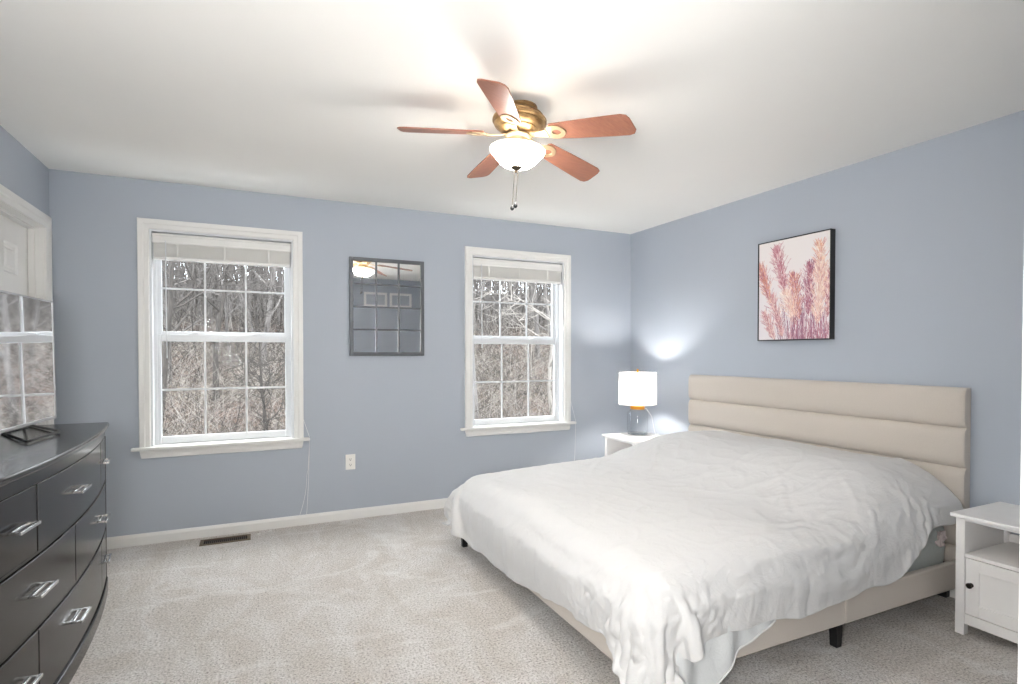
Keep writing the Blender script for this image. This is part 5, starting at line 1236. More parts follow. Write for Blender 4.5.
[21,0,-1,4,-5,2,15,5,11,13,20,9,1,4,7,1,2,-7,-9,-8,-9,-6,-4,-2,1,4,7,4,4,2,0,0,-1,-1,1,2,2,1,-2,-4,-7,-9,-8,-7,-5,-2,1,1,0,-2,-2,-4,-3,-2,1,2,3,4,2,0,-3,-6,-6,-6,-4,0,-1,1,-1,5,13,-1,-7,-2,1,11,-17,3,8,-15,1,0],
[21,1,4,4,11,8,8,13,10,9,5,15,10,3,8,1,-2,-1,-8,-8,-7,-6,-3,-1,2,5,5,5,3,2,0,-1,-1,1,1,2,2,0,-2,-6,-7,-9,-8,-6,-4,-1,1,0,0,-2,-2,-4,-3,-1,1,2,4,3,1,-1,-3,-6,-6,-6,-4,-2,1,-1,1,5,10,0,-8,-3,-2,-5,-7,4,-5,-8,-10,-1],
[21,0,4,25,9,16,12,11,9,3,9,9,11,13,1,4,-1,-1,-9,-6,-6,-5,-3,0,3,4,6,4,4,1,0,-1,-1,1,1,2,2,0,-3,-6,-8,-8,-8,-6,-3,0,1,0,-1,-1,-4,-3,-3,0,1,3,3,3,1,-2,-4,-6,-7,-5,-4,-1,0,1,0,4,10,-3,-9,-5,-6,-4,1,-1,-8,-13,-11,-11],
[22,0,15,14,30,15,21,7,10,6,5,11,9,15,3,1,2,-6,-4,-6,-6,-5,-2,0,3,4,6,5,3,1,-1,-1,0,1,2,2,1,-1,-3,-7,-8,-8,-7,-5,-2,0,1,0,-1,-2,-4,-3,-2,-1,2,3,3,2,1,-3,-4,-7,-6,-5,-3,-1,0,1,0,3,9,-4,-8,-7,-6,-6,-1,-2,-7,-11,-12,-16],
[21,14,7,26,23,28,16,12,12,9,7,10,9,11,5,4,-1,-3,-4,-6,-6,-5,-2,0,3,6,6,4,3,1,-1,-1,0,1,2,2,1,-1,-4,-7,-8,-8,-6,-5,-2,0,1,0,-1,-2,-4,-3,-2,0,1,4,3,2,0,-3,-6,-6,-6,-4,-3,0,0,0,0,2,8,-5,-7,-7,-7,-5,-4,-4,-7,-9,-14,-15],
[21,10,21,28,29,18,22,20,11,13,11,10,10,8,8,4,-2,-2,-4,-6,-6,-4,-3,0,5,5,6,4,3,0,0,-1,-1,2,2,2,1,-2,-4,-6,-8,-8,-7,-4,-1,0,1,-1,-1,-2,-4,-3,-2,0,2,4,3,1,0,-4,-5,-7,-5,-4,-3,0,0,1,-1,1,8,-6,-7,-9,-6,-4,-6,-5,-6,-11,-13,-20],
[39,4,28,28,13,31,22,29,10,16,11,11,12,8,8,4,-2,-2,-4,-5,-7,-5,-2,2,4,5,6,4,2,1,-1,-1,0,2,2,2,0,-1,-4,-7,-8,-8,-6,-4,-1,1,0,0,-2,-2,-4,-3,-2,1,2,3,3,1,-1,-4,-5,-6,-6,-4,-2,0,1,0,-1,0,7,-6,-10,-7,-5,-7,-4,-4,-8,-12,-20,-28],
[42,21,26,19,27,25,27,24,18,19,12,11,13,8,8,4,-2,-2,-4,-6,-7,-4,-1,2,4,6,5,4,2,0,0,-1,0,1,3,2,0,-2,-4,-7,-8,-7,-6,-3,-1,0,1,-1,-1,-3,-4,-3,-1,0,3,3,3,0,-1,-4,-6,-6,-5,-4,-1,0,0,0,-1,-2,7,-7,-9,-7,-7,-5,-4,-6,-9,-21,-27,-27],
[65,19,25,25,20,26,27,23,23,22,13,11,12,12,8,-1,2,-2,-5,-7,-6,-3,0,2,5,5,5,3,2,0,0,-1,1,1,2,2,1,-2,-5,-7,-7,-8,-5,-3,-1,1,0,0,-2,-3,-4,-3,-1,1,2,4,2,1,-2,-5,-6,-6,-5,-3,-1,0,0,0,-1,-3,6,-7,-9,-8,-6,-5,-4,-8,-19,-26,-26,-25],
[89,21,23,10,32,29,24,27,24,22,16,11,12,13,0,3,4,-4,-3,-6,-5,-3,0,3,4,4,5,3,1,0,0,0,0,2,2,2,0,-2,-4,-6,-7,-7,-5,-3,0,0,1,-1,-2,-3,-4,-2,-1,1,2,3,2,0,-2,-5,-6,-5,-5,-3,-1,0,1,-1,-1,-4,5,-7,-10,-8,-6,-4,-6,-17,-24,-25,-25,-28],
[117,16,16,20,24,30,29,24,25,27,15,12,13,11,2,4,2,-4,-4,-5,-5,-2,1,2,5,4,4,3,2,0,-1,0,1,2,2,2,0,-3,-4,-6,-7,-6,-4,-2,-1,1,0,-1,-2,-3,-3,-3,-1,1,2,3,1,0,-3,-5,-5,-5,-4,-2,-1,1,0,-1,-1,-3,2,-9,-8,-8,-6,-5,-14,-25,-22,-25,-28,-29],
[121,25,16,24,23,23,29,31,26,24,20,15,16,11,5,5,-2,-2,-4,-4,-4,-2,0,3,4,5,5,2,2,0,-1,0,1,2,2,1,0,-3,-4,-7,-6,-6,-4,-1,-1,1,0,-1,-2,-4,-3,-2,-1,1,2,3,1,-1,-3,-5,-5,-6,-2,-2,0,0,1,-2,-1,-3,2,-11,-8,-8,-4,-13,-22,-22,-25,-27,-28,-30],
[115,24,20,32,23,28,30,32,31,24,17,22,17,13,8,3,0,-1,-4,-4,-4,-2,0,3,4,4,2,2,0,0,0,1,1,2,3,1,1,-1,-4,-6,-7,-5,-4,-2,0,1,0,-1,-3,-3,-3,-2,-1,1,2,3,1,-1,-4,-5,-5,-5,-4,0,-1,1,0,-1,-2,-2,-1,-13,-7,-10,-5,-21,-20,-25,-26,-28,-29,-29],
[108,25,30,31,27,29,33,30,30,27,23,17,19,16,9,2,1,-1,-2,-3,-3,-2,0,2,2,2,3,2,1,0,0,0,1,2,2,1,1,-1,-2,-3,-4,-4,-2,-2,0,1,0,-2,-2,-3,-3,-2,-1,1,2,1,0,-1,-3,-4,-4,-5,-3,-2,1,0,0,0,-3,0,-9,-10,-13,-6,-12,-21,-23,-26,-27,-29,-30,-29],
[107,31,31,30,29,31,31,30,28,28,26,24,17,16,9,3,1,0,-2,-2,-2,-1,-1,1,1,3,0,1,1,0,0,1,1,1,2,1,1,0,0,-2,-3,-3,-2,0,-1,1,-1,-1,-2,-3,-2,-2,-2,0,1,0,0,-2,-2,-3,-3,-3,-2,0,0,0,1,0,-2,-3,-9,-13,-13,-9,-17,-20,-26,-29,-29,-30,-29,-30],
[111,31,31,32,31,27,30,30,29,28,28,27,17,15,9,4,1,0,-1,-1,-2,-1,0,0,1,0,2,1,0,1,0,1,1,1,1,1,1,0,0,-1,0,-1,0,-1,0,0,0,-1,-2,-3,-2,-2,-1,0,1,0,-1,-1,-2,-3,-3,-3,-3,-1,1,0,1,0,-1,-4,-8,-13,-10,-26,-24,-29,-17,-31,-31,-30,-30,-30],
[114,31,31,31,32,31,30,30,29,27,27,24,18,15,10,4,1,1,0,-1,0,-1,-1,0,0,0,1,-1,0,0,0,0,1,1,1,2,1,1,2,0,0,0,0,0,0,0,-1,-1,-2,-2,-2,-1,-2,-2,-1,-1,-1,-2,-1,-2,-1,0,-1,0,0,1,0,1,0,-3,-8,-13,-19,-26,-25,-27,-27,-31,-31,-32,-31,-31],
[115,31,31,31,31,31,28,27,30,29,29,26,18,16,10,3,2,0,0,0,0,-1,0,0,-1,0,0,0,0,-1,0,1,0,1,1,1,1,1,2,1,1,0,1,0,0,0,-1,-1,-1,-2,-2,-2,-2,-2,-1,-2,-2,-1,-1,-1,-1,0,0,0,0,1,1,1,0,-3,-7,-15,-20,-27,-27,-27,-29,-32,-31,-31,-32,-32],
[112,31,32,31,31,28,30,32,32,30,27,28,19,14,9,3,1,1,0,0,0,-1,0,0,-1,0,0,0,-1,0,0,0,0,1,0,1,1,1,1,1,1,1,1,0,0,0,-1,-1,-2,-1,-2,-2,-2,-2,-2,-2,-1,-2,-1,-1,-1,0,0,1,0,1,1,1,1,-3,-7,-16,-20,-29,-28,-25,-31,-32,-31,-31,-32,-32],
[112,32,32,31,31,30,32,33,30,30,30,25,19,14,8,2,2,0,1,0,0,-1,0,0,-1,0,0,-1,-1,0,0,-1,1,0,1,0,1,1,1,1,1,0,1,0,0,0,-1,-1,-1,-2,-2,-2,-2,-2,-2,-1,-2,-2,-1,-1,0,-1,0,1,1,0,2,1,0,-2,-8,-16,-20,-28,-28,-29,-30,-31,-32,-31,-32,-31],
[117,32,32,32,30,33,33,31,32,30,29,23,20,11,7,2,1,1,0,0,0,0,0,-1,0,0,-1,-1,-1,0,-1,0,0,0,1,0,1,0,1,1,1,1,0,1,-1,0,-1,-1,-1,-1,-2,-2,-2,-2,-2,-2,-2,-1,-1,-1,-1,0,0,0,1,1,1,1,1,-3,-8,-16,-21,-28,-28,-28,-31,-31,-32,-31,-32,-31],
[126,32,31,31,32,34,31,32,30,30,30,22,18,10,6,2,1,1,0,0,0,0,-1,0,0,-1,-1,-1,-1,-1,0,-1,0,0,0,1,0,1,1,0,1,1,0,0,0,0,-1,0,-2,-1,-2,-2,-2,-2,-2,-1,-2,-1,-2,-1,0,-1,0,1,1,1,1,1,1,-3,-8,-16,-22,-29,-28,-28,-31,-31,-31,-32,-31,-32],
[134,32,31,32,32,33,32,31,30,30,28,21,17,10,4,2,1,1,0,1,-1,0,0,-1,0,-1,-1,-1,-1,-1,-1,-1,0,0,0,0,0,1,1,0,1,1,0,0,0,0,-1,0,-2,-1,-2,-1,-2,-2,-2,-2,-1,-2,-1,-1,-1,0,0,1,1,1,1,1,1,-3,-9,-16,-22,-29,-28,-29,-31,-31,-31,-31,-32,-31],
[142,31,31,32,32,32,33,30,30,30,27,20,16,9,4,2,1,1,1,0,0,0,-1,0,-1,-1,-1,-1,-2,-1,-1,-1,0,-1,0,0,0,1,0,1,1,0,1,0,0,0,-1,0,-1,-2,-1,-2,-2,-1,-2,-2,-1,-2,-1,-1,-1,0,0,1,1,1,1,2,0,-3,-9,-17,-23,-28,-28,-29,-31,-31,-31,-32,-31,-31],
[147,31,32,31,33,32,32,30,29,30,26,20,16,8,4,2,1,1,1,0,0,0,-1,0,-1,-1,-1,-2,-1,-2,-1,-1,-1,0,-1,0,0,0,1,1,0,1,0,1,0,0,-1,0,-1,-1,-2,-1,-2,-1,-2,-2,-1,-1,-2,-1,0,-1,0,1,1,1,2,1,1,-4,-10,-16,-24,-27,-29,-29,-31,-31,-31,-32,-31,-31],
[151,31,32,32,32,32,32,30,29,29,27,19,15,8,4,2,1,1,0,1,0,-1,0,-1,-1,-1,-1,-2,-1,-2,-1,-1,-1,-1,-1,0,0,0,0,1,1,0,1,0,0,0,0,0,-1,-1,-1,-2,-1,-1,-2,-1,-2,-1,-1,-1,-1,0,0,1,1,1,1,2,0,-4,-10,-16,-24,-28,-28,-29,-32,-31,-31,-31,-32,-31],
[154,32,32,32,32,32,32,30,29,30,26,19,14,8,3,1,2,1,0,0,0,0,-1,0,-1,-2,-1,-2,-1,-2,-2,-1,-1,-1,-1,0,0,0,0,1,0,1,0,1,0,0,0,0,-1,0,-2,-1,-1,-1,-2,-1,-1,-2,-1,-1,0,-1,1,0,1,1,2,1,1,-4,-11,-16,-24,-29,-28,-29,-31,-32,-31,-31,-32,-31],
[159,32,32,32,32,32,32,30,30,29,25,19,12,8,2,2,1,1,0,1,0,-1,0,-1,-1,-2,-1,-2,-2,-2,-1,-2,-1,-1,-1,-1,0,0,0,1,1,0,1,0,1,0,0,0,0,-1,-1,-1,-1,-1,-1,-1,-2,-1,-1,-1,-1,0,0,1,1,1,2,1,0,-4,-11,-16,-25,-28,-29,-29,-31,-31,-31,-32,-31,-31],
[166,31,32,33,32,32,32,30,29,30,23,18,11,7,2,1,1,1,0,1,0,-1,-1,0,-2,-1,-2,-2,-2,-1,-2,-2,-1,-1,-1,-1,0,0,0,0,1,1,0,1,1,0,0,0,0,0,-1,-1,-1,-1,-1,-1,-1,-1,-1,-1,-1,0,0,1,1,1,2,1,0,-4,-12,-17,-25,-28,-28,-29,-32,-31,-31,-31,-32,-31],
[173,32,32,32,32,33,31,30,29,30,21,17,10,5,2,1,1,1,0,0,0,0,-1,-1,-1,-2,-1,-2,-2,-2,-2,-2,-1,-2,-1,0,-1,0,0,1,0,1,1,1,0,1,0,1,0,-1,0,-1,0,-1,-1,-1,-1,-1,-1,-1,0,-1,0,1,1,1,2,1,0,-5,-12,-17,-25,-29,-28,-29,-31,-31,-32,-31,-31,-31],
[181,32,31,32,32,32,31,29,30,28,20,16,9,5,1,1,1,1,1,0,0,-1,0,-2,-1,-1,-2,-2,-2,-2,-2,-2,-1,-2,-1,-1,0,0,0,0,1,1,1,0,1,1,1,0,0,0,0,0,-1,0,-1,-1,-1,-1,-1,-1,0,0,0,0,1,1,2,1,-1,-4,-13,-17,-26,-28,-28,-30,-31,-31,-31,-31,-31,-32],
[187,31,32,31,32,32,30,28,29,28,19,16,9,4,1,2,1,0,1,0,0,0,-1,-1,-2,-1,-2,-2,-2,-2,-2,-2,-1,-2,-1,-1,0,-1,1,0,1,0,1,1,1,1,1,1,0,0,0,0,0,-1,0,-1,0,-1,-1,-1,-1,0,0,0,1,1,1,2,-1,-5,-13,-17,-26,-28,-29,-29,-31,-31,-31,-31,-32,-31],
[190,31,31,31,32,31,29,29,28,28,19,15,9,5,1,1,1,1,1,0,0,0,-1,-1,-1,-2,-2,-2,-2,-2,-2,-2,-1,-2,-1,-1,-1,0,0,1,0,1,1,1,1,1,1,1,1,0,1,0,0,-1,0,0,-1,-1,-1,-1,0,-1,0,1,0,1,1,1,0,-5,-13,-18,-26,-28,-29,-29,-31,-31,-31,-31,-32,-31],
[188,32,31,31,31,31,29,28,28,28,20,16,9,6,1,1,1,1,0,1,0,-1,0,-1,-1,-2,-2,-1,-2,-2,-2,-2,-2,-2,-1,-1,-1,0,0,0,1,1,1,1,1,2,1,1,1,0,1,0,0,0,0,0,-1,0,-1,-1,-1,0,0,0,0,1,1,1,-1,-5,-13,-18,-26,-28,-28,-30,-31,-31,-31,-31,-31,-32],
[185,31,31,31,31,31,29,28,30,26,21,18,9,6,1,1,1,1,1,0,0,0,-1,0,-2,-1,-1,-2,-2,-2,-2,-2,-2,-1,-2,-1,0,-1,0,0,1,1,1,1,2,1,1,2,1,1,0,1,0,0,0,0,0,-1,-1,-1,0,-1,0,0,0,1,1,1,-1,-5,-13,-18,-26,-29,-28,-29,-31,-32,-31,-31,-31,-31],
[181,31,31,31,31,31,30,29,28,27,23,17,10,7,1,0,1,1,1,0,0,0,0,-1,-1,-1,-2,-1,-2,-2,-2,-2,-1,-2,-1,-1,-1,-1,0,0,1,1,1,1,2,1,2,1,2,1,1,0,1,0,1,0,-1,0,-1,-1,-1,0,-1,0,0,1,0,1,-1,-5,-13,-18,-26,-28,-29,-29,-31,-31,-31,-31,-31,-32],
[178,32,31,32,31,31,30,30,27,28,23,17,11,7,-1,1,0,1,1,0,1,-1,0,0,-1,-1,-2,-1,-2,-2,-2,-1,-2,-2,-1,-1,-1,0,0,0,0,1,1,2,1,2,2,1,2,1,1,1,1,0,1,0,1,-2,-1,-1,0,-1,0,-1,0,1,0,1,-2,-5,-13,-18,-26,-28,-29,-29,-31,-30,-32,-31,-31,-31],
[180,31,32,31,32,31,31,28,28,29,23,15,12,4,-1,1,0,2,1,-1,0,1,-1,0,-1,-1,-1,-2,-1,-2,-1,-2,-2,-1,-1,-2,0,-1,0,0,1,1,1,1,2,2,2,1,2,1,2,1,1,0,1,0,0,2,-3,-1,-1,-1,0,-1,0,0,0,1,-2,-5,-14,-17,-26,-28,-29,-29,-30,-31,-31,-31,-31,-31],
[184,32,32,31,32,31,31,27,29,30,18,18,7,4,-1,1,2,0,0,0,0,0,0,0,-1,-1,-1,-1,-1,-2,-1,-2,-1,-2,-1,-1,-1,0,0,0,1,1,1,1,2,2,2,2,1,2,1,1,1,1,1,0,0,0,3,-5,-1,-1,0,-1,0,0,0,0,-2,-6,-13,-18,-26,-28,-28,-29,-30,-31,-30,-31,-31,-31],
[192,32,31,32,31,32,28,29,30,26,19,12,11,-1,0,2,1,-1,0,1,0,0,0,0,0,-1,-1,-1,-1,-2,-1,-1,-2,-1,-1,-1,-1,0,0,0,0,1,2,1,2,2,2,2,2,1,2,1,1,1,1,0,0,-1,0,2,-4,-1,-1,0,1,-2,-1,0,-1,-6,-15,-17,-25,-29,-28,-28,-30,-31,-30,-30,-31,-31],
[201,31,31,32,31,30,28,30,29,26,15,10,11,-3,3,0,-1,0,1,1,0,0,0,0,0,0,0,-2,-1,-1,-2,-1,-1,-1,-1,-1,-1,0,0,0,1,0,2,1,2,2,2,2,2,2,1,2,1,1,0,1,0,-1,-1,1,1,-4,-1,0,-2,1,-2,0,-2,-6,-15,-17,-25,-29,-28,-29,-28,-30,-30,-30,-31,-30],
[209,31,31,31,31,29,29,28,29,23,13,11,10,-4,7,-6,0,1,1,2,-1,0,1,0,-1,2,-2,-1,-1,-1,-1,-1,-1,-1,-1,-1,-1,0,0,0,1,1,1,1,3,2,1,2,2,2,1,2,1,1,1,0,0,0,-1,-1,0,4,-7,-1,2,-2,-2,-1,-2,-5,-16,-16,-25,-29,-28,-29,-28,-29,-30,-30,-30,-31],
[215,31,31,31,30,28,28,29,30,15,17,10,9,-4,7,-7,1,1,0,1,3,-1,0,0,1,0,-1,-1,0,-1,-1,-1,-1,-1,-1,-1,0,-1,0,0,1,1,1,2,1,4,1,1,2,2,2,1,1,1,1,0,0,0,-1,-1,-1,0,2,-3,-3,-1,2,-3,-3,-5,-16,-16,-24,-29,-29,-28,-28,-28,-30,-29,-30,-31],
[219,32,30,31,30,27,28,31,25,18,15,10,7,-4,8,-8,1,1,0,1,1,4,-3,2,0,-1,0,0,0,-1,-1,-1,0,-1,-1,-1,0,-1,0,0,0,1,1,2,1,2,4,2,0,2,2,1,1,1,1,1,-1,0,-1,-1,-1,-1,0,2,-5,0,-3,2,-3,-8,-15,-16,-22,-30,-29,-28,-28,-27,-29,-29,-30,-31],
[224,31,30,31,29,28,28,31,22,17,16,10,2,1,7,-7,2,-2,1,1,1,2,1,0,0,1,0,1,-1,-1,0,-1,-1,0,-1,-1,-1,0,-1,0,0,1,1,1,2,3,1,3,2,0,2,1,2,1,1,0,0,-1,0,-1,-2,-1,-1,0,3,-5,2,-7,-2,-3,-17,-17,-21,-30,-29,-28,-25,-29,-28,-30,-29,-31],
[229,31,31,31,27,29,28,31,21,16,17,6,6,0,4,-6,3,0,-1,1,1,1,4,-1,1,0,1,0,1,-1,-1,0,-1,0,-1,-1,-1,-1,0,-1,0,1,1,1,1,2,2,4,-1,2,1,2,1,1,1,1,-1,0,-1,-1,-2,-1,-2,-1,4,-7,-2,4,-4,-11,-10,-20,-20,-29,-29,-25,-29,-27,-27,-30,-30,-30],
[237,31,30,31,27,30,28,30,18,16,16,8,0,5,-2,1,1,2,-2,1,1,2,1,3,0,1,1,1,-1,0,-1,0,0,-1,0,-1,-1,-1,-1,-1,0,0,1,1,1,2,1,3,3,-1,2,1,2,1,1,0,0,-1,-1,-1,0,-1,-4,-3,4,-7,-2,3,-2,-8,-15,-18,-22,-28,-27,-28,-26,-27,-28,-30,-30,-29],
[246,31,30,32,26,30,27,30,16,19,11,6,4,3,-1,0,2,6,-5,1,1,2,3,0,2,1,1,1,0,-1,0,0,0,0,-1,-1,-1,-2,-1,-1,0,0,1,1,1,1,1,2,2,6,-4,2,1,1,1,0,0,-1,-1,0,-1,-4,-2,-2,-2,-1,4,-8,-5,-3,-16,-15,-24,-25,-29,-28,-24,-29,-28,-30,-29,-30],
[257,30,30,31,27,28,28,28,19,12,14,4,2,7,-1,0,2,1,6,-3,1,1,2,5,-1,1,1,1,0,0,0,0,0,0,-1,-1,-1,-2,-1,-1,-1,1,0,1,1,1,1,1,1,1,6,-2,1,1,1,0,0,-1,0,0,-5,-3,-2,-2,-2,2,-5,-4,-4,-8,-8,-22,-19,-28,-27,-28,-24,-29,-29,-28,-30,-30],
[266,31,30,29,28,26,30,25,20,11,13,4,4,7,0,0,2,1,2,5,-2,1,2,2,4,0,1,0,1,0,0,0,0,0,-1,-1,-1,-2,-1,-1,-1,0,0,1,1,1,1,0,1,2,2,4,-2,1,1,0,0,1,-1,-4,-3,-2,-3,-2,1,-5,-4,2,-7,-8,-11,-18,-23,-26,-30,-25,-26,-28,-30,-28,-30,-30],
[273,31,30,31,27,24,28,24,24,9,13,5,4,7,2,1,4,-1,1,2,9,-5,2,3,2,2,0,1,1,0,0,0,0,0,-1,-1,-1,-2,-2,-1,-1,0,0,1,0,1,1,1,0,1,1,2,8,-5,1,0,1,-1,-3,-2,-3,-1,-4,1,-7,-4,2,-8,-4,-10,-5,-21,-21,-29,-28,-23,-28,-29,-29,-29,-30,-29],
[276,31,31,30,28,27,23,25,21,17,8,9,4,7,3,4,2,0,1,1,2,8,-2,2,2,2,1,1,1,0,1,0,0,0,-1,-1,-2,-1,-2,-2,-1,0,0,0,1,0,1,0,1,1,1,1,1,7,-4,0,1,-2,-2,-3,0,-5,-1,-4,-1,-5,-5,-4,-5,-8,-10,-18,-23,-29,-25,-24,-29,-30,-28,-29,-30,-30],
[277,30,31,30,29,28,24,25,20,16,12,9,6,6,7,4,1,2,1,1,2,3,6,-1,2,2,2,1,0,1,0,1,0,0,-1,-1,-2,-1,-2,-2,-1,-1,0,0,0,1,0,0,1,1,0,1,2,2,4,-3,-1,-1,-1,-3,-1,-3,-3,-3,-6,-2,-6,-1,-7,-8,-12,-19,-22,-29,-23,-26,-30,-29,-29,-29,-30,-30],
[277,30,31,31,29,28,28,23,19,21,12,8,7,9,5,4,4,2,2,1,1,3,3,8,-3,2,1,1,1,1,1,0,0,0,0,-2,-1,-2,-2,-2,-1,-1,0,-1,1,0,0,0,0,1,1,0,2,1,1,8,-8,0,-2,-2,-3,-3,-1,-8,0,-8,0,-8,-5,-4,-18,-16,-25,-27,-23,-28,-30,-28,-30,-29,-30,-31],
[280,30,30,31,30,28,28,26,22,14,16,13,6,7,6,6,4,3,1,2,1,2,3,2,7,-1,1,2,0,1,1,0,1,0,-1,-1,-2,-2,-2,-1,-2,-1,-1,0,0,0,0,0,0,0,1,1,1,1,0,1,5,-5,-2,-2,-2,-5,-2,-6,-1,-8,-2,-3,-4,-14,-12,-20,-24,-25,-24,-30,-29,-28,-29,-31,-30,-31],
[286,29,31,30,30,28,30,26,21,16,15,14,8,7,7,6,5,3,2,1,2,2,2,3,3,4,0,1,1,1,0,1,0,0,-1,-1,-1,-2,-2,-2,-2,-1,-1,0,-1,0,0,0,0,0,1,0,1,1,1,0,1,3,-5,-3,-2,-3,-5,-5,-4,-6,0,-6,-10,-7,-16,-18,-25,-22,-29,-29,-27,-29,-30,-31,-30,-31],
[295,29,30,31,30,28,28,28,19,22,10,12,16,5,7,7,5,3,1,1,2,2,3,2,2,3,6,-3,1,1,1,0,0,0,0,-1,-2,-2,-2,-2,-2,-1,-1,-1,0,-1,0,0,0,0,0,1,1,0,1,0,0,0,4,-8,-3,-4,-4,-2,-8,-1,-7,-8,-5,-10,-15,-18,-23,-26,-29,-25,-30,-30,-30,-31,-30,-31],
[308,28,30,31,29,28,28,26,21,16,17,12,10,13,6,6,6,2,2,1,1,3,2,2,3,2,1,4,-1,1,1,0,1,-1,0,-1,-2,-2,-2,-2,-2,-1,-1,-1,-1,0,-1,0,-1,0,1,0,1,1,0,1,0,-1,-1,0,-6,-4,-3,-6,-4,-4,-9,-5,-7,-11,-14,-19,-23,-28,-25,-28,-30,-30,-31,-30,-30,-30],
[326,24,29,31,28,28,28,25,19,20,13,14,10,12,11,4,6,1,3,0,2,2,2,2,3,2,1,2,2,0,0,1,0,0,-1,-1,-2,-2,-2,-2,-2,-1,-1,-1,-1,-1,0,-1,0,0,0,0,1,1,0,1,0,-1,-1,-1,-4,-2,-7,-3,-6,-9,-6,-5,-7,-11,-16,-17,-27,-24,-28,-28,-30,-30,-31,-30,-30,-30],
[342,26,25,30,26,29,28,23,19,18,15,16,8,12,10,12,0,5,-1,1,2,2,2,2,2,2,2,1,1,1,1,0,0,0,-1,-1,-2,-2,-2,-2,-2,-1,-2,-1,-1,-1,0,-1,0,-1,1,0,1,0,1,1,0,-1,-1,-3,0,-8,-5,-1,-11,-6,-6,-5,-8,-11,-13,-22,-23,-28,-28,-28,-31,-30,-29,-30,-31,-30],
[353,30,26,25,26,28,28,21,20,17,17,12,15,10,10,9,8,-1,0,1,2,2,2,2,2,2,1,2,1,1,0,1,0,0,-1,-1,-2,-2,-2,-2,-2,-2,-1,-2,-1,-1,-1,0,-1,0,0,1,0,1,0,1,0,0,-2,-1,-5,-5,-3,-8,-6,-6,-6,-6,-8,-10,-18,-18,-27,-28,-27,-29,-30,-29,-30,-30,-30,-31],
[365,29,29,26,23,26,28,19,21,17,15,15,14,13,9,8,6,2,1,0,2,2,1,2,2,2,1,2,1,1,0,1,0,-1,0,-2,-1,-2,-3,-2,-2,-1,-2,-1,-1,-2,-1,0,-1,0,0,0,1,0,1,1,0,0,-1,-3,-5,-3,-6,-7,-6,-6,-6,-6,-8,-13,-16,-20,-27,-27,-28,-29,-29,-30,-30,-30,-30,-30],
[379,29,26,29,25,25,20,23,19,17,16,14,14,13,12,6,6,1,1,1,2,1,2,2,2,1,1,2,1,1,0,0,0,0,-1,-1,-2,-2,-2,-2,-2,-2,-1,-2,-1,-1,-2,0,-1,0,0,0,1,0,1,1,0,0,-1,-4,-4,-5,-5,-6,-7,-6,-6,-6,-9,-13,-16,-22,-25,-28,-28,-28,-30,-30,-30,-30,-30,-30],
[393,28,27,25,29,25,23,16,18,17,16,15,14,13,11,9,3,2,0,1,2,1,2,1,2,1,1,1,1,1,1,0,0,0,-1,-2,-1,-2,-2,-2,-2,-2,-2,-1,-2,-1,-1,-1,-1,0,0,0,1,1,0,1,1,-1,-1,-3,-4,-5,-6,-6,-7,-6,-6,-6,-10,-12,-18,-22,-27,-27,-26,-29,-30,-30,-30,-30,-30,-30],
[410,28,24,25,27,26,21,18,17,17,14,15,14,13,10,9,3,1,1,0,1,1,2,1,2,1,1,1,1,1,0,0,0,0,-1,-1,-2,-2,-2,-2,-2,-2,-1,-2,-2,-1,-1,-1,-1,0,0,0,1,1,0,1,1,0,-2,-3,-4,-5,-6,-6,-7,-6,-7,-6,-9,-13,-18,-23,-27,-25,-28,-29,-30,-29,-30,-30,-30,-30],
[434,20,24,27,25,22,18,22,19,10,17,15,13,13,10,7,2,1,1,1,1,1,1,1,1,1,1,1,0,1,0,1,0,-1,-1,-1,-2,-2,-2,-2,-2,-2,-1,-2,-2,-1,-1,-1,-1,0,0,0,1,1,1,0,1,0,-2,-3,-4,-5,-6,-7,-6,-6,-6,-6,-11,-14,-17,-23,-25,-27,-28,-29,-30,-29,-30,-29,-30,-29],
[452,21,19,23,28,22,21,15,16,19,11,14,14,13,9,5,2,0,0,1,0,1,1,1,1,1,1,1,1,0,1,0,-1,0,-1,-1,-2,-1,-2,-1,-1,-1,-1,-2,-1,-1,-1,-1,0,0,-1,0,1,0,0,0,0,-1,-2,-3,-4,-6,-5,-7,-6,-6,-7,-6,-10,-14,-18,-23,-27,-27,-26,-28,-30,-28,-30,-29,-30,-29],
[454,24,25,26,20,22,19,19,17,14,17,16,10,11,9,3,2,-1,0,1,0,1,0,1,1,1,1,1,0,1,0,0,0,-1,-1,-1,-1,-2,-2,-1,-2,-2,-2,-2,-1,-2,-1,-1,0,-1,0,1,1,0,1,2,1,0,-2,-3,-5,-5,-6,-6,-7,-6,-6,-6,-11,-14,-18,-23,-26,-26,-29,-28,-27,-28,-29,-30,-29,-30],
[454,24,28,28,26,16,21,18,16,14,16,14,13,11,7,2,1,0,0,0,0,0,1,1,0,1,1,1,0,1,0,0,0,-1,-1,-1,-1,-2,-1,-2,-2,-2,-2,-1,-2,-1,-1,-1,-1,0,0,1,0,1,1,2,1,-1,-1,-3,-5,-5,-6,-6,-6,-6,-6,-7,-10,-15,-17,-24,-28,-27,-26,-28,-29,-30,-29,-28,-27,-28],
[455,27,27,29,21,19,21,16,16,16,15,15,12,10,7,2,0,0,-1,0,0,1,0,0,1,1,0,1,1,0,0,0,0,0,-1,-1,-1,-1,-2,-2,-1,-2,-2,-2,-1,-1,-2,0,-1,0,0,1,0,1,1,2,1,0,-2,-3,-4,-5,-6,-6,-6,-6,-6,-6,-10,-15,-17,-24,-27,-27,-27,-28,-30,-29,-30,-30,-29,-29],
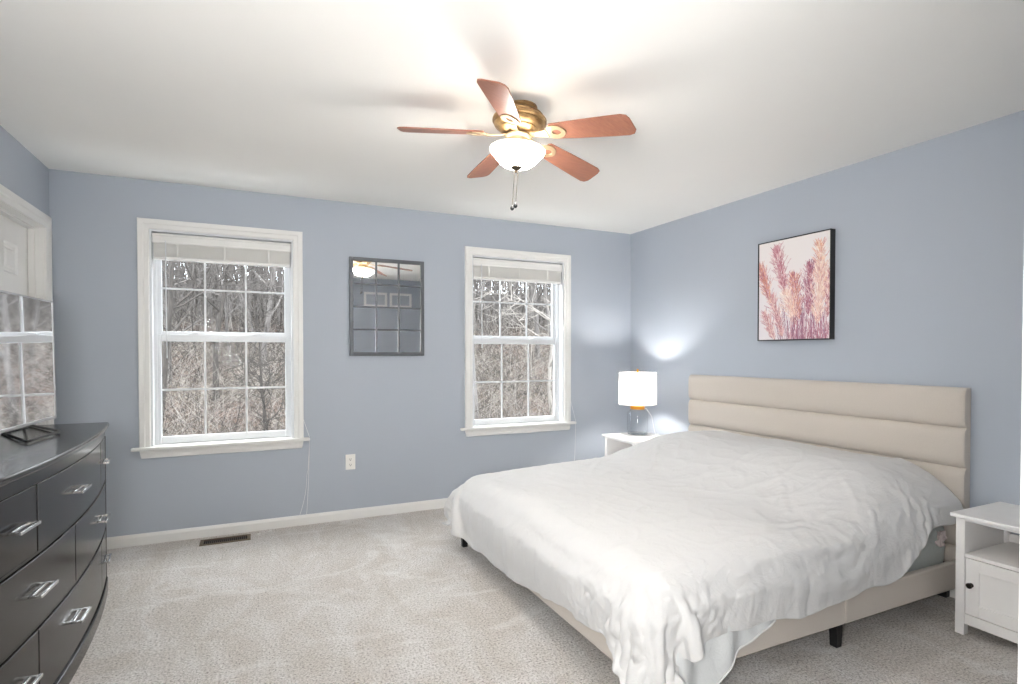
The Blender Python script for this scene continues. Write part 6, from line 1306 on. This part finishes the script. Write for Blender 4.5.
[454,27,28,29,19,23,17,18,17,15,15,14,13,10,7,1,0,0,-1,0,-1,0,1,0,0,1,1,0,1,0,1,0,0,-1,0,-1,-1,-1,-2,-1,-2,-2,-1,-2,-2,-1,-1,-1,0,0,0,0,1,1,1,1,2,0,-2,-3,-4,-5,-5,-6,-6,-6,-5,-7,-10,-14,-18,-24,-27,-27,-27,-29,-29,-30,-29,-30,-29,-30],
[451,28,28,28,20,22,21,16,17,15,15,15,12,10,7,1,0,-1,-1,0,-1,0,0,0,1,0,1,0,1,0,1,0,0,0,-1,0,-1,-1,-2,-1,-2,-1,-2,-1,-2,-1,-1,-1,0,-1,0,1,1,1,1,1,1,1,-2,-3,-4,-4,-6,-5,-6,-6,-5,-6,-10,-14,-18,-24,-27,-27,-28,-29,-29,-30,-29,-30,-29,-30],
[449,28,27,29,21,22,19,18,17,16,14,15,12,10,7,1,0,-2,-1,0,-1,0,0,0,0,0,1,0,1,0,1,0,0,0,0,-1,0,-1,-1,-2,-1,-2,-1,-2,-1,-1,-1,-1,0,-1,0,1,0,2,1,1,2,0,-2,-2,-4,-5,-5,-6,-5,-6,-5,-6,-10,-14,-18,-23,-28,-27,-27,-29,-30,-30,-29,-30,-29,-30],
[449,28,27,29,21,22,19,19,16,15,16,13,13,9,7,1,-1,-1,-2,-1,0,-1,0,0,0,0,1,0,1,0,1,0,0,0,0,0,-1,0,-1,-1,-2,-1,-1,-2,-1,-1,-1,-1,0,-1,1,0,1,1,1,1,2,0,-1,-3,-4,-4,-6,-5,-6,-5,-5,-6,-10,-14,-18,-23,-27,-28,-27,-29,-30,-29,-30,-29,-30,-30],
[452,28,27,28,21,22,19,18,16,16,14,14,12,9,6,0,-1,-1,-2,-1,-1,0,-1,0,0,0,1,0,1,0,1,0,1,0,0,0,-1,0,-1,-1,-1,-1,-1,-2,-1,-1,-1,0,-1,0,0,0,1,1,1,2,1,0,-1,-3,-4,-4,-5,-6,-5,-6,-5,-5,-10,-14,-18,-23,-28,-27,-27,-29,-30,-29,-30,-29,-30,-29],
[464,23,26,27,21,21,18,18,16,15,14,14,12,8,3,0,-1,-2,-1,-1,-1,-1,-1,0,0,0,1,0,1,0,1,0,1,0,0,0,0,0,-1,0,-1,-1,-1,-1,-1,-1,-1,-1,0,-1,0,1,1,0,2,1,1,0,-1,-3,-4,-4,-5,-6,-5,-5,-5,-5,-11,-14,-17,-24,-27,-27,-27,-30,-29,-29,-30,-29,-30,-29],
[470,26,25,25,20,20,18,17,15,15,15,13,10,8,1,1,-3,-1,-2,-1,-1,-1,0,-1,0,0,1,0,1,1,0,1,0,1,0,0,0,0,0,-1,0,-1,-1,-1,-1,-1,-1,0,-1,0,0,1,0,1,1,2,1,0,-2,-3,-4,-4,-5,-6,-5,-5,-5,-3,-13,-14,-17,-23,-28,-27,-27,-29,-29,-30,-29,-29,-30,-29],
[487,19,20,23,21,20,18,16,15,15,13,13,10,5,6,-6,-1,-2,-1,-2,-1,-1,0,-1,0,0,1,0,1,1,1,0,1,1,0,1,0,0,0,-1,0,-1,-1,-1,0,-1,-1,0,-1,0,0,0,1,1,1,1,1,1,-3,-3,-4,-4,-5,-6,-5,-5,-5,-2,-13,-15,-17,-23,-27,-27,-27,-29,-30,-29,-29,-29,-30,-29],
],
)

D = np.stack([np.cumsum(np.array(a, dtype=float), axis=1) for a in DRAPE], axis=2) / 1000.0
NX, NY = D.shape[:2]


def finer(A, n, axis):
    """cubic resampling of the grid along one axis"""
    m = A.shape[axis]
    t = np.linspace(0, m - 1, n)
    i = np.clip(np.floor(t).astype(int), 0, m - 2)
    f = t - i
    sh_ = [1, 1, 1]
    sh_[axis] = n
    f = f.reshape(sh_)
    g = lambda k: np.take(A, np.clip(i + k, 0, m - 1), axis)
    p0, p1, p2, p3 = g(-1), g(0), g(1), g(2)
    return p1 + 0.5 * f * (p2 - p0 + f * (2 * p0 - 5 * p1 + 4 * p2 - p3 + f * (3 * (p1 - p2) + p3 - p0)))


# shorten the skirt at the foot, lift the far corner, round the head end
dist = np.clip((1.30 - D[:, :, 0]) / 0.10, 0, 1)
far = np.clip((D[:, :, 1] - 1.70) / 0.35, 0, 1)
edge_far = np.clip((D[:, :, 1] - 3.15) / 0.3, 0, 1)
top_z = 0.44
low = np.clip(top_z - D[:, :, 2], 0, None)
fac = np.interp(D[:, :, 1], [1.45, 1.58, 1.75, 2.00, 2.35, 3.6], [0.0, 0.12, 0.36, 0.34, 0.18, 0.17])
D[:, :, 2] += low * dist * (fac + 0.14 * edge_far)
D[:, :, 0] -= 0.020 * dist * np.sin(np.clip(low / 0.36, 0, 1) * PI) * far
# near side: hem higher towards the foot corner, lower towards the headboard
side = np.clip((1.56 - D[:, :, 1]) / 0.06, 0, 1)
hang_frac = np.clip((0.44 - D[:, :, 2]) / 0.24, 0, 1.6)
dz = np.interp(D[:, :, 0], [1.26, 1.40, 1.55, 1.85, 2.25, 2.50, 2.80, 3.05, 3.25], [0.0, 0.09, 0.09, 0.055, 0.012, -0.03, -0.055, -0.045, -0.02])
D[:, :, 2] += dz * side * hang_frac
NX, NY = 236, 250
D = finer(finer(D, NX, 0), NY, 1)
du, dv = np.gradient(D, axis=0), np.gradient(D, axis=1)
N = np.cross(du, dv)
N /= np.linalg.norm(N, axis=2, keepdims=True) + 1e-9
if N[NX // 2, NY // 2, 2] < 0:
    N = -N
steep = np.clip(1.25 - np.abs(N[:, :, 2]) * 1.6, 0, 1)
for i in range(NX):
    for j in range(NY):
        x, y, z = D[i, j]
        s, t = i / NX, j / NY
        u_, v_ = s * 2.25, t * 2.5              # metres along the cloth
        st = steep[i, j]
        # creases on the flat: thin irregular ridges
        a1 = noise.noise(Vector((u_ * 3.2 + 0.6 * noise.noise(Vector((u_ * 2, v_ * 2, 4))), v_ * 5.0, 1.0)))
        a2 = noise.noise(Vector((u_ * 9.0, v_ * 6.0 + 2.0 * u_, 5.0)))
        flat = 0.004 * (1 - abs(a1)) ** 8 + 0.0028 * (1 - abs(a2)) ** 6 + 0.006 * noise.noise(Vector((u_ * 2.2, v_ * 2.2, 8)))
        # hanging cloth: creases run downwards
        foot = s < 0.19 and t > 0.12
        along, down = (v_, u_) if foot else (u_, v_)
        c1 = noise.noise(Vector((along * 11.0, down * 2.2, 2.0)))
        c2 = noise.noise(Vector((along * 26.0, down * 4.5, 6.0)))
        hang_ = 0.009 * c1 + 0.0035 * (1 - abs(c2)) ** 4 + 0.002 * c2
        D[i, j] += N[i, j] * (flat * (1 - st) + hang_ * st)

mb = MB()
mb.grid([[tuple(D[i, j]) for j in range(NY)] for i in range(NX)])
duv = mb.build('duvet', COTTON, None, smooth='all')
tag(duv, 'crinkled white duvet spread over the bed and hanging over its foot and near side', 'duvet')
md = duv.modifiers.new('thickness', 'SOLIDIFY')
md.thickness = 0.010
md.offset = 0.0
md = duv.modifiers.new('smooth', 'SUBSURF')
md.levels = 0
md.render_levels = 1

# flat sheet: a corner of it hangs out below the duvet near the foot
mb = MB()
rows = []
NS, NV = 40, 22
for i in range(NS + 1):
    s = i / NS
    x = 1.36 + 0.50 * s
    hem = 0.035 + 0.185 * smooth01(0.12, 0.95, s) + 0.006 * math.sin(14 * s)
    row = []
    for j in range(NV + 1):
        v = j / NV
        z = 0.400 + (hem - 0.400) * v
        fold = (0.016 * math.sin(15 * s + 1.2 * v) + 0.008 * math.sin(31 * s - 2 * v)) * v * (1 - 0.6 * s)
        y = 1.5225 - 0.040 * v * (1 - s) - fold * 0.9 - 0.004
        y = min(y, 1.524) if z < 0.27 else y + 0.028 * smooth01(0.26, 0.40, z)
        row.append((x - 0.05 * v * (1 - s), y, z))
    rows.append(row)
mb.grid(rows)
sh = mb.build('bed_sheet', SHEET, None, smooth='all')
tag(sh, 'pale grey bed sheet corner hanging out below the white duvet near the foot', 'bed sheet')
md = sh.modifiers.new('thickness', 'SOLIDIFY')
md.thickness = 0.003
md.offset = 0
MB().tube([(r[-1][0], r[-1][1] - 0.002, r[-1][2] + 0.002) for r in rows], 0.0045, 6).build('hem', COTTON, sh, smooth=True)

# a crumpled bit of pink cloth tucked at the headboard end
rr = random.Random(3)
mb = MB()
mb.grid([[(2.995 + 0.055 * (i / 8 - .5) + 0.008 * math.sin(j * 1.9 + i), 1.552 - 0.030 + 0.014 * math.sin(i * 1.7 + j * 0.8), 0.352 + 0.075 * (j / 8) + 0.006 * math.sin(i * 2.3)) for j in range(9)] for i in range(9)])
pk = mb.build('pillowcase', PINK, None, smooth='all')
tag(pk, 'crumpled dusty pink cloth end tucked beside the mattress near the headboard', 'pillowcase')
md = pk.modifiers.new('thickness', 'SOLIDIFY')
md.thickness = 0.004
md = pk.modifiers.new('smooth', 'SUBSURF')
md.levels = 1


# ------------------------------------------------------------------ nightstands
def nightstand(x0, y1, h, label):
    """front at x0 facing -X, far side at y1"""
    w, d = 0.42, 0.405
    y0, xb = y1 - w, x0 + d
    r = thing('nightstand', ((x0 + xb) / 2, (y0 + y1) / 2, 0), label, 'nightstand', 'white nightstands on the two sides of the bed')
    MB().box((x0 - 0.020, y0 - 0.016, h - 0.018), (xb + 0.006, y1 + 0.016, h)).build('top', WHITEF, r, bevel=0.004)
    p = 0.036
    for (xa, ya) in ((x0, y0), (x0, y1 - p), (xb - p, y0), (xb - p, y1 - p)):
        MB().box((xa, ya, 0), (xa + p, ya + p, h - 0.0182)).build('leg', WHITEF, r, bevel=0.002)
    for ya in (y0 + 0.008, y1 - 0.022):
        MB().box((x0 + p, ya, 0.062), (xb - p, ya + 0.014, h - 0.0184)).build('side_panel', WHITEF, r)
    MB().box((xb - 0.020, y0 + p, 0.062), (xb - 0.012, y1 - p, h - 0.14)).box((xb - 0.020, y0 + p, h - 0.05), (xb - 0.012, y1 - p, h - 0.0184)).build('back_panel', WHITEF, r)
    MB().box((x0 + 0.004, y0 + p, h - 0.032), (x0 + 0.020, y1 - p, h - 0.0186)).build('top_rail', WHITEF, r)
    zs = h - 0.178
    MB().box((x0 + 0.002, y0 + p, zs - 0.016), (xb - 0.021, y1 - p, zs)).build('shelf', WHITEF, r, bevel=0.0015)
    MB().box((x0 + 0.004, y0 + p, 0.052), (x0 + 0.022, y1 - p, 0.098)).build('bottom_rail', WHITEF, r, bevel=0.002)
    MB().box((x0 + 0.022, y0 + p, 0.080), (xb - 0.021, y1 - p, 0.094)).build('bottom_shelf', WHITEF, r)
    # shaker door: frame around a recessed panel
    ya, yb, za, zb, st = y0 + p + 0.003, y1 - p - 0.003, 0.102, zs - 0.020, 0.052
    mb = MB()
    mb.box((x0 + 0.003, ya, za), (x0 + 0.020, ya + st, zb)).box((x0 + 0.003, yb - st, za), (x0 + 0.020, yb, zb))
    mb.box((x0 + 0.003, ya + st, za), (x0 + 0.020, yb - st, za + st)).box((x0 + 0.003, ya + st, zb - st), (x0 + 0.020, yb - st, zb))
    dr = mb.build('door', WHITEF, r, bevel=0.0015)
    MB().box((x0 + 0.011, ya + st - 0.002, za + st - 0.002), (x0 + 0.017, yb - st + 0.002, zb - st + 0.002)).build('door_panel', WHITEF, dr)
    kb = MB().lathe([(0.0, 0.027), (0.007, 0.026), (0.012, 0.021), (0.0125, 0.017), (0.008, 0.012), (0.0055, 0.008), (0.006, 0.003), (0.010, 0.0), (0.0, 0.0)], n=22)
    bmesh.ops.transform(kb.bm, matrix=Matrix.Translation((x0 + 0.003, yb - 0.022, 0.238)) @ Matrix.Rotation(-PI / 2, 4, 'Y'), verts=kb.bm.verts[:])
    kb.build('knob', plain('dark_bronze_knob', srgb(40, 34, 30), 0.35, 0.7), dr, smooth=True)
    return r


nightstand(2.918, 1.424, 0.5525, 'white nightstand with open shelf and knobbed door at the near side of the bed')
NSF = 0.580
nightstand(2.758, 3.995, NSF, 'white nightstand under the glass bedside lamp, mostly hidden behind the bed')

# ------------------------------------------------------------------ bedside lamp
LX, LY, LZ = 3.02, 3.880, NSF
tl = thing('table_lamp', (LX, LY, LZ), 'lit bedside lamp with a clear glass jar base, brass collar and white drum shade', 'table lamp')
JR = 0.088
MB().lathe([(0.0, 0.0015), (JR - 0.006, 0.0015), (JR, 0.006), (JR, 0.182), (JR - 0.004, 0.194), (JR - 0.016, 0.204), (0.060, 0.210), (0.056, 0.216), (0.056, 0.226)], (LX, LY, LZ), n=44).build('glass_jar', JAR, tl, smooth=True)
MB().lathe([(0.0, 0.002), (JR - 0.008, 0.002), (JR - 0.005, 0.010), (JR - 0.008, 0.015), (0.0, 0.015)], (LX, LY, LZ), n=44).build('jar_foot', clear_glass('thick_jar_bottom', (0.92, 0.94, 0.935, 1), 1.6), tl, smooth=True)
MB().lathe([(0.0, 0.219), (0.060, 0.219), (0.062, 0.222), (0.062, 0.246), (0.059, 0.250), (0.014, 0.252), (0.012, 0.345), (0.010, 0.345)], (LX, LY, LZ), n=36).build('collar', BRASS, tl, smooth=True)
SZ0, SZ1, SR = 0.262, 0.532, 0.161
shd = MB().lathe([(SR, SZ0), (SR - 0.003, SZ1)], (LX, LY, LZ), n=56).build('lamp_shade', SHADE, tl, smooth='all')
for rr_, zz in ((SR, SZ0), (SR - 0.003, SZ1)):
    MB().tube([(LX + rr_ * math.cos(t), LY + rr_ * math.sin(t), LZ + zz) for t in [2 * PI * k / 48 for k in range(48)]], 0.0025, 6, closed=True).build('shade_trim', PLATE, shd, smooth=True)
mb = MB()
for k in range(3):
    t = 2 * PI * k / 3 + 0.5
    mb.tube([(LX, LY, LZ + SZ1 - 0.012), (LX + (SR - 0.004) * math.cos(t), LY + (SR - 0.004) * math.sin(t), LZ + SZ1 - 0.002)], 0.002, 6)
mb.tube([(LX + 0.045 * math.cos(t), LY + 0.0 + 0.002, LZ + 0.30 + 0.215 * math.sin(t)) for t in [PI * k / 14 for k in range(15)]], 0.0018, 6)
mb.build('harp', BRASS, tl, smooth=True)
MB().lathe([(0.004, SZ1 - 0.012), (0.004, SZ1 + 0.002), (0.009, SZ1 + 0.004), (0.009, SZ1 + 0.030), (0.007, SZ1 + 0.034), (0.0, SZ1 + 0.034)], (LX, LY, LZ), n=22).build('finial', BRASS, tl, smooth=True)
MB().lathe([(0.0, 0.440), (0.016, 0.433), (0.027, 0.413), (0.026, 0.395), (0.016, 0.370), (0.013, 0.345), (0.0, 0.345)], (LX, LY, LZ), n=24).build('bulb', glow('lit_bulb_glass', (1.0, 0.96, 0.91, 1), LAMP_GLOW, (0.9, 0.9, 0.9, 1)), tl, smooth='all')
MB().tube([(LX + 0.012, LY - 0.012, LZ + 0.238), (LX + 0.05, LY - 0.055, LZ + 0.225), (LX + 0.085, LY - 0.085, LZ + 0.16), (LX + 0.105, LY - 0.09, LZ + 0.06), (LX + 0.125, LY - 0.085, LZ + 0.006), (LX + 0.158, LY - 0.08, LZ + 0.005), (LX + 0.182, LY - 0.06, LZ - 0.03), (LX + 0.22, LY, 0.32)], 0.0024, 6).build('cord', CORD, tl, smooth=True)

# ------------------------------------------------------------------ dresser
DY0, DY1 = 2.080, 3.645
DYC = (DY0 + DY1) / 2
DXB = XL + 0.020


def dfront(y, inset=0.0):
    return -0.642 - 0.090 * (y - DYC) ** 2 - 0.020 * (y - DYC) - inset


dres = thing('dresser', (-0.9, DYC, 0), 'long dark espresso bow-front dresser with nickel pulls along the left wall', 'dresser')


def bow(name, ya, yb, za, zb, in0, in1, mat, parent, back=None, bevel=0.0025, n=24):
    """slab following the bowed front; in0 = inset of its face, thickness in1, or back to an X plane"""
    mb = MB()
    ys = [ya + (yb - ya) * k / n for k in range(n + 1)]
    f = [(dfront(y, in0), y) for y in ys]
    bk = [(back if back is not None else dfront(y, in0 + in1), y) for y in reversed(ys)]
    mb.prism(f + bk, lambda u, v: (u, v, za), lambda u, v: (u, v, zb))
    return mb.build(name, mat, parent, bevel=bevel, angle=40)


HT = 0.910
bow('top', DY0, DY1, HT - 0.026, HT, 0.0, 0, ESP, dres, back=DXB, bevel=0.009)
bow('carcass', DY0 + 0.018, DY1 - 0.018, 0.070, HT - 0.0265, 0.046, 0, ESP, dres, back=DXB + 0.004, bevel=0.002)
bow('apron', DY0 + 0.018, DY1 - 0.018, 0.838, HT - 0.0266, 0.018, 0.027, ESP, dres)
bow('plinth', DY0 + 0.006, DY1 - 0.006, 0.0, 0.0695, 0.012, 0, ESP, dres, back=DXB + 0.004, bevel=0.004)
for ya, yb in ((DY0 + 0.018, DY0 + 0.030), (DY1 - 0.030, DY1 - 0.018)):
    bow('stile', ya, yb, 0.0705, 0.8375, 0.016, 0.029, ESP, dres, n=3)
for za, zb in ((0.590, 0.604), (0.340, 0.352), (0.0705, 0.082)):
    bow('rail', DY0 + 0.031, DY1 - 0.031, za, zb, 0.024, 0.021, ESP, dres)


def pull(yc, zc, w, par, o1=0.032):
    """rectangular loop pull: two arms reaching out to a thick bar, thin back bar on two posts"""
    mb = MB()
    ys = [yc - w / 2, yc + w / 2]
    a = [Vector((dfront(y, 0.018), y, zc)) for y in ys]
    t = (a[1] - a[0]).normalized()
    nrm = Vector((t.y, -t.x, 0))
    up = Vector((0, 0, 1))

    def bar(p, q, wd, ht):
        d = (q - p).normalized()
        s = d.cross(up).normalized()
        V = [p + s * i * wd + up * j * ht for i, j in ((-1, -1), (1, -1), (1, 1), (-1, 1))]
        W = [q + s * i * wd + up * j * ht for i, j in ((-1, -1), (1, -1), (1, 1), (-1, 1))]
        v = [mb.bm.verts.new(x) for x in V + W]
        for f in ((3, 2, 1, 0), (4, 5, 6, 7), (0, 1, 5, 4), (1, 2, 6, 5), (2, 3, 7, 6), (3, 0, 4, 7)):
            mb.bm.faces.new([v[i] for i in f])
    o0 = 0.004
    bar(a[0] + nrm * o1 - t * 0.004, a[1] + nrm * o1 + t * 0.004, 0.005, 0.0055)
    bar(a[0] + nrm * o0, a[1] + nrm * o0, 0.003, 0.004)
    for p, sg in ((a[0], 1), (a[1], -1)):
        bar(p + nrm * 0.0 + t * 0.004 * sg, p + nrm * (o1 - 0.002) + t * 0.004 * sg, 0.005, 0.0045)
    mb.build('handle', CHROME, par, bevel=0.0015)


def drawer(ya, yb, za, zb, hy=None, hw=0.13):
    d = bow('drawer', ya + 0.004, yb - 0.004, za + 0.003, zb - 0.003, 0.018, 0.024, ESP, dres, bevel=0.002, n=18)
    pull((ya + yb) / 2 if hy is None else hy, (za + zb) / 2 + 0.004, min(hw, (yb - ya) * 0.45), d, 0.022 if ya > 3.3 else 0.032)


Ya, Yb = DY0 + 0.031, DY1 - 0.031
for za, zb in ((0.604, 0.838), (0.082, 0.340)):
    drawer(Ya, 2.385, za, zb)
    drawer(2.385, 3.345, za, zb, 2.80 if za > 0.3 else 2.77)
    drawer(3.345, Yb, za, zb)
drawer(Ya, DYC - 0.09, 0.352, 0.590, 2.38)
drawer(DYC - 0.09, Yb, 0.352, 0.590, 3.28)

# ------------------------------------------------------------------ television on the dresser
ang = math.radians(3.4)
tdir = Vector((math.sin(ang), math.cos(ang), 0))
E0 = Vector((-0.892, 3.440, 0))
tv = thing('television', (E0 - tdir * 0.500 + Vector((0, 0, HT))), 'flat screen television with a silver edge standing on the dark dresser', 'television', local=True, rot=(0, -math.radians(0.9), -ang))
L2 = 0.500
zb_, zt_ = 0.050, 0.630
MB().box((-0.028, -L2, zb_), (-0.002, L2, zt_)).build('back_shell', BLACK, tv, bevel=0.006)
MB().box((-0.070, -0.34, zb_ + 0.02), (-0.029, 0.34, 0.36)).build('electronics_housing', BLACK, tv, bevel=0.015)
mb = MB()
e = 0.008
mb.box((-0.0018, -L2, zb_), (0.006, -L2 + e, zt_)).box((-0.0018, L2 - e, zb_), (0.006, L2, zt_)).box((-0.0018, -L2 + e, zb_), (0.006, L2 - e, zb_ + 0.014)).box((-0.0018, -L2 + e, zt_ - e), (0.006, L2 - e, zt_))
mb.build('bezel', SILVER, tv, bevel=0.0015)
MB().box((-0.0016, -L2 + e - 0.001, zb_ + 0.013), (0.0035, L2 - e + 0.001, zt_ - e + 0.001)).build('screen', SCREEN, tv)
tc_ = E0 - tdir * 0.500
nv = Vector((tdir.y, -tdir.x, 0))
base_pts = []
for wx, wy in ((-1.060, 3.335), (-1.030, 3.600), (-0.813, 3.226), (-0.838, 2.900)):
    q = Vector((wx, wy, 0)) - tc_
    base_pts.append((q.dot(nv), q.dot(tdir)))
for sg in (1, -1):
    A, B, Cc, Dd = [(u, v - 0.02 if sg > 0 else -0.37 - 0.3 * v) for u, v in base_pts]
    loop = []
    P = [Vector((p[0], p[1], 0.0095)) for p in (A, B, Cc, Dd)]
    for i in range(4):
        p0, p1, p2 = P[i - 1], P[i], P[(i + 1) % 4]
        d0, d1_ = (p0 - p1).normalized(), (p2 - p1).normalized()
        for t in (0, .25, .5, .75, 1):
            q0, q1 = p1 + d0 * 0.03, p1 + d1_ * 0.03
            loop.append((q0 * (1 - t) + p1 * t) * (1 - t) + (p1 * (1 - t) + q1 * t) * t)
    st = MB().tube(loop, 0.006, 8, closed=True).build('stand_foot', BLACKM, tv, smooth=True, off=(0, 0, 0))
    for f_ in (0.25, 0.75):
        ax, ay = A[0] + (B[0] - A[0]) * f_, A[1] + (B[1] - A[1]) * f_
        ay2 = max(-0.42, min(0.42, ay))
        MB().tube([(ax, ay, 0.0095), (ax + 0.012, ay, 0.05), (-0.085, ay2, 0.10), (-0.030, ay2, 0.115)], 0.0062, 8).build('stand_leg', BLACKM, st, smooth=True)

# ------------------------------------------------------------------ outdoors: wooded slope behind the house
def gz(x, y):
    t = max(0.0, y - 7.0)
    z = -1.15 + 0.235 * t
    z -= 0.030 * max(0, y - 27.0) ** 1.25
    z += 0.35 * noise.noise(Vector((x * 0.13, y * 0.13, 3))) + 0.10 * noise.noise(Vector((x * 0.6, y * 0.6, 9)))
    return z


mb = MB()
mb.grid([[(x, y, gz(x, y)) for y in [YB + 1.0 + (45 - YB - 1) * (j / 60) ** 1.3 for j in range(61)]] for x in [-26 + 72 * i / 90 for i in range(91)]])
struct('ground_hillside', mb, LITTER, smooth='all')


def make_tree(seed, height, r0, lean=0.0, spread=0.9, twist=1.0):
    """bare tree: (trunk builder, branch builder) around the origin"""
    rr = random.Random(seed)
    tr, br = MB(), MB()
    p = Vector((0, 0, -0.15))
    d = Vector((lean, rr.uniform(-.05, .05), 1)).normalized()
    n = 11
    pts, rad = [], []
    for i in range(n + 1):
        pts.append(p.copy())
        rad.append(r0 * (1 - 0.86 * i / n) * (1.25 if i == 0 else 1))
        p = p + d * height / n
        d = (d + Vector((rr.uniform(-.11, .11), rr.uniform(-.11, .11), 0.03)) * twist).normalized()
    tr.tube(pts, rad, 7)

    def branch(p, d, L, r, lev):
        k = 5 if lev < 2 else 3
        q, e = p.copy(), d.copy()
        P, R = [q.copy()], [r]
        for i in range(k):
            q = q + e * L / k
            e = (e + Vector((rr.uniform(-.32, .32), rr.uniform(-.32, .32), rr.uniform(-.12, .26)))).normalized()
            P.append(q.copy())
            R.append(max(0.004, r * (1 - 0.85 * (i + 1) / k)))
            if lev < 2 and i > 0:
                for _ in range(2 if lev == 0 else 1):
                    s = e.orthogonal()
                    s.rotate(Matrix.Rotation(rr.uniform(0, 2 * PI), 3, e))
                    branch(q, (e * 0.75 + s * rr.uniform(.5, 1.0)).normalized(), L * rr.uniform(.35, .6), max(.004, r * 0.5), lev + 1)
        br.tube(P, R, 4 if lev else 5, caps=False)
    for i in range(2, n + 1):
        for _ in range(2 if i > 3 else 1):
            a = rr.uniform(0, 2 * PI)
            f = i / n
            branch(pts[i], Vector((math.cos(a) * spread, math.sin(a) * spread, rr.uniform(.25, .8))).normalized(), height * rr.uniform(.16, .34) * (1.15 - 0.6 * f), rad[i] * 0.5 + 0.004, 0)
    return tr, br


def plant_tree(seed, x, y, height, r0, bark, label, group=None, **kw):
    root = thing('bare_tree', (x, y, gz(x, y)), label, 'tree', group, local=True)
    tr, br = make_tree(seed, height, r0, **kw)
    tr.build('trunk', bark, root, smooth=True, off=(0, 0, 0), recalc=False)
    br.build('branches', bark, root, smooth=True, off=(0, 0, 0), recalc=False)
    return root


GT = 'bare trees on the slope outside the windows'
protos = [plant_tree(20 + i, 200 + i, 20, 9.0, 0.075, BARK if i % 3 else BARKD, 'bare leafless tree on the brown slope outside the windows', GT, spread=0.9, twist=1.4) for i in range(6)]
rt = random.Random(11)
spots = []
tries = 0
while len(spots) < 46 and tries < 4000:
    tries += 1
    k = len(spots)
    y = rt.uniform(12.5, 33)
    if k % 2 == 0:
        u = rt.uniform(-0.24, 0.16)
    else:
        u = rt.uniform(0.16, 0.66)
    x = u * y
    if all((x - a) ** 2 + (y - b) ** 2 > 1.7 for a, b in spots):
        spots.append((x, y))
for i, (x, y) in enumerate(spots):
    o = protos[i] if i < 6 else copy_tree(protos[i % 6])
    sc = rt.uniform(0.55, 1.15)
    o.scale = (sc, sc, sc)
    o.rotation_euler = (0, 0, rt.uniform(0, 6.28))
    o.location = (x, y, gz(x, y))
plant_tree(61, 0.02 * 10, 10.0, 2.6, 0.035, BARKD, 'small dark sapling behind the lower middle pane of the window by the dresser', spread=0.5, lean=-0.05)
plant_tree(62, 0.385 * 10.5, 10.5, 9.0, 0.115, BARK, 'thick grey trunk outside the lamp-side window, behind its panes nearest the mirror', spread=0.7, twist=0.5)
plant_tree(63, -0.135 * 11.5, 11.5, 6.5, 0.060, BARKD, 'slim leaning tree behind the dresser-side window panes nearest the closet door', lean=0.12, spread=0.9)
plant_tree(64, 0.565 * 11.0, 11.0, 5.5, 0.050, TWIGP, 'pale slender tree behind the lamp-side window panes nearest the lamp', lean=-0.16, spread=0.8)


def brush(name, mat, n, seed, h0, h1, ymin, ymax, rad, lean=(0.2, 3.0)):
    rr = random.Random(seed)
    mb = MB()
    for _ in range(n):
        y = ymin + (ymax - ymin) * rr.random() ** 1.25
        u = rr.uniform(-0.27, 0.72)
        x = u * y
        z = gz(x, y)
        a, s = rr.uniform(0, 2 * PI), rr.uniform(lean[0], lean[1])
        L = rr.uniform(h0, h1)
        p0 = Vector((x, y, z - 0.03))
        d = Vector((math.cos(a) * s, math.sin(a) * s * 0.6, 1)).normalized()
        p1 = p0 + d * L * 0.5
        d2 = (d + Vector((rr.uniform(-.5, .5), rr.uniform(-.3, .3), rr.uniform(-.4, .1)))).normalized()
        p2 = p1 + d2 * L * 0.5
        r = rad * rr.uniform(.6, 1.4) * (y / 14)
        mb.tube([p0, p1, p2], [r, r * .8, r * .3], 3, caps=False)
    o = mb.build(name, mat, None, recalc=False)
    return o


b1 = brush('undergrowth', TWIGP, 11000, 1, 0.3, 1.5, 8.2, 30, 0.0045)
tag(b1, 'tangle of pale dry stems covering the slope outside the windows', 'undergrowth', kind='stuff')
b2 = brush('brushwood', TWIGD, 13000, 2, 0.3, 1.4, 8.2, 30, 0.0050)
tag(b2, 'tangle of darker brown brushwood over the slope outside the windows', 'brushwood', kind='stuff')
b3 = brush('thicket', BARK, 5200, 3, 3.0, 8.0, 20, 36, 0.0065, (0.0, 0.16))
tag(b3, 'dense thicket of thin grey stems along the top of the slope outside', 'thicket', kind='stuff')

for o in SC.objects:
    if '_local' in o:
        del o['_local']
